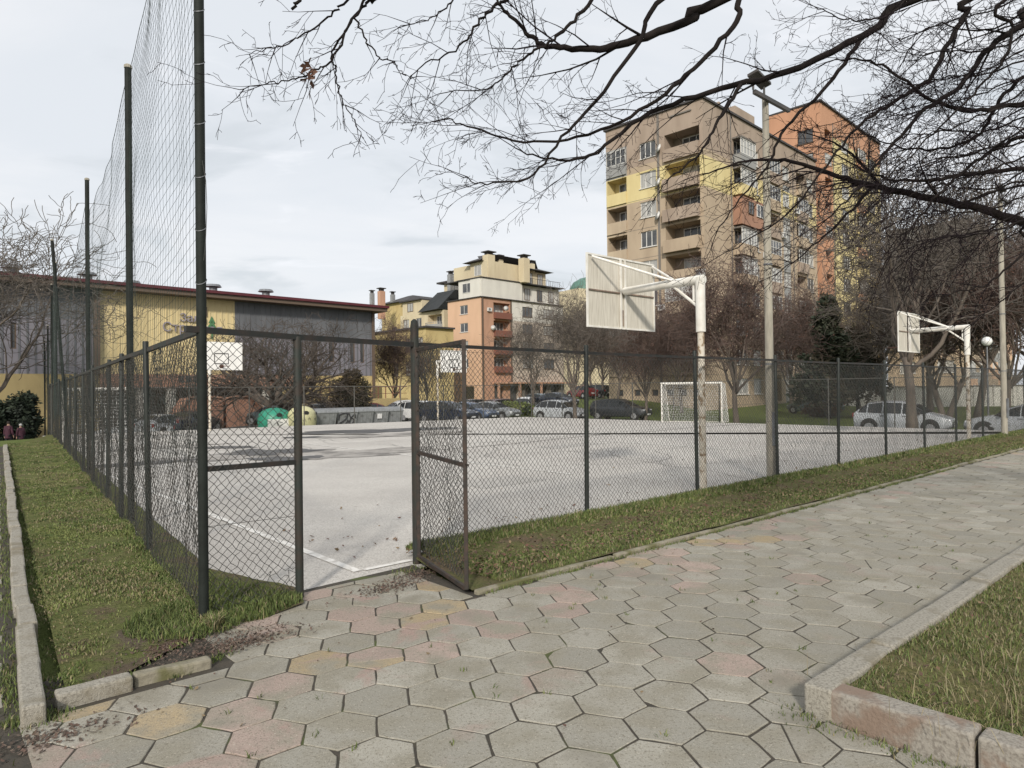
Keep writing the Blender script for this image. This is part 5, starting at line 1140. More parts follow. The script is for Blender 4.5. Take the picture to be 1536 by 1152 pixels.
# low yellow garden walls right of the hall
p, q = at(455, 600, 50), at(612, 600, 60); FY = Face((p.x, p.y), (q.x - p.x, q.y - p.y), (Vector((q.x, q.y, 0)) - Vector((p.x, p.y, 0))).length); bY = thing('garden_wall', 'low yellow terrace wall with iron railing behind the grey bins', 'wall', (p.x, p.y, 0)); mb = MB(); FY.box(mb, 0, FY.L, -1.5, 1.15, -.3, 0); FY.box(mb, 0, FY.L, -1.5, 2.2, -3.3, -3.0); mb.build('wall_panel', M['ochre'], bY); mb = MB()
for k in range(int(FY.L / .9)): FY.box(mb, k * .9, k * .9 + .05, 1.153, 2.1, -.18, -.12)
FY.box(mb, 0, FY.L, 2.1, 2.15, -.18, -.12); FY.box(mb, 0, FY.L, 1.55, 1.59, -.17, -.13); mb.build('railing', M['rail_rust'], bY)
# far roofs that show between the blocks
Q = at(884, 585, 150); bF = thing('house', 'distant house with a green domed roof right of the orange building', 'building', (Q.x, Q.y, 0)); mb = MB(); zz = at(884, 440, 150).z; mb.box((Q.x, Q.y, zz / 2), (14, 10, zz), .6); mb.build('wall', M['cream'], bF); mb = MB(); mb.lathe([(4.2, 0), (4.0, 1.2), (3.2, 2.4), (1.8, 3.2), (.2, 3.6)], (Q.x, Q.y, zz), 16); mb.build('roof', mat('green_copper', (.1, .2, .16), (.07, .15, .12), rough=.6), bF)
# ------------------------------------------------------------------ bare trees
def rv(r_, k=1.0):
    while True:
        v = Vector((r_.uniform(-1, 1), r_.uniform(-1, 1), r_.uniform(-1, 1)))
        if .05 < v.length < 1: return v.normalized() * k
def bend(d, ang, r_):
    a = d.cross(rv(r_)); a = a.normalized() if a.length > 1e-3 else d.orthogonal().normalized()
    return (Matrix.Rotation(ang, 3, a) @ d).normalized()
def grow(out, p, d, L, r, lvl, cfg, r_):
    """one limb: a crooked polyline with tapering radius, then its side shoots"""
    seg = cfg['seg'][lvl]; n = max(2, int(L / seg)); pts = [p]; rad = [r]; wob = cfg['wob'][lvl]; up = cfg['up'][lvl]
    for i in range(n):
        d = (d + rv(r_, wob) + Vector((0, 0, up))).normalized(); pts.append(pts[-1] + d * (L / n)); rad.append(max(cfg['rmin'], r * (1 - .8 * (i + 1) / n)))
    out[min(lvl, 2)].append((pts, rad))
    if lvl + 1 >= len(cfg['kids']): return
    k = cfg['kids'][lvl]; k = k if lvl == 0 else max(1, int(k * L / cfg['ref'][lvl] + r_.random()))
    for j in range(k):
        t = r_.uniform(cfg['from'][lvl], 1) if j > 0 else 1.0
        x = t * n; i = min(int(x), n - 1); q = pts[i].lerp(pts[i + 1], x - i); dd = (pts[i + 1] - pts[i]).normalized()
        nd = bend(dd, R(r_.uniform(*cfg['ang'][lvl])), r_)
        if cfg.get('flat') and lvl >= 1: nd.z *= .7; nd.normalize()
        nl = L * r_.uniform(*cfg['len'][lvl]) * (1 - .35 * t if lvl < 2 else 1)
        grow(out, q, nd, nl, max(cfg['rmin'], rad[i] * r_.uniform(.5, .72)), lvl + 1, cfg, r_)
def rods(lst, n=3):
    P, Q, a, b = [], [], [], []
    for pts, rad in lst:
        for i in range(len(pts) - 1): P.append(pts[i]); Q.append(pts[i + 1]); a.append(rad[i]); b.append(rad[i + 1])
    return prisms(np.array([tuple(v) for v in P]), np.array([tuple(v) for v in Q]), np.array(a), n, np.array(b))
CFG = dict(seg=[.7, .5, .35, .25, .16], wob=[.16, .22, .26, .3, .34], up=[.05, .05, .03, .02, .0], kids=[8, 5, 4, 3, 0], ref=[1, 3.0, 1.5, .8, .4], ang=[(25, 60), (25, 60), (25, 65), (25, 70), (0, 1)],
           len=[(.55, .85), (.45, .7), (.4, .65), (.4, .7), (0, 0)], rmin=.011, **{'from': [.3, .25, .2, .15, 0]})
def tree_proto(seed, H, r0, trunk_len, cfg=CFG, twig='twig_brown', bark='bark_far', leaves=0, spread=1.0, forks=1):
    r_ = random.Random(seed); out = ([], [], []); t = thing('bare_tree', 'bare tree', 'tree')
    for f in range(forks):
        d = Vector((r_.uniform(-.08, .08), r_.uniform(-.08, .08), 1)) if forks == 1 else Vector((math.cos(f * 2.4) * .3, math.sin(f * 2.4) * .3, 1))
        pts = [Vector((0, 0, -.3))]; rad = [r0 * 1.35]
        n = 6
        for i in range(n): d = (d.normalized() + rv(r_, .06)).normalized(); pts.append(pts[-1] + d * (trunk_len / n)); rad.append(r0 * (1.12 if i == 0 else 1 - .3 * i / n))
        out[0].append((pts, rad)); k = cfg['kids'][0] // forks + 1
        for j in range(k):
            x = r_.uniform(.72, 1) if j > 1 else 1; i = min(int(x * n), n - 1); q = pts[i].lerp(pts[i + 1], x * n - i); az = j * 2.4 + r_.uniform(-.4, .4) + f; ti = R(r_.uniform(14, 42) if j > 1 else r_.uniform(4, 18)) * spread
            nd = Vector((math.cos(az) * math.sin(ti), math.sin(az) * math.sin(ti), math.cos(ti))); grow(out, q, nd, (H - trunk_len) * r_.uniform(.62, .82), rad[i] * r_.uniform(.42, .62), 1, cfg, r_)
    mb = MB()
    for pts, rad in out[0] + out[1]: mb.tube(pts, rad, 9 if rad[0] > .1 else 6)
    mb.build('trunk', M[bark], t, smooth=True, world=False)
    V, F = rods(out[2]); mats = [M[twig]]; mi = np.zeros(len(F), int)
    if leaves:
        tips = [p[0][-1] for p in out[2]] + [p[0][len(p[0]) // 2] for p in out[2]]; r_.shuffle(tips); tips = np.array([tuple(p) for p in tips[:leaves]]); n = len(tips); th = nr.uniform(0, 6.28, n); s = nr.uniform(.025, .06, n)
        a = np.stack([np.cos(th), np.sin(th), nr.uniform(-.6, .6, n)], -1) * s[:, None]; b = np.stack([-np.sin(th) * .5, np.cos(th) * .5, nr.uniform(-1, 0, n)], -1) * s[:, None]
        c = tips + nr.normal(0, .05, tips.shape); Vl = np.stack([c - a, c - b * .5, c + a, c + b], 1).reshape(-1, 3); Fl = (np.arange(n) * 4)[:, None] + np.array([[0, 1, 2, 3]]) + len(V); V = np.concatenate([V, Vl]); F = np.concatenate([F, Fl]); mi = np.concatenate([mi, np.ones(n, int)]); mats.append(M['dead_leaf'])
    mesh_np('crown', V, F, mats, t, midx=mi, world=False); return t
cfgB = dict(CFG); cfgB['kids'] = [9, 6, 5, 3, 0]
cfgW = dict(CFG); cfgW['up'] = [.02, -.01, -.01, 0, 0]; cfgW['wob'] = [.2, .28, .3, .32, .34]; cfgW['kids'] = [13, 6, 4, 3, 0]
cfgS = dict(CFG); cfgS['kids'] = [9, 4, 4, 2, 0]; cfgS['wob'] = [.2, .27, .32, .36, .38]
cfgN = dict(CFG); cfgN['kids'] = [9, 5, 4, 3, 0]; cfgN['rmin'] = .012
protos = {
    'red': tree_proto(1, 10, .17, 2.6, cfgB, 'twig_red', 'bark_far', 3800),
    'brown': tree_proto(2, 12, .2, 3.6, cfgN, 'twig_brown', 'bark_far', 500),
    'sparse': tree_proto(9, 11, .19, 2.9, cfgS, 'twig_grey', 'bark_far', 0),
    'grey': tree_proto(3, 11, .17, 2.8, cfgB, 'twig_grey', 'bark_far', 0, forks=2),
    'wide': tree_proto(4, 8.6, .42, 1.9, cfgW, 'twig_dark', 'bark_far', 0, spread=1.75),
}
used = set()
def tree(kind, px, Y, H, label, rz=None, sx=1.0, group='bare trees round the court', z=None):
    p = at(px, 590, Y); base = protos[kind]; H0 = {'red': 10, 'brown': 12, 'grey': 11, 'sparse': 11, 'wide': 8.6}[kind]
    t = base if kind not in used else copy_tree(base); used.add(kind); k = H / H0
    t.location = (p.x, p.y, (tz(p.x, p.y) if z is None else z)); t.scale = (k * sx, k * sx, k); t.rotation_euler.z = rnd.uniform(0, 6.28) if rz is None else rz
    tag(t, label, 'tree', group); return t
tree('wide', 412, 44.5, 8.6, 'thick old spreading bare tree in front of the sports hall, behind the bins', .6, 1.12)
tree('red', 1104, 41, 10.2, 'reddish bare tree with clinging leaves, right behind the nearest backboard post', 1.0, 1.0)
tree('sparse', 862, 46, 10.0, 'tall bare tree before the orange building, beside the silver hatchback', 2.2, .85)
tree('sparse', 800, 60, 9.6, 'bare tree close to the front of the orange building', 3.0, .8)
tree('red', 968, 50, 8.6, 'small reddish bare tree between the wagon and the white goal', 4.1, .85)
tree('brown', 925, 62, 10.5, 'bare tree at the left edge of the beige apartment block', 5.2, .75)
tree('red', 1022, 58, 9.5, 'reddish bare tree under the lower balconies of the beige block', .4, .85)
tree('sparse', 1186, 62, 10.5, 'pale grey bare tree just right of the concrete floodlight pole', 3.5, .85)
tree('red', 1215, 60, 11.5, 'reddish bare tree in front of the right wing of the beige block', 2.0, .8)
tree('sparse', 1367, 28.6, 12.5, 'tall bare tree whose trunk stands in front of the silver hatchback', .9, .95)
tree('brown', 1330, 52, 12.5, 'tall bare tree on the slope behind the conifer', 2.5, .95)
tree('grey', 1418, 41, 12.0, 'forked bare tree on the slope under the slatted backboard', 5.5, 1.0)
tree('brown', 1465, 48, 15.0, 'tall brown bare tree on the slope left of the globe lamp', 4.4, 1.0)
tree('red', 1512, 38, 11.0, 'reddish bare tree at the right edge behind the pale pole', 1.7, 1.0)
tree('sparse', 1395, 62, 14.5, 'grey bare tree high on the slope before the far orange block', .2, 1.1)
tree('brown', 1560, 52, 16.0, 'big bare tree at the right margin before the far housing block', 3.3, 1.1)
tree('brown', 1290, 66, 10.5, 'bare tree before the yellow wall of the tall orange block', 1.2, .85)
tree('sparse', -40, 33, 12.4, 'large grey bare tree at the left edge above the sports hall roof', 2.9, 1.15)
tree('red', 592, 66, 9.2, 'reddish bare tree before the cream house, left of the gate post', 2.4, .8)
tree('brown', 640, 74, 9.0, 'bare tree between the gate post and the orange building', .7, .8)
tree('brown', 890, 96, 13.5, 'distant bare tree between the orange building and the beige block', 2.2, .9)
tree('red', 905, 78, 10.5, 'distant reddish bare tree left of the beige block', 1.2, .9)

# evergreens: thousands of small leaf sprays through the crown's volume
def spray(name, par, c, dims, n, mats, seed, shape='cone', size=.22, lumps=14):
    g = np.random.default_rng(seed); cs = []
    for k in range(lumps):
        h = (k + .5) / lumps; rr = (1 - h) ** .75 if shape == 'cone' else math.sin(PI * min(.97, .12 + .8 * h)) ** .7
        for j in range(max(2, int(6 * rr + 1))): a = g.uniform(0, 6.28); q = rr * g.uniform(.35, 1); cs.append((math.cos(a) * q * dims[0], math.sin(a) * q * dims[1], h * dims[2], .16 + .2 * rr))
    cs = np.array(cs); idx = g.integers(0, len(cs), n); u = g.normal(0, 1, (n, 3)); u /= np.linalg.norm(u, axis=1, keepdims=True); u *= g.uniform(.2, 1, (n, 1)) ** .5
    P = cs[idx, :3] + u * cs[idx, 3:4] * np.array([dims[0], dims[1], dims[2] * .45]); P = P + np.array(c)
    d = g.normal(0, 1, (n, 3)); d[:, 2] = np.abs(d[:, 2]) * .6 - .15; d /= np.linalg.norm(d, axis=1, keepdims=True); s = np.cross(d, g.normal(0, 1, (n, 3))); s /= np.linalg.norm(s, axis=1, keepdims=True); L = size * g.uniform(.5, 1.3, (n, 1))
    V = np.stack([P - s * L * .16, P + d * L * .5 - s * L * .24, P + d * L, P + d * L * .5 + s * L * .24], 1).reshape(-1, 3); F = (np.arange(n) * 4)[:, None] + np.array([[0, 1, 2, 3]])
    tone_ = (idx * 7919 % 100) / 100; mi = np.where(tone_ < .45, 0, np.where(tone_ < .8, 1, 2)); mi = np.where(g.uniform(0, 1, n) < .2, g.integers(0, len(mats), n), mi)
    return mesh_np(name, V, F, mats, par, midx=mi, world=False)
def evergreen(px, Y, w, h, label, cat, mats, seed, shape, n, name, size=.22, stem=.12, lift=0):
    p = at(px, 590, Y); t = thing(name, label, cat, (p.x, p.y, tz(p.x, p.y))); mb = MB(); mb.tube([(0, 0, -.2), (.03, 0, h * .4), (0, .02, h * .8)], [stem, stem * .7, stem * .2], 8); mb.build('trunk', M['bark'], t, world=False); spray('crown', t, (0, 0, lift), (w / 2, w / 2, h - lift), n, mats, seed, shape, size)
evergreen(1243, 49, 4.6, 8.6, 'dark broad conifer on the slope between the long fence posts', 'conifer', M['needle'], 1, 'cone', 15000, 'conifer', .34, .16, 1.5)
evergreen(1286, 52, 4.2, 6.6, 'lower brownish conifer beside the dark broad one', 'conifer', [M['bushleaf'][0], M['needle'][2], M['needle'][0]], 2, 'cone', 9000, 'conifer', .34, .14, 1.6)
evergreen(529, 46.5, 2.6, 3.6, 'rounded brown thuja bush behind the grey bins', 'bush', M['bushleaf'], 3, 'round', 11000, 'thuja_bush', .2, .1)
evergreen(34, 39.6, 1.7, 3.1, 'dark evergreen bush by the far end of the left fence', 'bush', M['evergreen'], 4, 'round', 5000, 'evergreen_bush', .26, .08)
evergreen(-3, 39, 1.6, 2.7, 'dark spiky bush at the left edge against the yellow plinth', 'bush', M['evergreen'], 5, 'round', 3500, 'evergreen_bush', .26, .08)
evergreen(1230, 52, 2.4, 1.0, 'low heap of dry brown brush on the grass slope', 'bush', [M['dead_leaf'], M['leaf_litter'][1], M['leaf_litter'][0]], 6, 'round', 3000, 'dry_bush', .3, .03)
evergreen(773, 57, 3.4, 1.3, 'light green hedge clump between the parked cars', 'bush', [M['grass'][1], M['grass'][2], M['evergreen'][1]], 7, 'round', 4000, 'hedge', .2, .03)

# ------------------------------------------------------------------ the big linden whose boughs hang into the view
r_ = random.Random(21)
t = thing('overhanging_tree', 'large bare dark tree whose drooping boughs hang over the path from the right', 'tree', (9.2, 4.6, 0))
limbs, twigs = [], []
TR = [Vector((9.2, 4.6, -.2)), Vector((9.15, 4.62, 1.2)), Vector((9.0, 4.7, 2.6)), Vector((8.8, 4.8, 4.2)), Vector((8.55, 4.9, 6.0))]
mb = MB(); mb.tube(TR, [.36, .27, .25, .22, .16], 14); mb.build('trunk', M['bark'], t, smooth=True)
def smooth_path(P, n=6):
    P = [P[0] * 2 - P[1]] + P + [P[-1] * 2 - P[-2]]; out = []
    for i in range(1, len(P) - 2):
        for k in range(n):
            s = k / n; a, b, c, d = P[i - 1], P[i], P[i + 1], P[i + 2]
            out.append(.5 * ((2 * b) + (c - a) * s + (2 * a - 5 * b + 4 * c - d) * s * s + (3 * b - a - 3 * c + d) * s ** 3))
    out.append(P[-2]); return out
def shoot(p, d, L, r, lvl):
    seg = (.2, .13, .075, .05)[lvl]; n = max(3, int(L / seg)); pts = [p]; rad = [r]; droop = (-.035, -.045, -.03, -.01)[lvl]; wob = (.2, .26, .32, .36)[lvl]
    for i in range(n):
        f = i / n; d = (d + rv(r_, wob) + Vector((0, 0, droop if f < .7 else .03))).normalized(); pts.append(pts[-1] + d * (L / n)); rad.append(max(.0016, r * (1 - .78 * (i + 1) / n)))
    (limbs if lvl == 0 and r > .009 else twigs).append((pts, rad))
    if lvl == 3: return
    k = int((L / (.105, .075, .065)[lvl]) * r_.uniform(.75, 1.15)); s = 1
    for j in range(k):
        f = .12 + .88 * (j + r_.random()) / k; x = min(f, .999) * n; i = int(x); q = pts[i].lerp(pts[i + 1], x - i); dd = (pts[i + 1] - pts[i]).normalized(); nd = bend(dd, R(r_.uniform(28, 62)), r_)
        ll = L * r_.uniform(.26, .55) * (1 - .45 * f); ll = max(ll, (.2, .09, .04)[lvl])
        if lvl < 2 or r_.random() < .8: shoot(q, nd, ll, max(.0018, rad[i] * r_.uniform(.4, .62)), lvl + 1)
def limb(px, r0, r1, side=10, sl=(.7, 1.5), start=0.0, pre=None, seed_dir=None, end=True):
    P = [at(*p) for p in px]
    if pre: P = [Vector(q) for q in pre] + P
    pts = smooth_path(P); n = len(pts); pts = [p + rv(r_, .012) for p in pts]; rad = [r0 + (r1 - r0) * (i / (n - 1)) ** .8 for i in range(n)]; limbs.append((pts, rad))
    for j in range(side):
        f = start + (1 - start) * (j + r_.random()) / side; x = min(f, .995) * (n - 1); i = int(x); q = pts[i].lerp(pts[i + 1], x - i); dd = (pts[i + 1] - pts[i]).normalized()
        nd = bend(dd, R(r_.uniform(22, 58)), r_); nd = (nd + Vector((-.12, .03, -.16))).normalized(); shoot(q, nd, r_.uniform(*sl) * (1 - .3 * f), max(.004, rad[i] * r_.uniform(.3, .5)), 0)
    if end: shoot(pts[-1], (pts[-1] - pts[-2]).normalized(), r_.uniform(*sl) * .6, r1, 0)
T4, T3, T2_ = tuple(TR[4]), tuple(TR[3]), tuple(TR[2])
# the long bough that crosses the blocks
limb([(1400, -12, 5.6), (1310, 45, 5.6), (1180, 108, 5.6), (1062, 138, 5.6), (960, 178, 5.6), (885, 234, 5.6), (828, 239, 5.6), (772, 224, 5.6)], .05, .005, 15, (.6, 1.3), .42, pre=[T3, (6.6, 5.3, 5.6)])
# the lower bough from the right edge
limb([(1640, 365, 5.9), (1536, 334, 5.9), (1440, 306, 5.9), (1330, 284, 5.9), (1270, 268, 5.9), (1190, 242, 5.9), (1120, 243, 5.9), (1052, 262, 5.9)], .058, .005, 18, (.6, 1.25), .40, pre=[T2_])
# boughs over the top of the view
limb([(1100, -8, 5.0), (1040, 26, 5.0), (940, 66, 5.0), (880, 72, 5.0), (820, 68, 5.0), (790, 48, 5.0), (755, 14, 5.0), (742, -20, 5.0)], .05, .007, 11, (.5, 1.1), .40, pre=[T4, (5.2, 5.0, 5.9)])
limb([(1125, -14, 4.9), (1106, 30, 4.9), (1050, 92, 4.9), (985, 150, 4.9), (900, 196, 4.9), (800, 214, 4.9), (720, 195, 4.9), (668, 178, 4.9)], .03, .004, 12, (.4, .95), .36, pre=[(4.6, 5.0, 6.0), (2.8, 4.9, 5.2)])
limb([(1010, -14, 4.7), (960, 60, 4.7), (905, 140, 4.7), (850, 196, 4.7), (800, 262, 4.7), (730, 276, 4.7), (690, 262, 4.7)], .022, .003, 9, (.3, .75), .42, pre=[(2.6, 4.8, 5.4)])
# far left drooping sprays
limb([(572, -20, 4.3), (548, 0, 4.3), (522, 42, 4.3), (498, 88, 4.3), (470, 106, 4.3), (430, 122, 4.3), (392, 126, 4.3), (352, 133, 4.3)], .016, .0025, 10, (.2, .55), .36, pre=[T4, (5, 4.6, 6.6), (1.8, 4.4, 6.4), (-.3, 4.3, 5.2)])
limb([(590, -20, 4.35), (556, 0, 4.35), (528, 30, 4.35), (500, 78, 4.35), (504, 110, 4.35), (512, 150, 4.35), (530, 178, 4.35), (543, 206, 4.35)], .013, .002, 8, (.15, .4), .42, pre=[(.6, 4.4, 5.4)])
limb([(536, -12, 4.25), (500, 18, 4.25), (470, 42, 4.25), (436, 62, 4.25), (400, 74, 4.25), (372, 82, 4.25)], .010, .002, 8, (.15, .4), .3, pre=[(-.2, 4.3, 4.9)])
limb([(470, -30, 4.0), (452, -6, 4.0), (440, 14, 4.0)], .014, .009, 0, end=False, pre=[(-.6, 4.0, 4.8)])
limb([(530, 20, 4.3), (548, 58, 4.3), (568, 84, 4.3), (590, 92, 4.3), (606, 112, 4.3), (620, 118, 4.3)], .007, .002, 6, (.12, .3), .2)
limb([(790, -16, 4.8), (742, 10, 4.8), (712, 40, 4.8), (690, 70, 4.8), (640, 96, 4.8), (612, 120, 4.8)], .017, .003, 9, (.3, .7), .2, pre=[(1.4, 4.8, 5.2)])
limb([(690, -16, 4.6), (668, 10, 4.6), (640, 30, 4.6), (596, 42, 4.6)], .008, .002, 6, (.15, .4), .2)
limb([(900, -14, 4.8), (862, 30, 4.8), (830, 60, 4.8), (790, 84, 4.8), (760, 110, 4.8), (730, 132, 4.8), (660, 140, 4.8)], .016, .003, 11, (.3, .8), .2)
# the fan at upper right
limb([(1640, 10, 5.0), (1536, 36, 5.0), (1480, 78, 5.0), (1440, 128, 5.0), (1380, 172, 5.0), (1326, 234, 5.0), (1288, 284, 5.0), (1236, 332, 5.0)], .035, .005, 13, (.45, 1.0), .25, pre=[T3])
limb([(1500, -14, 5.3), (1452, 20, 5.3), (1420, 70, 5.3), (1392, 120, 5.3), (1330, 160, 5.3), (1285, 190, 5.3), (1240, 250, 5.3), (1180, 320, 5.3), (1090, 380, 5.3)], .03, .004, 13, (.4, .95), .2, pre=[(7.2, 5.4, 5.6)])
limb([(1640, 130, 5.2), (1560, 150, 5.2), (1470, 165, 5.2), (1400, 152, 5.2), (1340, 108, 5.2), (1290, 88, 5.2), (1240, 92, 5.2)], .028, .004, 13, (.4, .9), .2, pre=[T3])
limb([(1640, 270, 5.4), (1536, 254, 5.4), (1450, 262, 5.4), (1380, 272, 5.4), (1310, 262, 5.4), (1260, 236, 5.4)], .03, .005, 13, (.4, .9), .15, pre=[T3])
limb([(1640, 180, 4.8), (1550, 200, 4.8), (1490, 226, 4.8), (1440, 262, 4.8), (1400, 300, 4.8), (1360, 350, 4.8), (1330, 390, 4.8)], .022, .004, 12, (.35, .8), .1, pre=[T3])
limb([(1640, 330, 4.7), (1548, 372, 4.7), (1490, 420, 4.7), (1440, 438, 4.7), (1400, 446, 4.7)], .014, .003, 7, (.3, .7), .1, pre=[T2_])
limb([(1640, 60, 5.6), (1560, 96, 5.6), (1500, 150, 5.6), (1470, 200, 5.6), (1410, 224, 5.6), (1350, 220, 5.6), (1290, 200, 5.6)], .026, .004, 13, (.4, .9), .12, pre=[T3])
limb([(1560, -20, 4.6), (1520, 40, 4.6), (1505, 90, 4.6), (1460, 140, 4.6), (1400, 200, 4.6), (1340, 258, 4.6), (1300, 300, 4.6)], .016, .003, 11, (.3, .75), .1, pre=[(7.0, 4.7, 5.4)])
limb([(1640, 400, 5.1), (1560, 410, 5.1), (1500, 452, 5.1), (1440, 500, 5.1)], .012, .003, 6, (.3, .6), .1, pre=[T2_])
limb([(1380, -16, 5.1), (1336, 20, 5.1), (1300, 30, 5.1), (1260, 26, 5.1), (1220, 10, 5.1)], .012, .003, 8, (.25, .6), .1)
limb([(1290, 60, 5.6), (1240, 128, 5.55), (1180, 190, 5.5), (1150, 250, 5.5), (1110, 300, 5.5), (1072, 352, 5.5)], .02, .004, 8, (.3, .7), .15)
limb([(1110, 128, 5.6), (1078, 180, 5.5), (1050, 228, 5.5), (1005, 268, 5.5), (982, 300, 5.5)], .018, .003, 7, (.3, .6), .15)
limb([(1310, 280, 5.9), (1262, 330, 5.8), (1210, 376, 5.8), (1150, 420, 5.8)], .016, .003, 7, (.3, .7), .15)
for k in range(19):                          # the thicket of finer boughs towards the trunk
    y0 = -45 + k * 20; dpt = 4.6 + .16 * (k * 5 % 9); x0 = 1640
    limb([(x0, y0 - 20, dpt), (1560, y0 + 8, dpt), (1480, y0 + 34 + 8 * (k % 3), dpt), (1400, y0 + 44 + 22 * (k % 2), dpt), (1345, y0 + 62 + 22 * (k % 3), dpt)], .013, .003, 12, (.4, .95), .03, pre=[T3 if k > 2 else T4])
mb = MB()
for pts, rad in limbs: mb.tube(pts, rad, 8 if rad[0] > .02 else 5)
mb.build('boughs', M['bark'], t, smooth=True)
V, F = rods(twigs); mesh_np('crown', V, F, M['twig'], t)
print('twig segments', len(F) // 3)
# a tangle of dead leaves caught in the left-hand spray
mb = MB(); c = at(463, 112, 4.3)
for k in range(26):
    p = c + Vector((r_.gauss(0, .022), r_.gauss(0, .02), r_.gauss(0, .04))); a, b = rv(r_, .03), rv(r_, .018); mb.quad(p - a, p + b, p + a, p - b)
mb.build('dead_leaves', M['dead_leaf'], t)
# ------------------------------------------------------------------ cars
def paint(name, c): return plain(name, c, .32, .15, .6)
def car_proto(kind):
    """lofted body along x (front at +x), glass, wheels, lamps"""
    # stations: x, z low, z belt, half width low, half width belt, z roof, half width roof
    if kind == 'hatch': L, S = 3.95, [(-1.97, .42, .78, .66, .70, .82, .60), (-1.93, .30, .92, .78, .80, .98, .66), (-1.72, .22, .96, .84, .84, 1.18, .62), (-1.35, .2, .95, .86, .85, 1.44, .60), (-.7, .2, .93, .86, .86, 1.51, .61), (.1, .2, .92, .86, .86, 1.49, .61), (.55, .2, .92, .86, .86, 1.34, .62), (1.05, .2, .93, .86, .85, .97, .70), (1.45, .22, .86, .85, .82, .88, .66), (1.8, .28, .74, .80, .76, .76, .60), (1.97, .40, .62, .62, .6, .64, .5)]
    elif kind == 'wagon': L, S = 4.5, [(-2.25, .42, .82, .70, .74, .86, .64), (-2.2, .30, .95, .82, .84, 1.1, .68), (-2.0, .24, .98, .87, .87, 1.44, .64), (-1.5, .22, .97, .89, .88, 1.53, .64), (-.6, .22, .95, .89, .89, 1.57, .64), (.2, .22, .95, .89, .89, 1.54, .64), (.62, .22, .95, .89, .89, 1.36, .66), (1.15, .22, .98, .89, .88, 1.03, .74), (1.7, .24, .92, .88, .85, .95, .68), (2.08, .30, .80, .83, .78, .83, .62), (2.25, .42, .66, .66, .62, .68, .52)]
    else: L, S = 4.5, [(-2.25, .42, .80, .68, .72, .82, .62), (-2.2, .30, .94, .80, .80, .96, .70), (-1.75, .24, .97, .86, .84, 1.01, .74), (-1.45, .22, .96, .87, .86, 1.08, .70), (-.95, .2, .94, .87, .87, 1.38, .60), (-.4, .2, .93, .87, .87, 1.44, .60), (.2, .2, .92, .87, .87, 1.42, .60), (.62, .2, .92, .87, .87, 1.28, .62), (1.12, .2, .93, .87, .86, .97, .70), (1.7, .24, .86, .86, .82, .88, .66), (2.08, .30, .74, .80, .76, .77, .60), (2.25, .42, .62, .64, .6, .64, .5)]
    t = thing('parked_car', 'car', 'car'); ring = []
    for (x, zl, zb, wl, wb, zr, wr) in S:
        zm = zl + (zb - zl) * .45
        ring.append([(x, -wl * .9, zl), (x, -wl, zl + .08), (x, -max(wl, wb) - .015, zm), (x, -wb, zb), (x, -wr, zr - .05 * (zr - zb > .2)), (x, -wr * .6, zr + .01), (x, 0, zr + .02), (x, wr * .6, zr + .01), (x, wr, zr - .05 * (zr - zb > .2)), (x, wb, zb), (x, max(wl, wb) + .015, zm), (x, wl, zl + .08), (x, wl * .9, zl)])
    mb = MB(); n = len(ring[0])
    for row in ring: mb.v += row
    for i in range(len(ring) - 1):
        for k in range(n - 1): mb.f.append((i * n + k, (i + 1) * n + k, (i + 1) * n + k + 1, i * n + k + 1)); mb.m.append(0)
        mb.f.append((i * n + n - 1, (i + 1) * n + n - 1, (i + 1) * n, i * n)); mb.m.append(0)
    mb.f += [tuple(range(n)), tuple((len(ring) - 1) * n + k for k in range(n))[::-1]]; mb.m += [0, 0]
    body = mb.build('body', paint('car_paint_' + kind, (.35, .36, .37)), t, auto=38, world=False)
    st = [i for i, s in enumerate(S) if s[5] - s[2] > .3]; i0, i1 = st[0], st[-1]
    def off(p, q, r, s, d=.012, ins=.10):
        c = (Vector(p) + Vector(q) + Vector(r) + Vector(s)) / 4; nrm = (Vector(r) - Vector(p)).cross(Vector(s) - Vector(q)); nrm.normalize()
        if nrm.dot(c - Vector((0, 0, .8))) < 0: nrm = -nrm
        return [Vector(v).lerp(c, ins) + nrm * d for v in (p, q, r, s)]
    for sgn, (lo, hi) in ((1, (9, 8)), (-1, (3, 4))):
        mb = MB(); groups = [(i, i + 1) for i in range(i0, i1)]
        if len(groups) > 3: groups = groups[:1] + groups[1:]
        for (a, b) in [(i0 - (kind == 'hatch'), i0)] * (kind == 'hatch') + groups + [(i1, i1 + 1)]:
            p, q, r2, s = ring[a][lo], ring[b][lo], ring[b][hi], ring[a][hi]; mb.add(off(p, q, r2, s, .012, .09), [(0, 1, 2, 3) if sgn < 0 else (3, 2, 1, 0)])
        mb.build('side_window', M['carglass'], t, world=False)
    mb = MB()
    for (a, b) in ((i1, i1 + 1),):
        for k in (4, 5, 6, 7): mb.add(off(ring[a][k], ring[b][k], ring[b][k + 1], ring[a][k + 1], .012, .03), [(0, 1, 2, 3)])
    mb.build('windscreen', M['carglass'], t, world=False)
    mb = MB()
    for k in (4, 5, 6, 7): mb.add(off(ring[i0 - 1][k], ring[i0][k], ring[i0][k + 1], ring[i0 - 1][k + 1], .012, .06), [(0, 1, 2, 3)])
    mb.build('rear_window', M['carglass'], t, world=False)
    wx = (L / 2 - .78, -L / 2 + .72); mb = MB(); mb.tube([(0, -.09, 0), (0, .09, 0)], .31, 18); tm = mb.build('tyre', M['tyre']).data; mb = MB(); mb.tube([(0, -.105, 0), (0, .105, 0)], .2, 14)
    for k in range(5): a = k * 2 * PI / 5; mb.bar((0, -.108, 0), (.19 * math.cos(a), -.108, .19 * math.sin(a)), .03, .012); mb.bar((0, .108, 0), (.19 * math.cos(a), .108, .19 * math.sin(a)), .03, .012)
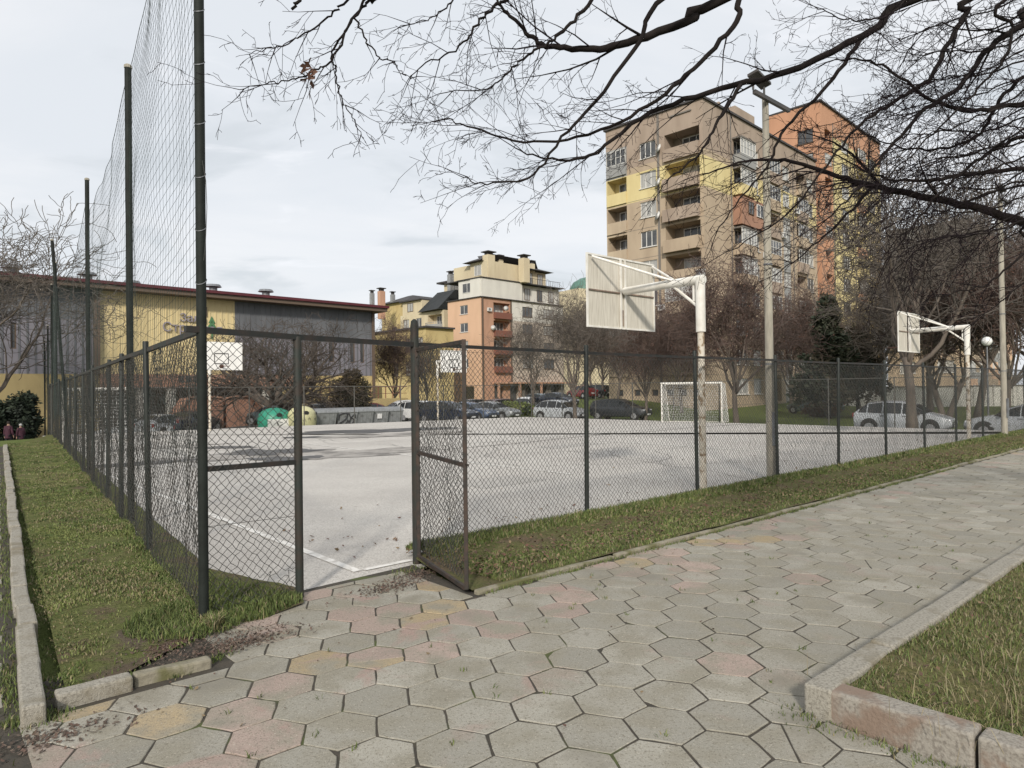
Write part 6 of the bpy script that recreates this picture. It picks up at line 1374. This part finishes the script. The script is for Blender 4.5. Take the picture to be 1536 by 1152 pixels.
    rm = mb.build('rim', M['rimsilver']).data
    for o in [o for o in COL.objects if o.data in (tm, rm) and o.parent is None]: bpy.data.objects.remove(o)
    ar = MB()
    for x in wx:
        for y in (-.80, .80):
            w = link(bpy.data.objects.new('wheel', tm), t); w.location = (x, y, .31); link(bpy.data.objects.new('rim', rm), w)
            s = 1 if y > 0 else -1; ar.tube([(x, y - .15 * s, .36), (x, y + .075 * s + .006 * s, .36)], .37, 20)
    ar.build('wheel_arch', M['trim'], t, world=False)
    xf = S[-2][0]; xr = S[1][0]
    for y in (-.56, .56):
        mb = MB(); mb.box((xf + .0, y, .66 if kind != 'wagon' else .72), (.24, .3, .13)); mb.build('headlight', M['lamp_c'], t, bevel=.03, world=False)
        mb = MB(); mb.box((xr - .01, y * 1.18, .86), (.14, .16, .2)); mb.build('tail_light', M['lamp_r'], t, bevel=.02, world=False)
        mb = MB(); mb.box((i1 and S[i1 + 1][0] - .28, y * 1.72, .98), (.14, .18, .12)); mb.build('mirror', M['trim'], t, bevel=.03, world=False)
    mb = MB(); mb.box((S[-1][0] - .01, 0, .42), (.06, 1.05, .16)); mb.box((S[-1][0] - .02, 0, .56), (.06, .8, .06)); mb.build('grille', M['trim'], t, bevel=.02, world=False)
    mb = MB(); mb.box((S[-1][0] + .025, 0, .42), (.012, .5, .11)); mb.box((S[0][0] - .012, 0, .62), (.012, .5, .11)); mb.build('number_plate', M['plate'], t, world=False)
    mb = MB()
    for y in (-1, 1):
        for x in (-.15, .75): mb.box((x - .55, y * (.885 if kind != 'wagon' else .915), .84), (.16, .02, .025))
    mb.build('door_handle', M['trim'], t, world=False); return t
CARS = {k: car_proto(k) for k in ('hatch', 'wagon', 'sedan')}; used_c = set()
PAINTS = {n: paint('car_paint_' + n, c) for n, c in dict(silver=(.46, .48, .5), grey=(.2, .21, .22), dark=(.025, .028, .032), navy=(.02, .028, .05), red=(.2, .018, .022), maroon=(.07, .015, .02), white=(.68, .68, .67), blue=(.05, .075, .13), teal=(.09, .13, .14), black=(.012, .012, .013)).items()}
def car(kind, px, Y, heading, colour, label, z=None):
    """heading in degrees: 0 points right across the view, 90 away from the camera"""
    p = at(px, 600, Y); t = CARS[kind] if kind not in used_c else copy_tree(CARS[kind]); used_c.add(kind); zz = tz(p.x, p.y) + .006 if z is None else z
    t.location = (p.x, p.y, zz); t.rotation_euler.z = R(heading); tag(t, label, 'car', 'cars parked round the court'); recolour(t, ('body',), PAINTS[colour]); return t
STR = math.degrees(math.atan2(ru.y, ru.x))
car('hatch', 1356, 31.3, STR + 4, 'silver', 'silver hatchback parked on the street beyond the long fence')
car('sedan', 1546, 28.3, STR + 180, 'silver', 'silver saloon at the right edge, its bonnet behind the pale pole')
car('wagon', 931, 51.5, STR + 12, 'dark', 'dark estate car parked left of the white goal')
car('hatch', 841, 50.5, STR + 10, 'silver', 'silver hatchback parked by the tall tree before the orange building')
car('sedan', 738, 52, STR + 14, 'grey', 'grey saloon with bright headlights, front one of the row before the orange building')
car('sedan', 704, 50.5, STR + 12, 'blue', 'blue grey saloon just right of the open gate leaf')
car('wagon', 672, 49.5, STR + 14, 'navy', 'dark blue van-like car seen through the gate mesh')
car('wagon', 640, 52, STR + 18, 'white', 'white car just right of the gate hinge post')
car('wagon', 602, 56, 212, 'white', 'white off-road car parked nose left behind the bins')
car('sedan', 560, 53, 20, 'red', 'red saloon whose roof shows above the grey bins')
car('wagon', 512, 51, 200, 'dark', 'dark estate car behind the graffiti bin')
car('hatch', 470, 49, 205, 'grey', 'grey hatchback behind the yellow bin')
car('sedan', 408, 50, 200, 'teal', 'greenish grey saloon just behind the green recycling bin')
car('sedan', 204, 43, 200, 'silver', 'silver saloon behind the left goal')
car('hatch', 247, 44, 80, 'silver', 'silver hatchback parked nose in towards the hall')
car('sedan', 288, 45.5, 78, 'navy', 'dark blue saloon just left of the corner pole')
car('wagon', 757, 61, STR + 95, 'maroon', 'dark red car parked side-on behind the row of saloons')
car('hatch', 787, 66, 250, 'white', 'white hatchback parked right behind the light green hedge clump')
car('hatch', 812, 68, STR, 'teal', 'pale teal hatchback beneath the arcade of the orange building')
car('sedan', 836, 66, STR, 'navy', 'dark blue saloon behind the tall tree trunk')
car('hatch', 873, 78, STR + 170, 'red', 'bright red hatchback in the back row by the beige block')
car('wagon', 893, 80, STR + 175, 'black', 'black car beside the red hatchback in the back row')
car('hatch', 716, 62, STR + 90, 'black', 'black hatchback in the back row beside the orange wall')
car('sedan', 1222, 58, STR + 170, 'teal', 'pale teal car on the slope beside the conifer')

# ------------------------------------------------------------------ bins
LB = LN * 1.0
def bell_bin(px, m, lab, panel=True, Y=38.8):
    p = at(px, 630, Y); t = thing('recycling_bin', lab, 'bin', (p.x, p.y, tz(p.x, p.y)), 'bell shaped recycling bins')
    mb = MB(); mb.lathe([(.60, .05), (.68, .1), (.71, .5), (.70, .8), (.64, 1.02), (.5, 1.2), (.28, 1.32), (.1, 1.36)], n=20); mb.build('body', M[m], t, auto=40, world=False)
    rz = math.atan2(fu.y, fu.x); f = -LN
    mb = MB(); c = f * .71
    if panel:
        mb.box((c.x, c.y, .44), (1.0, .04, .58), rz); o = mb.build('label_panel', M['white_render'] if 'white_render' in M else M['board_white'], t, bevel=.008, world=False)
        mb = MB(); d = f * .73; q = fu * .09
        for k in range(3): a = k * 2.094 + .5; b = a + 1.5; e = lambda a: d + fu * .13 * math.cos(a) + Vector((0, 0, .46 + .13 * math.sin(a))); mb.bar(e(a), e(b), .035, .01, up=f)
        mb.build('recycling_mark', M['black_line'], o, world=False)
    mb = MB(); d = f * .66; mb.tube([d * .85 + Vector((0, 0, .96)), d * 1.05 + Vector((0, 0, .95))], .12, 14); mb.build('port', M['trim'], t, world=False)
    mb = MB(); mb.tube([(-.1, 0, 1.34), (-.1, 0, 1.45), (.1, 0, 1.45), (.1, 0, 1.34)], .02, 6); mb.build('lifting_hook', M['grey_metal'], t, world=False)
    if not panel:
        mb = MB(); r2 = random.Random(4)
        for k in range(9): a = r2.uniform(-1.2, 1.2); z = r2.uniform(.4, 1.0); e = lambda a, z: f * .715 * math.cos(a) + fu * .715 * math.sin(a) + Vector((0, 0, z)); mb.tube([e(a, z), e(a + .12, z + .12), e(a + .2, z - .06)], .012, 4)
        mb.build('scrawl', M['spray'], t, world=False)
    t.location.z += .12; t.scale = (1.3, 1.3, .98) if panel else (1.12, 1.12, .94); return t
bell_bin(412, 'bin_green', 'green bell shaped recycling bin with a white panel')
bell_bin(453, 'bin_yellow', 'yellow recycling bin with scrawls, next to the green one', False)
def container(px, Y, lab, graffiti=0, first=[None]):
    p = at(px, 630, Y)
    if first[0] is None:
        t = thing('waste_container', lab, 'bin', (0, 0, 0), 'grey wheeled waste containers'); mb = MB()
        P = [(-.56, -.40, .2), (.56, -.40, .2), (.56, .40, .2), (-.56, .40, .2), (-.66, -.5, 1.08), (.66, -.5, 1.08), (.66, .5, 1.08), (-.66, .5, 1.08)]; mb.hexa(P)
        for x in (-.4, -.13, .13, .4): mb.bar((x, -.415, .24), (x * 1.12, -.505, 1.04), .05, .03, up=(0, 1, 0))
        mb.bar((-.69, -.5, 1.06), (.69, -.5, 1.06), .06); mb.build('body', M['bin_grey'], t, bevel=.015, world=False)
        mb = MB(); n = 9; A = [(.5 * math.cos(a), 1.09 + .24 * math.sin(a)) for a in np.linspace(0, PI, n)]; vs = [(-.67, y, z) for y, z in A] + [(.67, y, z) for y, z in A]
        mb.add(vs, [(i, i + 1, n + i + 1, n + i) for i in range(n - 1)] + [tuple(range(n))[::-1], tuple(range(n, 2 * n))]); mb.build('lid', M['bin_grey'], t, auto=30, world=False)
        for x in (-.72, .72): mb = MB(); mb.tube([(x - .05, 0, .92), (x + .05, 0, .92)], .05, 10); mb.build('lifting_pin', M['grey_metal'], t, world=False)
        for x in (-.45, .45):
            for y in (-.32, .32): mb = MB(); mb.tube([(x, y - .03, .1), (x, y + .03, .1)], .1, 12); mb.bar((x, y, .1), (x, y, .22), .04); mb.build('wheel', M['tyre'], t, world=False)
        first[0] = t
    else: t = copy_tree(first[0]); tag(t, lab)
    t.location = (p.x, p.y, tz(p.x, p.y)); t.rotation_euler.z = math.atan2(fu.y, fu.x) + rnd.uniform(-.1, .1); return t
containers = []
for px, Y, lab in ((485, 40.3, 'grey waste container at the left end of its row, next to the yellow bin'), (517, 41.3, 'grey waste container scrawled with a big black graffiti tag'), (541, 42.0, 'plain grey waste container in the middle, under the thuja bush'), (564, 42.8, 'grey waste container with a small white sticker'), (586, 43.6, 'grey waste container at the right end of its row')): containers.append(container(px, Y, lab))
def on_front(par, polys, r, m, name):
    mb = MB()
    for P in polys: mb.tube([(x, -.46 - (z - .65) * .11 - .035, z) for x, z in P], r, 5)
    return mb.build(name, m, par, world=False)
on_front(containers[1], [[(-.55, .6), (-.5, .9), (-.3, 1.0), (.0, .98), (-.05, .7), (-.3, .5), (-.5, .4), (-.4, .3), (-.1, .34), (.05, .6)], [(.08, 1.0), (.2, .7), (.1, .4), (.3, .35), (.42, .6), (.22, .75), (.45, .95), (.5, .7)]], .04, M['spray'], 'graffiti')
mb = MB(); mb.hexa([(-.14, -.54, .62), (.16, -.54, .62), (.16, -.49, .62), (-.14, -.49, .62), (-.14, -.57, .92), (.16, -.57, .92), (.16, -.52, .92), (-.14, -.52, .92)]); mb.build('sticker', M['plate'], containers[3], world=False)

# ------------------------------------------------------------------ people on the path at the far left
def person(px, Y, h, lab, coat, cap=None, z=None, facing=90):
    p = at(px, 640, Y); zz = tz(p.x, p.y) if z is None else z; t = thing('person', lab, 'person', (p.x, p.y, zz)); s = h / 1.7
    def skin(name, verts, edges, m, par):
        me = bpy.data.meshes.new(name); me.from_pydata([(x * s, y * s, q * s) for x, y, q, r in verts], edges, []); me.materials.append(m); o = link(bpy.data.objects.new(name, me), par)
        md = o.modifiers.new('skin', 'SKIN'); sk = me.skin_vertices[0] if me.skin_vertices else None
        if sk is None: o.data.attributes; bpy.context.view_layer.update()
        return o, me
    body = [(0, 0, .92, .13), (0, 0, 1.15, .125), (0, .0, 1.36, .135), (0, .01, 1.47, .055), (0, .02, 1.56, .075), (0, .02, 1.64, .07),
            (.17, 0, 1.38, .055), (.235, -.02, 1.12, .043), (.23, .07, .90, .034), (.225, .1, .82, .03), (-.17, 0, 1.38, .055), (-.235, .02, 1.12, .043), (-.235, .02, .88, .034), (-.235, .03, .80, .03),
            (.09, 0, .86, .085), (.1, .08, .48, .06), (.1, .0, .09, .042), (.1, .12, .04, .038), (-.09, 0, .86, .085), (-.1, -.02, .48, .06), (-.1, -.2, .12, .042), (-.1, -.12, .04, .038)]
    E = [(0, 1), (1, 2), (2, 3), (3, 4), (4, 5), (2, 6), (6, 7), (7, 8), (8, 9), (2, 10), (10, 11), (11, 12), (12, 13), (0, 14), (14, 15), (15, 16), (16, 17), (0, 18), (18, 19), (19, 20), (20, 21)]
    for hb, sg in ((9, 1), (13, -1)):          # five short fingers on each hand
        b = body[hb]
        for k, (dx, dy, dz) in enumerate(((-.018, .01, -.07), (-.006, .014, -.085), (.006, .012, -.08), (.016, .008, -.065), (-.028, .035, -.03))): body.append((b[0] + dx * sg, b[1] + dy, b[2] + dz, .009)); E.append((hb, len(body) - 1))
    mb = MB()                                  # one continuous lofted skin from rings round every bone
    def skinmesh(name, vv, ee, m, par, grow_=0.0, sub=2):
        me = bpy.data.meshes.new(name); me.from_pydata([(x * s, y * s, q * s) for x, y, q, r in vv], ee, []); me.materials.append(m); o = link(bpy.data.objects.new(name, me), par)
        o.modifiers.new('skin', 'SKIN').use_smooth_shade = True
        if not me.skin_vertices: 
            bm = bmesh.new(); bm.from_mesh(me); bm.verts.layers.skin.verify(); bm.to_mesh(me); bm.free()
        for i, sv in enumerate(me.skin_vertices[0].data): sv.radius = ((vv[i][3] + grow_) * s,) * 2; sv.use_root = i == 0
        o.modifiers.new('smooth', 'SUBSURF').levels = sub; o.modifiers['smooth'].render_levels = sub; return o
    skinmesh('body', body, E, M['skin'], t, 0)
    c = [body[i] for i in (0, 1, 2, 3, 6, 7, 8, 10, 11, 12)]; ce = [(0, 1), (1, 2), (2, 3), (2, 4), (4, 5), (5, 6), (2, 7), (7, 8), (8, 9)]; c = [(x, y, q, r + (.05 if i < 3 else .02)) for i, (x, y, q, r) in enumerate(c)] + [(0, 0, .72, .19)]; ce.append((0, 10)); skinmesh('coat', c, ce, coat, t)
    c = [body[i] for i in (0, 14, 15, 16, 18, 19, 20)]; ce = [(0, 1), (1, 2), (2, 3), (0, 4), (4, 5), (5, 6)]; skinmesh('trousers', [(x, y, q, r + .018) for x, y, q, r in c], ce, M['darkcloth'], t)
    for i, j in ((16, 17), (20, 21)): mb = MB(); a, b = body[i], body[j]; mb.bar((a[0] * s, (a[1] - .05) * s, .035 * s), (b[0] * s, (b[1] + .06) * s, .035 * s), .09 * s, .08 * s); mb.build('shoe', M['trim'], t, bevel=.02, world=False)
    mb = MB(); mb.lathe([(.085 * s, 0), (.092 * s, .05 * s), (.08 * s, .1 * s), (.04 * s, .135 * s), (.005, .14 * s)], (0, .005 * s, 1.57 * s), 14); mb.build('cap' if cap else 'hair', cap or M['hair'], t, smooth=True, world=False)
    mb = MB(); mb.box((0, .1 * s, 1.58 * s), (.025 * s, .03 * s, .04 * s)); mb.box((-.03 * s, .088 * s, 1.61 * s), (.02 * s, .01 * s, .012 * s)); mb.box((.03 * s, .088 * s, 1.61 * s), (.02 * s, .01 * s, .012 * s)); mb.box((0, .088 * s, 1.535 * s), (.045 * s, .012 * s, .01 * s)); mb.build('face', M['skin'], t, bevel=.004, world=False)
    t.rotation_euler.z = R(facing - 90); return t
person(12.5, 38, 1.66, 'person in a maroon coat and dark trousers walking away on the left path', M['maroon'], z=None)
person(31, 38.4, 1.5, 'person in a dark red top and white cap beside the left fence', M['maroon'], M['white_cloth'], facing=160)

# ------------------------------------------------------------------ light and sky
SUN_AZ = Vector((-.10, -1.0, 0)).normalized(); EL = R(29)
sd = SUN_AZ * math.cos(EL) + Vector((0, 0, math.sin(EL)))
sun_d = bpy.data.lights.new('sun', 'SUN'); sun_d.energy = SUN_E; sun_d.angle = R(SUN_A); sun_d.color = (1, .94, .85); sun = bpy.data.objects.new('sun', sun_d); COL.objects.link(sun); sun.rotation_euler = (-sd).to_track_quat('-Z', 'Y').to_euler()
w = bpy.data.worlds.new('World'); scene.world = w; w.use_nodes = True; nt = w.node_tree; bg = nt.nodes['Background']
sky = nt.nodes.new('ShaderNodeTexSky'); sky.sky_type = 'NISHITA'; sky.sun_disc = False; sky.sun_elevation = EL; sky.sun_rotation = math.atan2(SUN_AZ.x, SUN_AZ.y); sky.dust_density = 3; sky.air_density = 1.0
tc = nt.nodes.new('ShaderNodeTexCoord'); sp = nt.nodes.new('ShaderNodeSeparateXYZ'); nt.links.new(tc.outputs['Generated'], sp.inputs[0])
az_ = nt.nodes.new('ShaderNodeMath'); az_.operation = 'ADD'; az_.inputs[1].default_value = .22; nt.links.new(sp.outputs['Z'], az_.inputs[0]); mx = nt.nodes.new('ShaderNodeMath'); mx.operation = 'MAXIMUM'; mx.inputs[1].default_value = .1; nt.links.new(az_.outputs[0], mx.inputs[0])
cb = nt.nodes.new('ShaderNodeCombineXYZ')
for i, ax_ in enumerate('XY'):
    d_ = nt.nodes.new('ShaderNodeMath'); d_.operation = 'DIVIDE'; nt.links.new(sp.outputs[ax_], d_.inputs[0]); nt.links.new(mx.outputs[0], d_.inputs[1]); nt.links.new(d_.outputs[0], cb.inputs[i])
def cloud(scale, lo, hi, off, det=7, stretch=(1, 1.6, 1)):
    mp = nt.nodes.new('ShaderNodeMapping'); mp.inputs['Location'].default_value = off; mp.inputs['Scale'].default_value = stretch; nt.links.new(cb.outputs[0], mp.inputs[0]); n = nt.nodes.new('ShaderNodeTexNoise'); n.inputs['Scale'].default_value = scale; n.inputs['Detail'].default_value = det; n.inputs['Roughness'].default_value = .55; n.inputs['Distortion'].default_value = .5; nt.links.new(mp.outputs[0], n.inputs['Vector']); return ramp(nt, n.outputs['Fac'], lo, hi)
k = SKY_S
c1 = mixc(nt, cloud(.9, .38, .66, (3.1, 1.7, 0)), tuple(x / k for x in (.572, .596, .626)), tuple(x / k for x in (.642, .651, .668)))
c2 = mixc(nt, cloud(1.7, .5, .68, (1.3, 4.2, 0), 8), c1, tuple(x / k for x in (.505, .532, .558)))
c3 = mixc(nt, cloud(2.6, .56, .74, (7.3, 2.2, 0), 8), c2, tuple(x / k for x in (.665, .675, .70)))
o = mixc(nt, .92, sky.outputs[0], c3)
nt.links.new(o, bg.inputs['Color']); bg.inputs['Strength'].default_value = SKY_S
vs = scene.view_settings; vs.view_transform = 'Standard'; vs.look = 'None'; vs.gamma = 1; vs.use_curve_mapping = False; vs.exposure = EXPO
scene.cycles.use_denoising = True; scene.cycles.max_bounces = 6; scene.cycles.transparent_max_bounces = 8
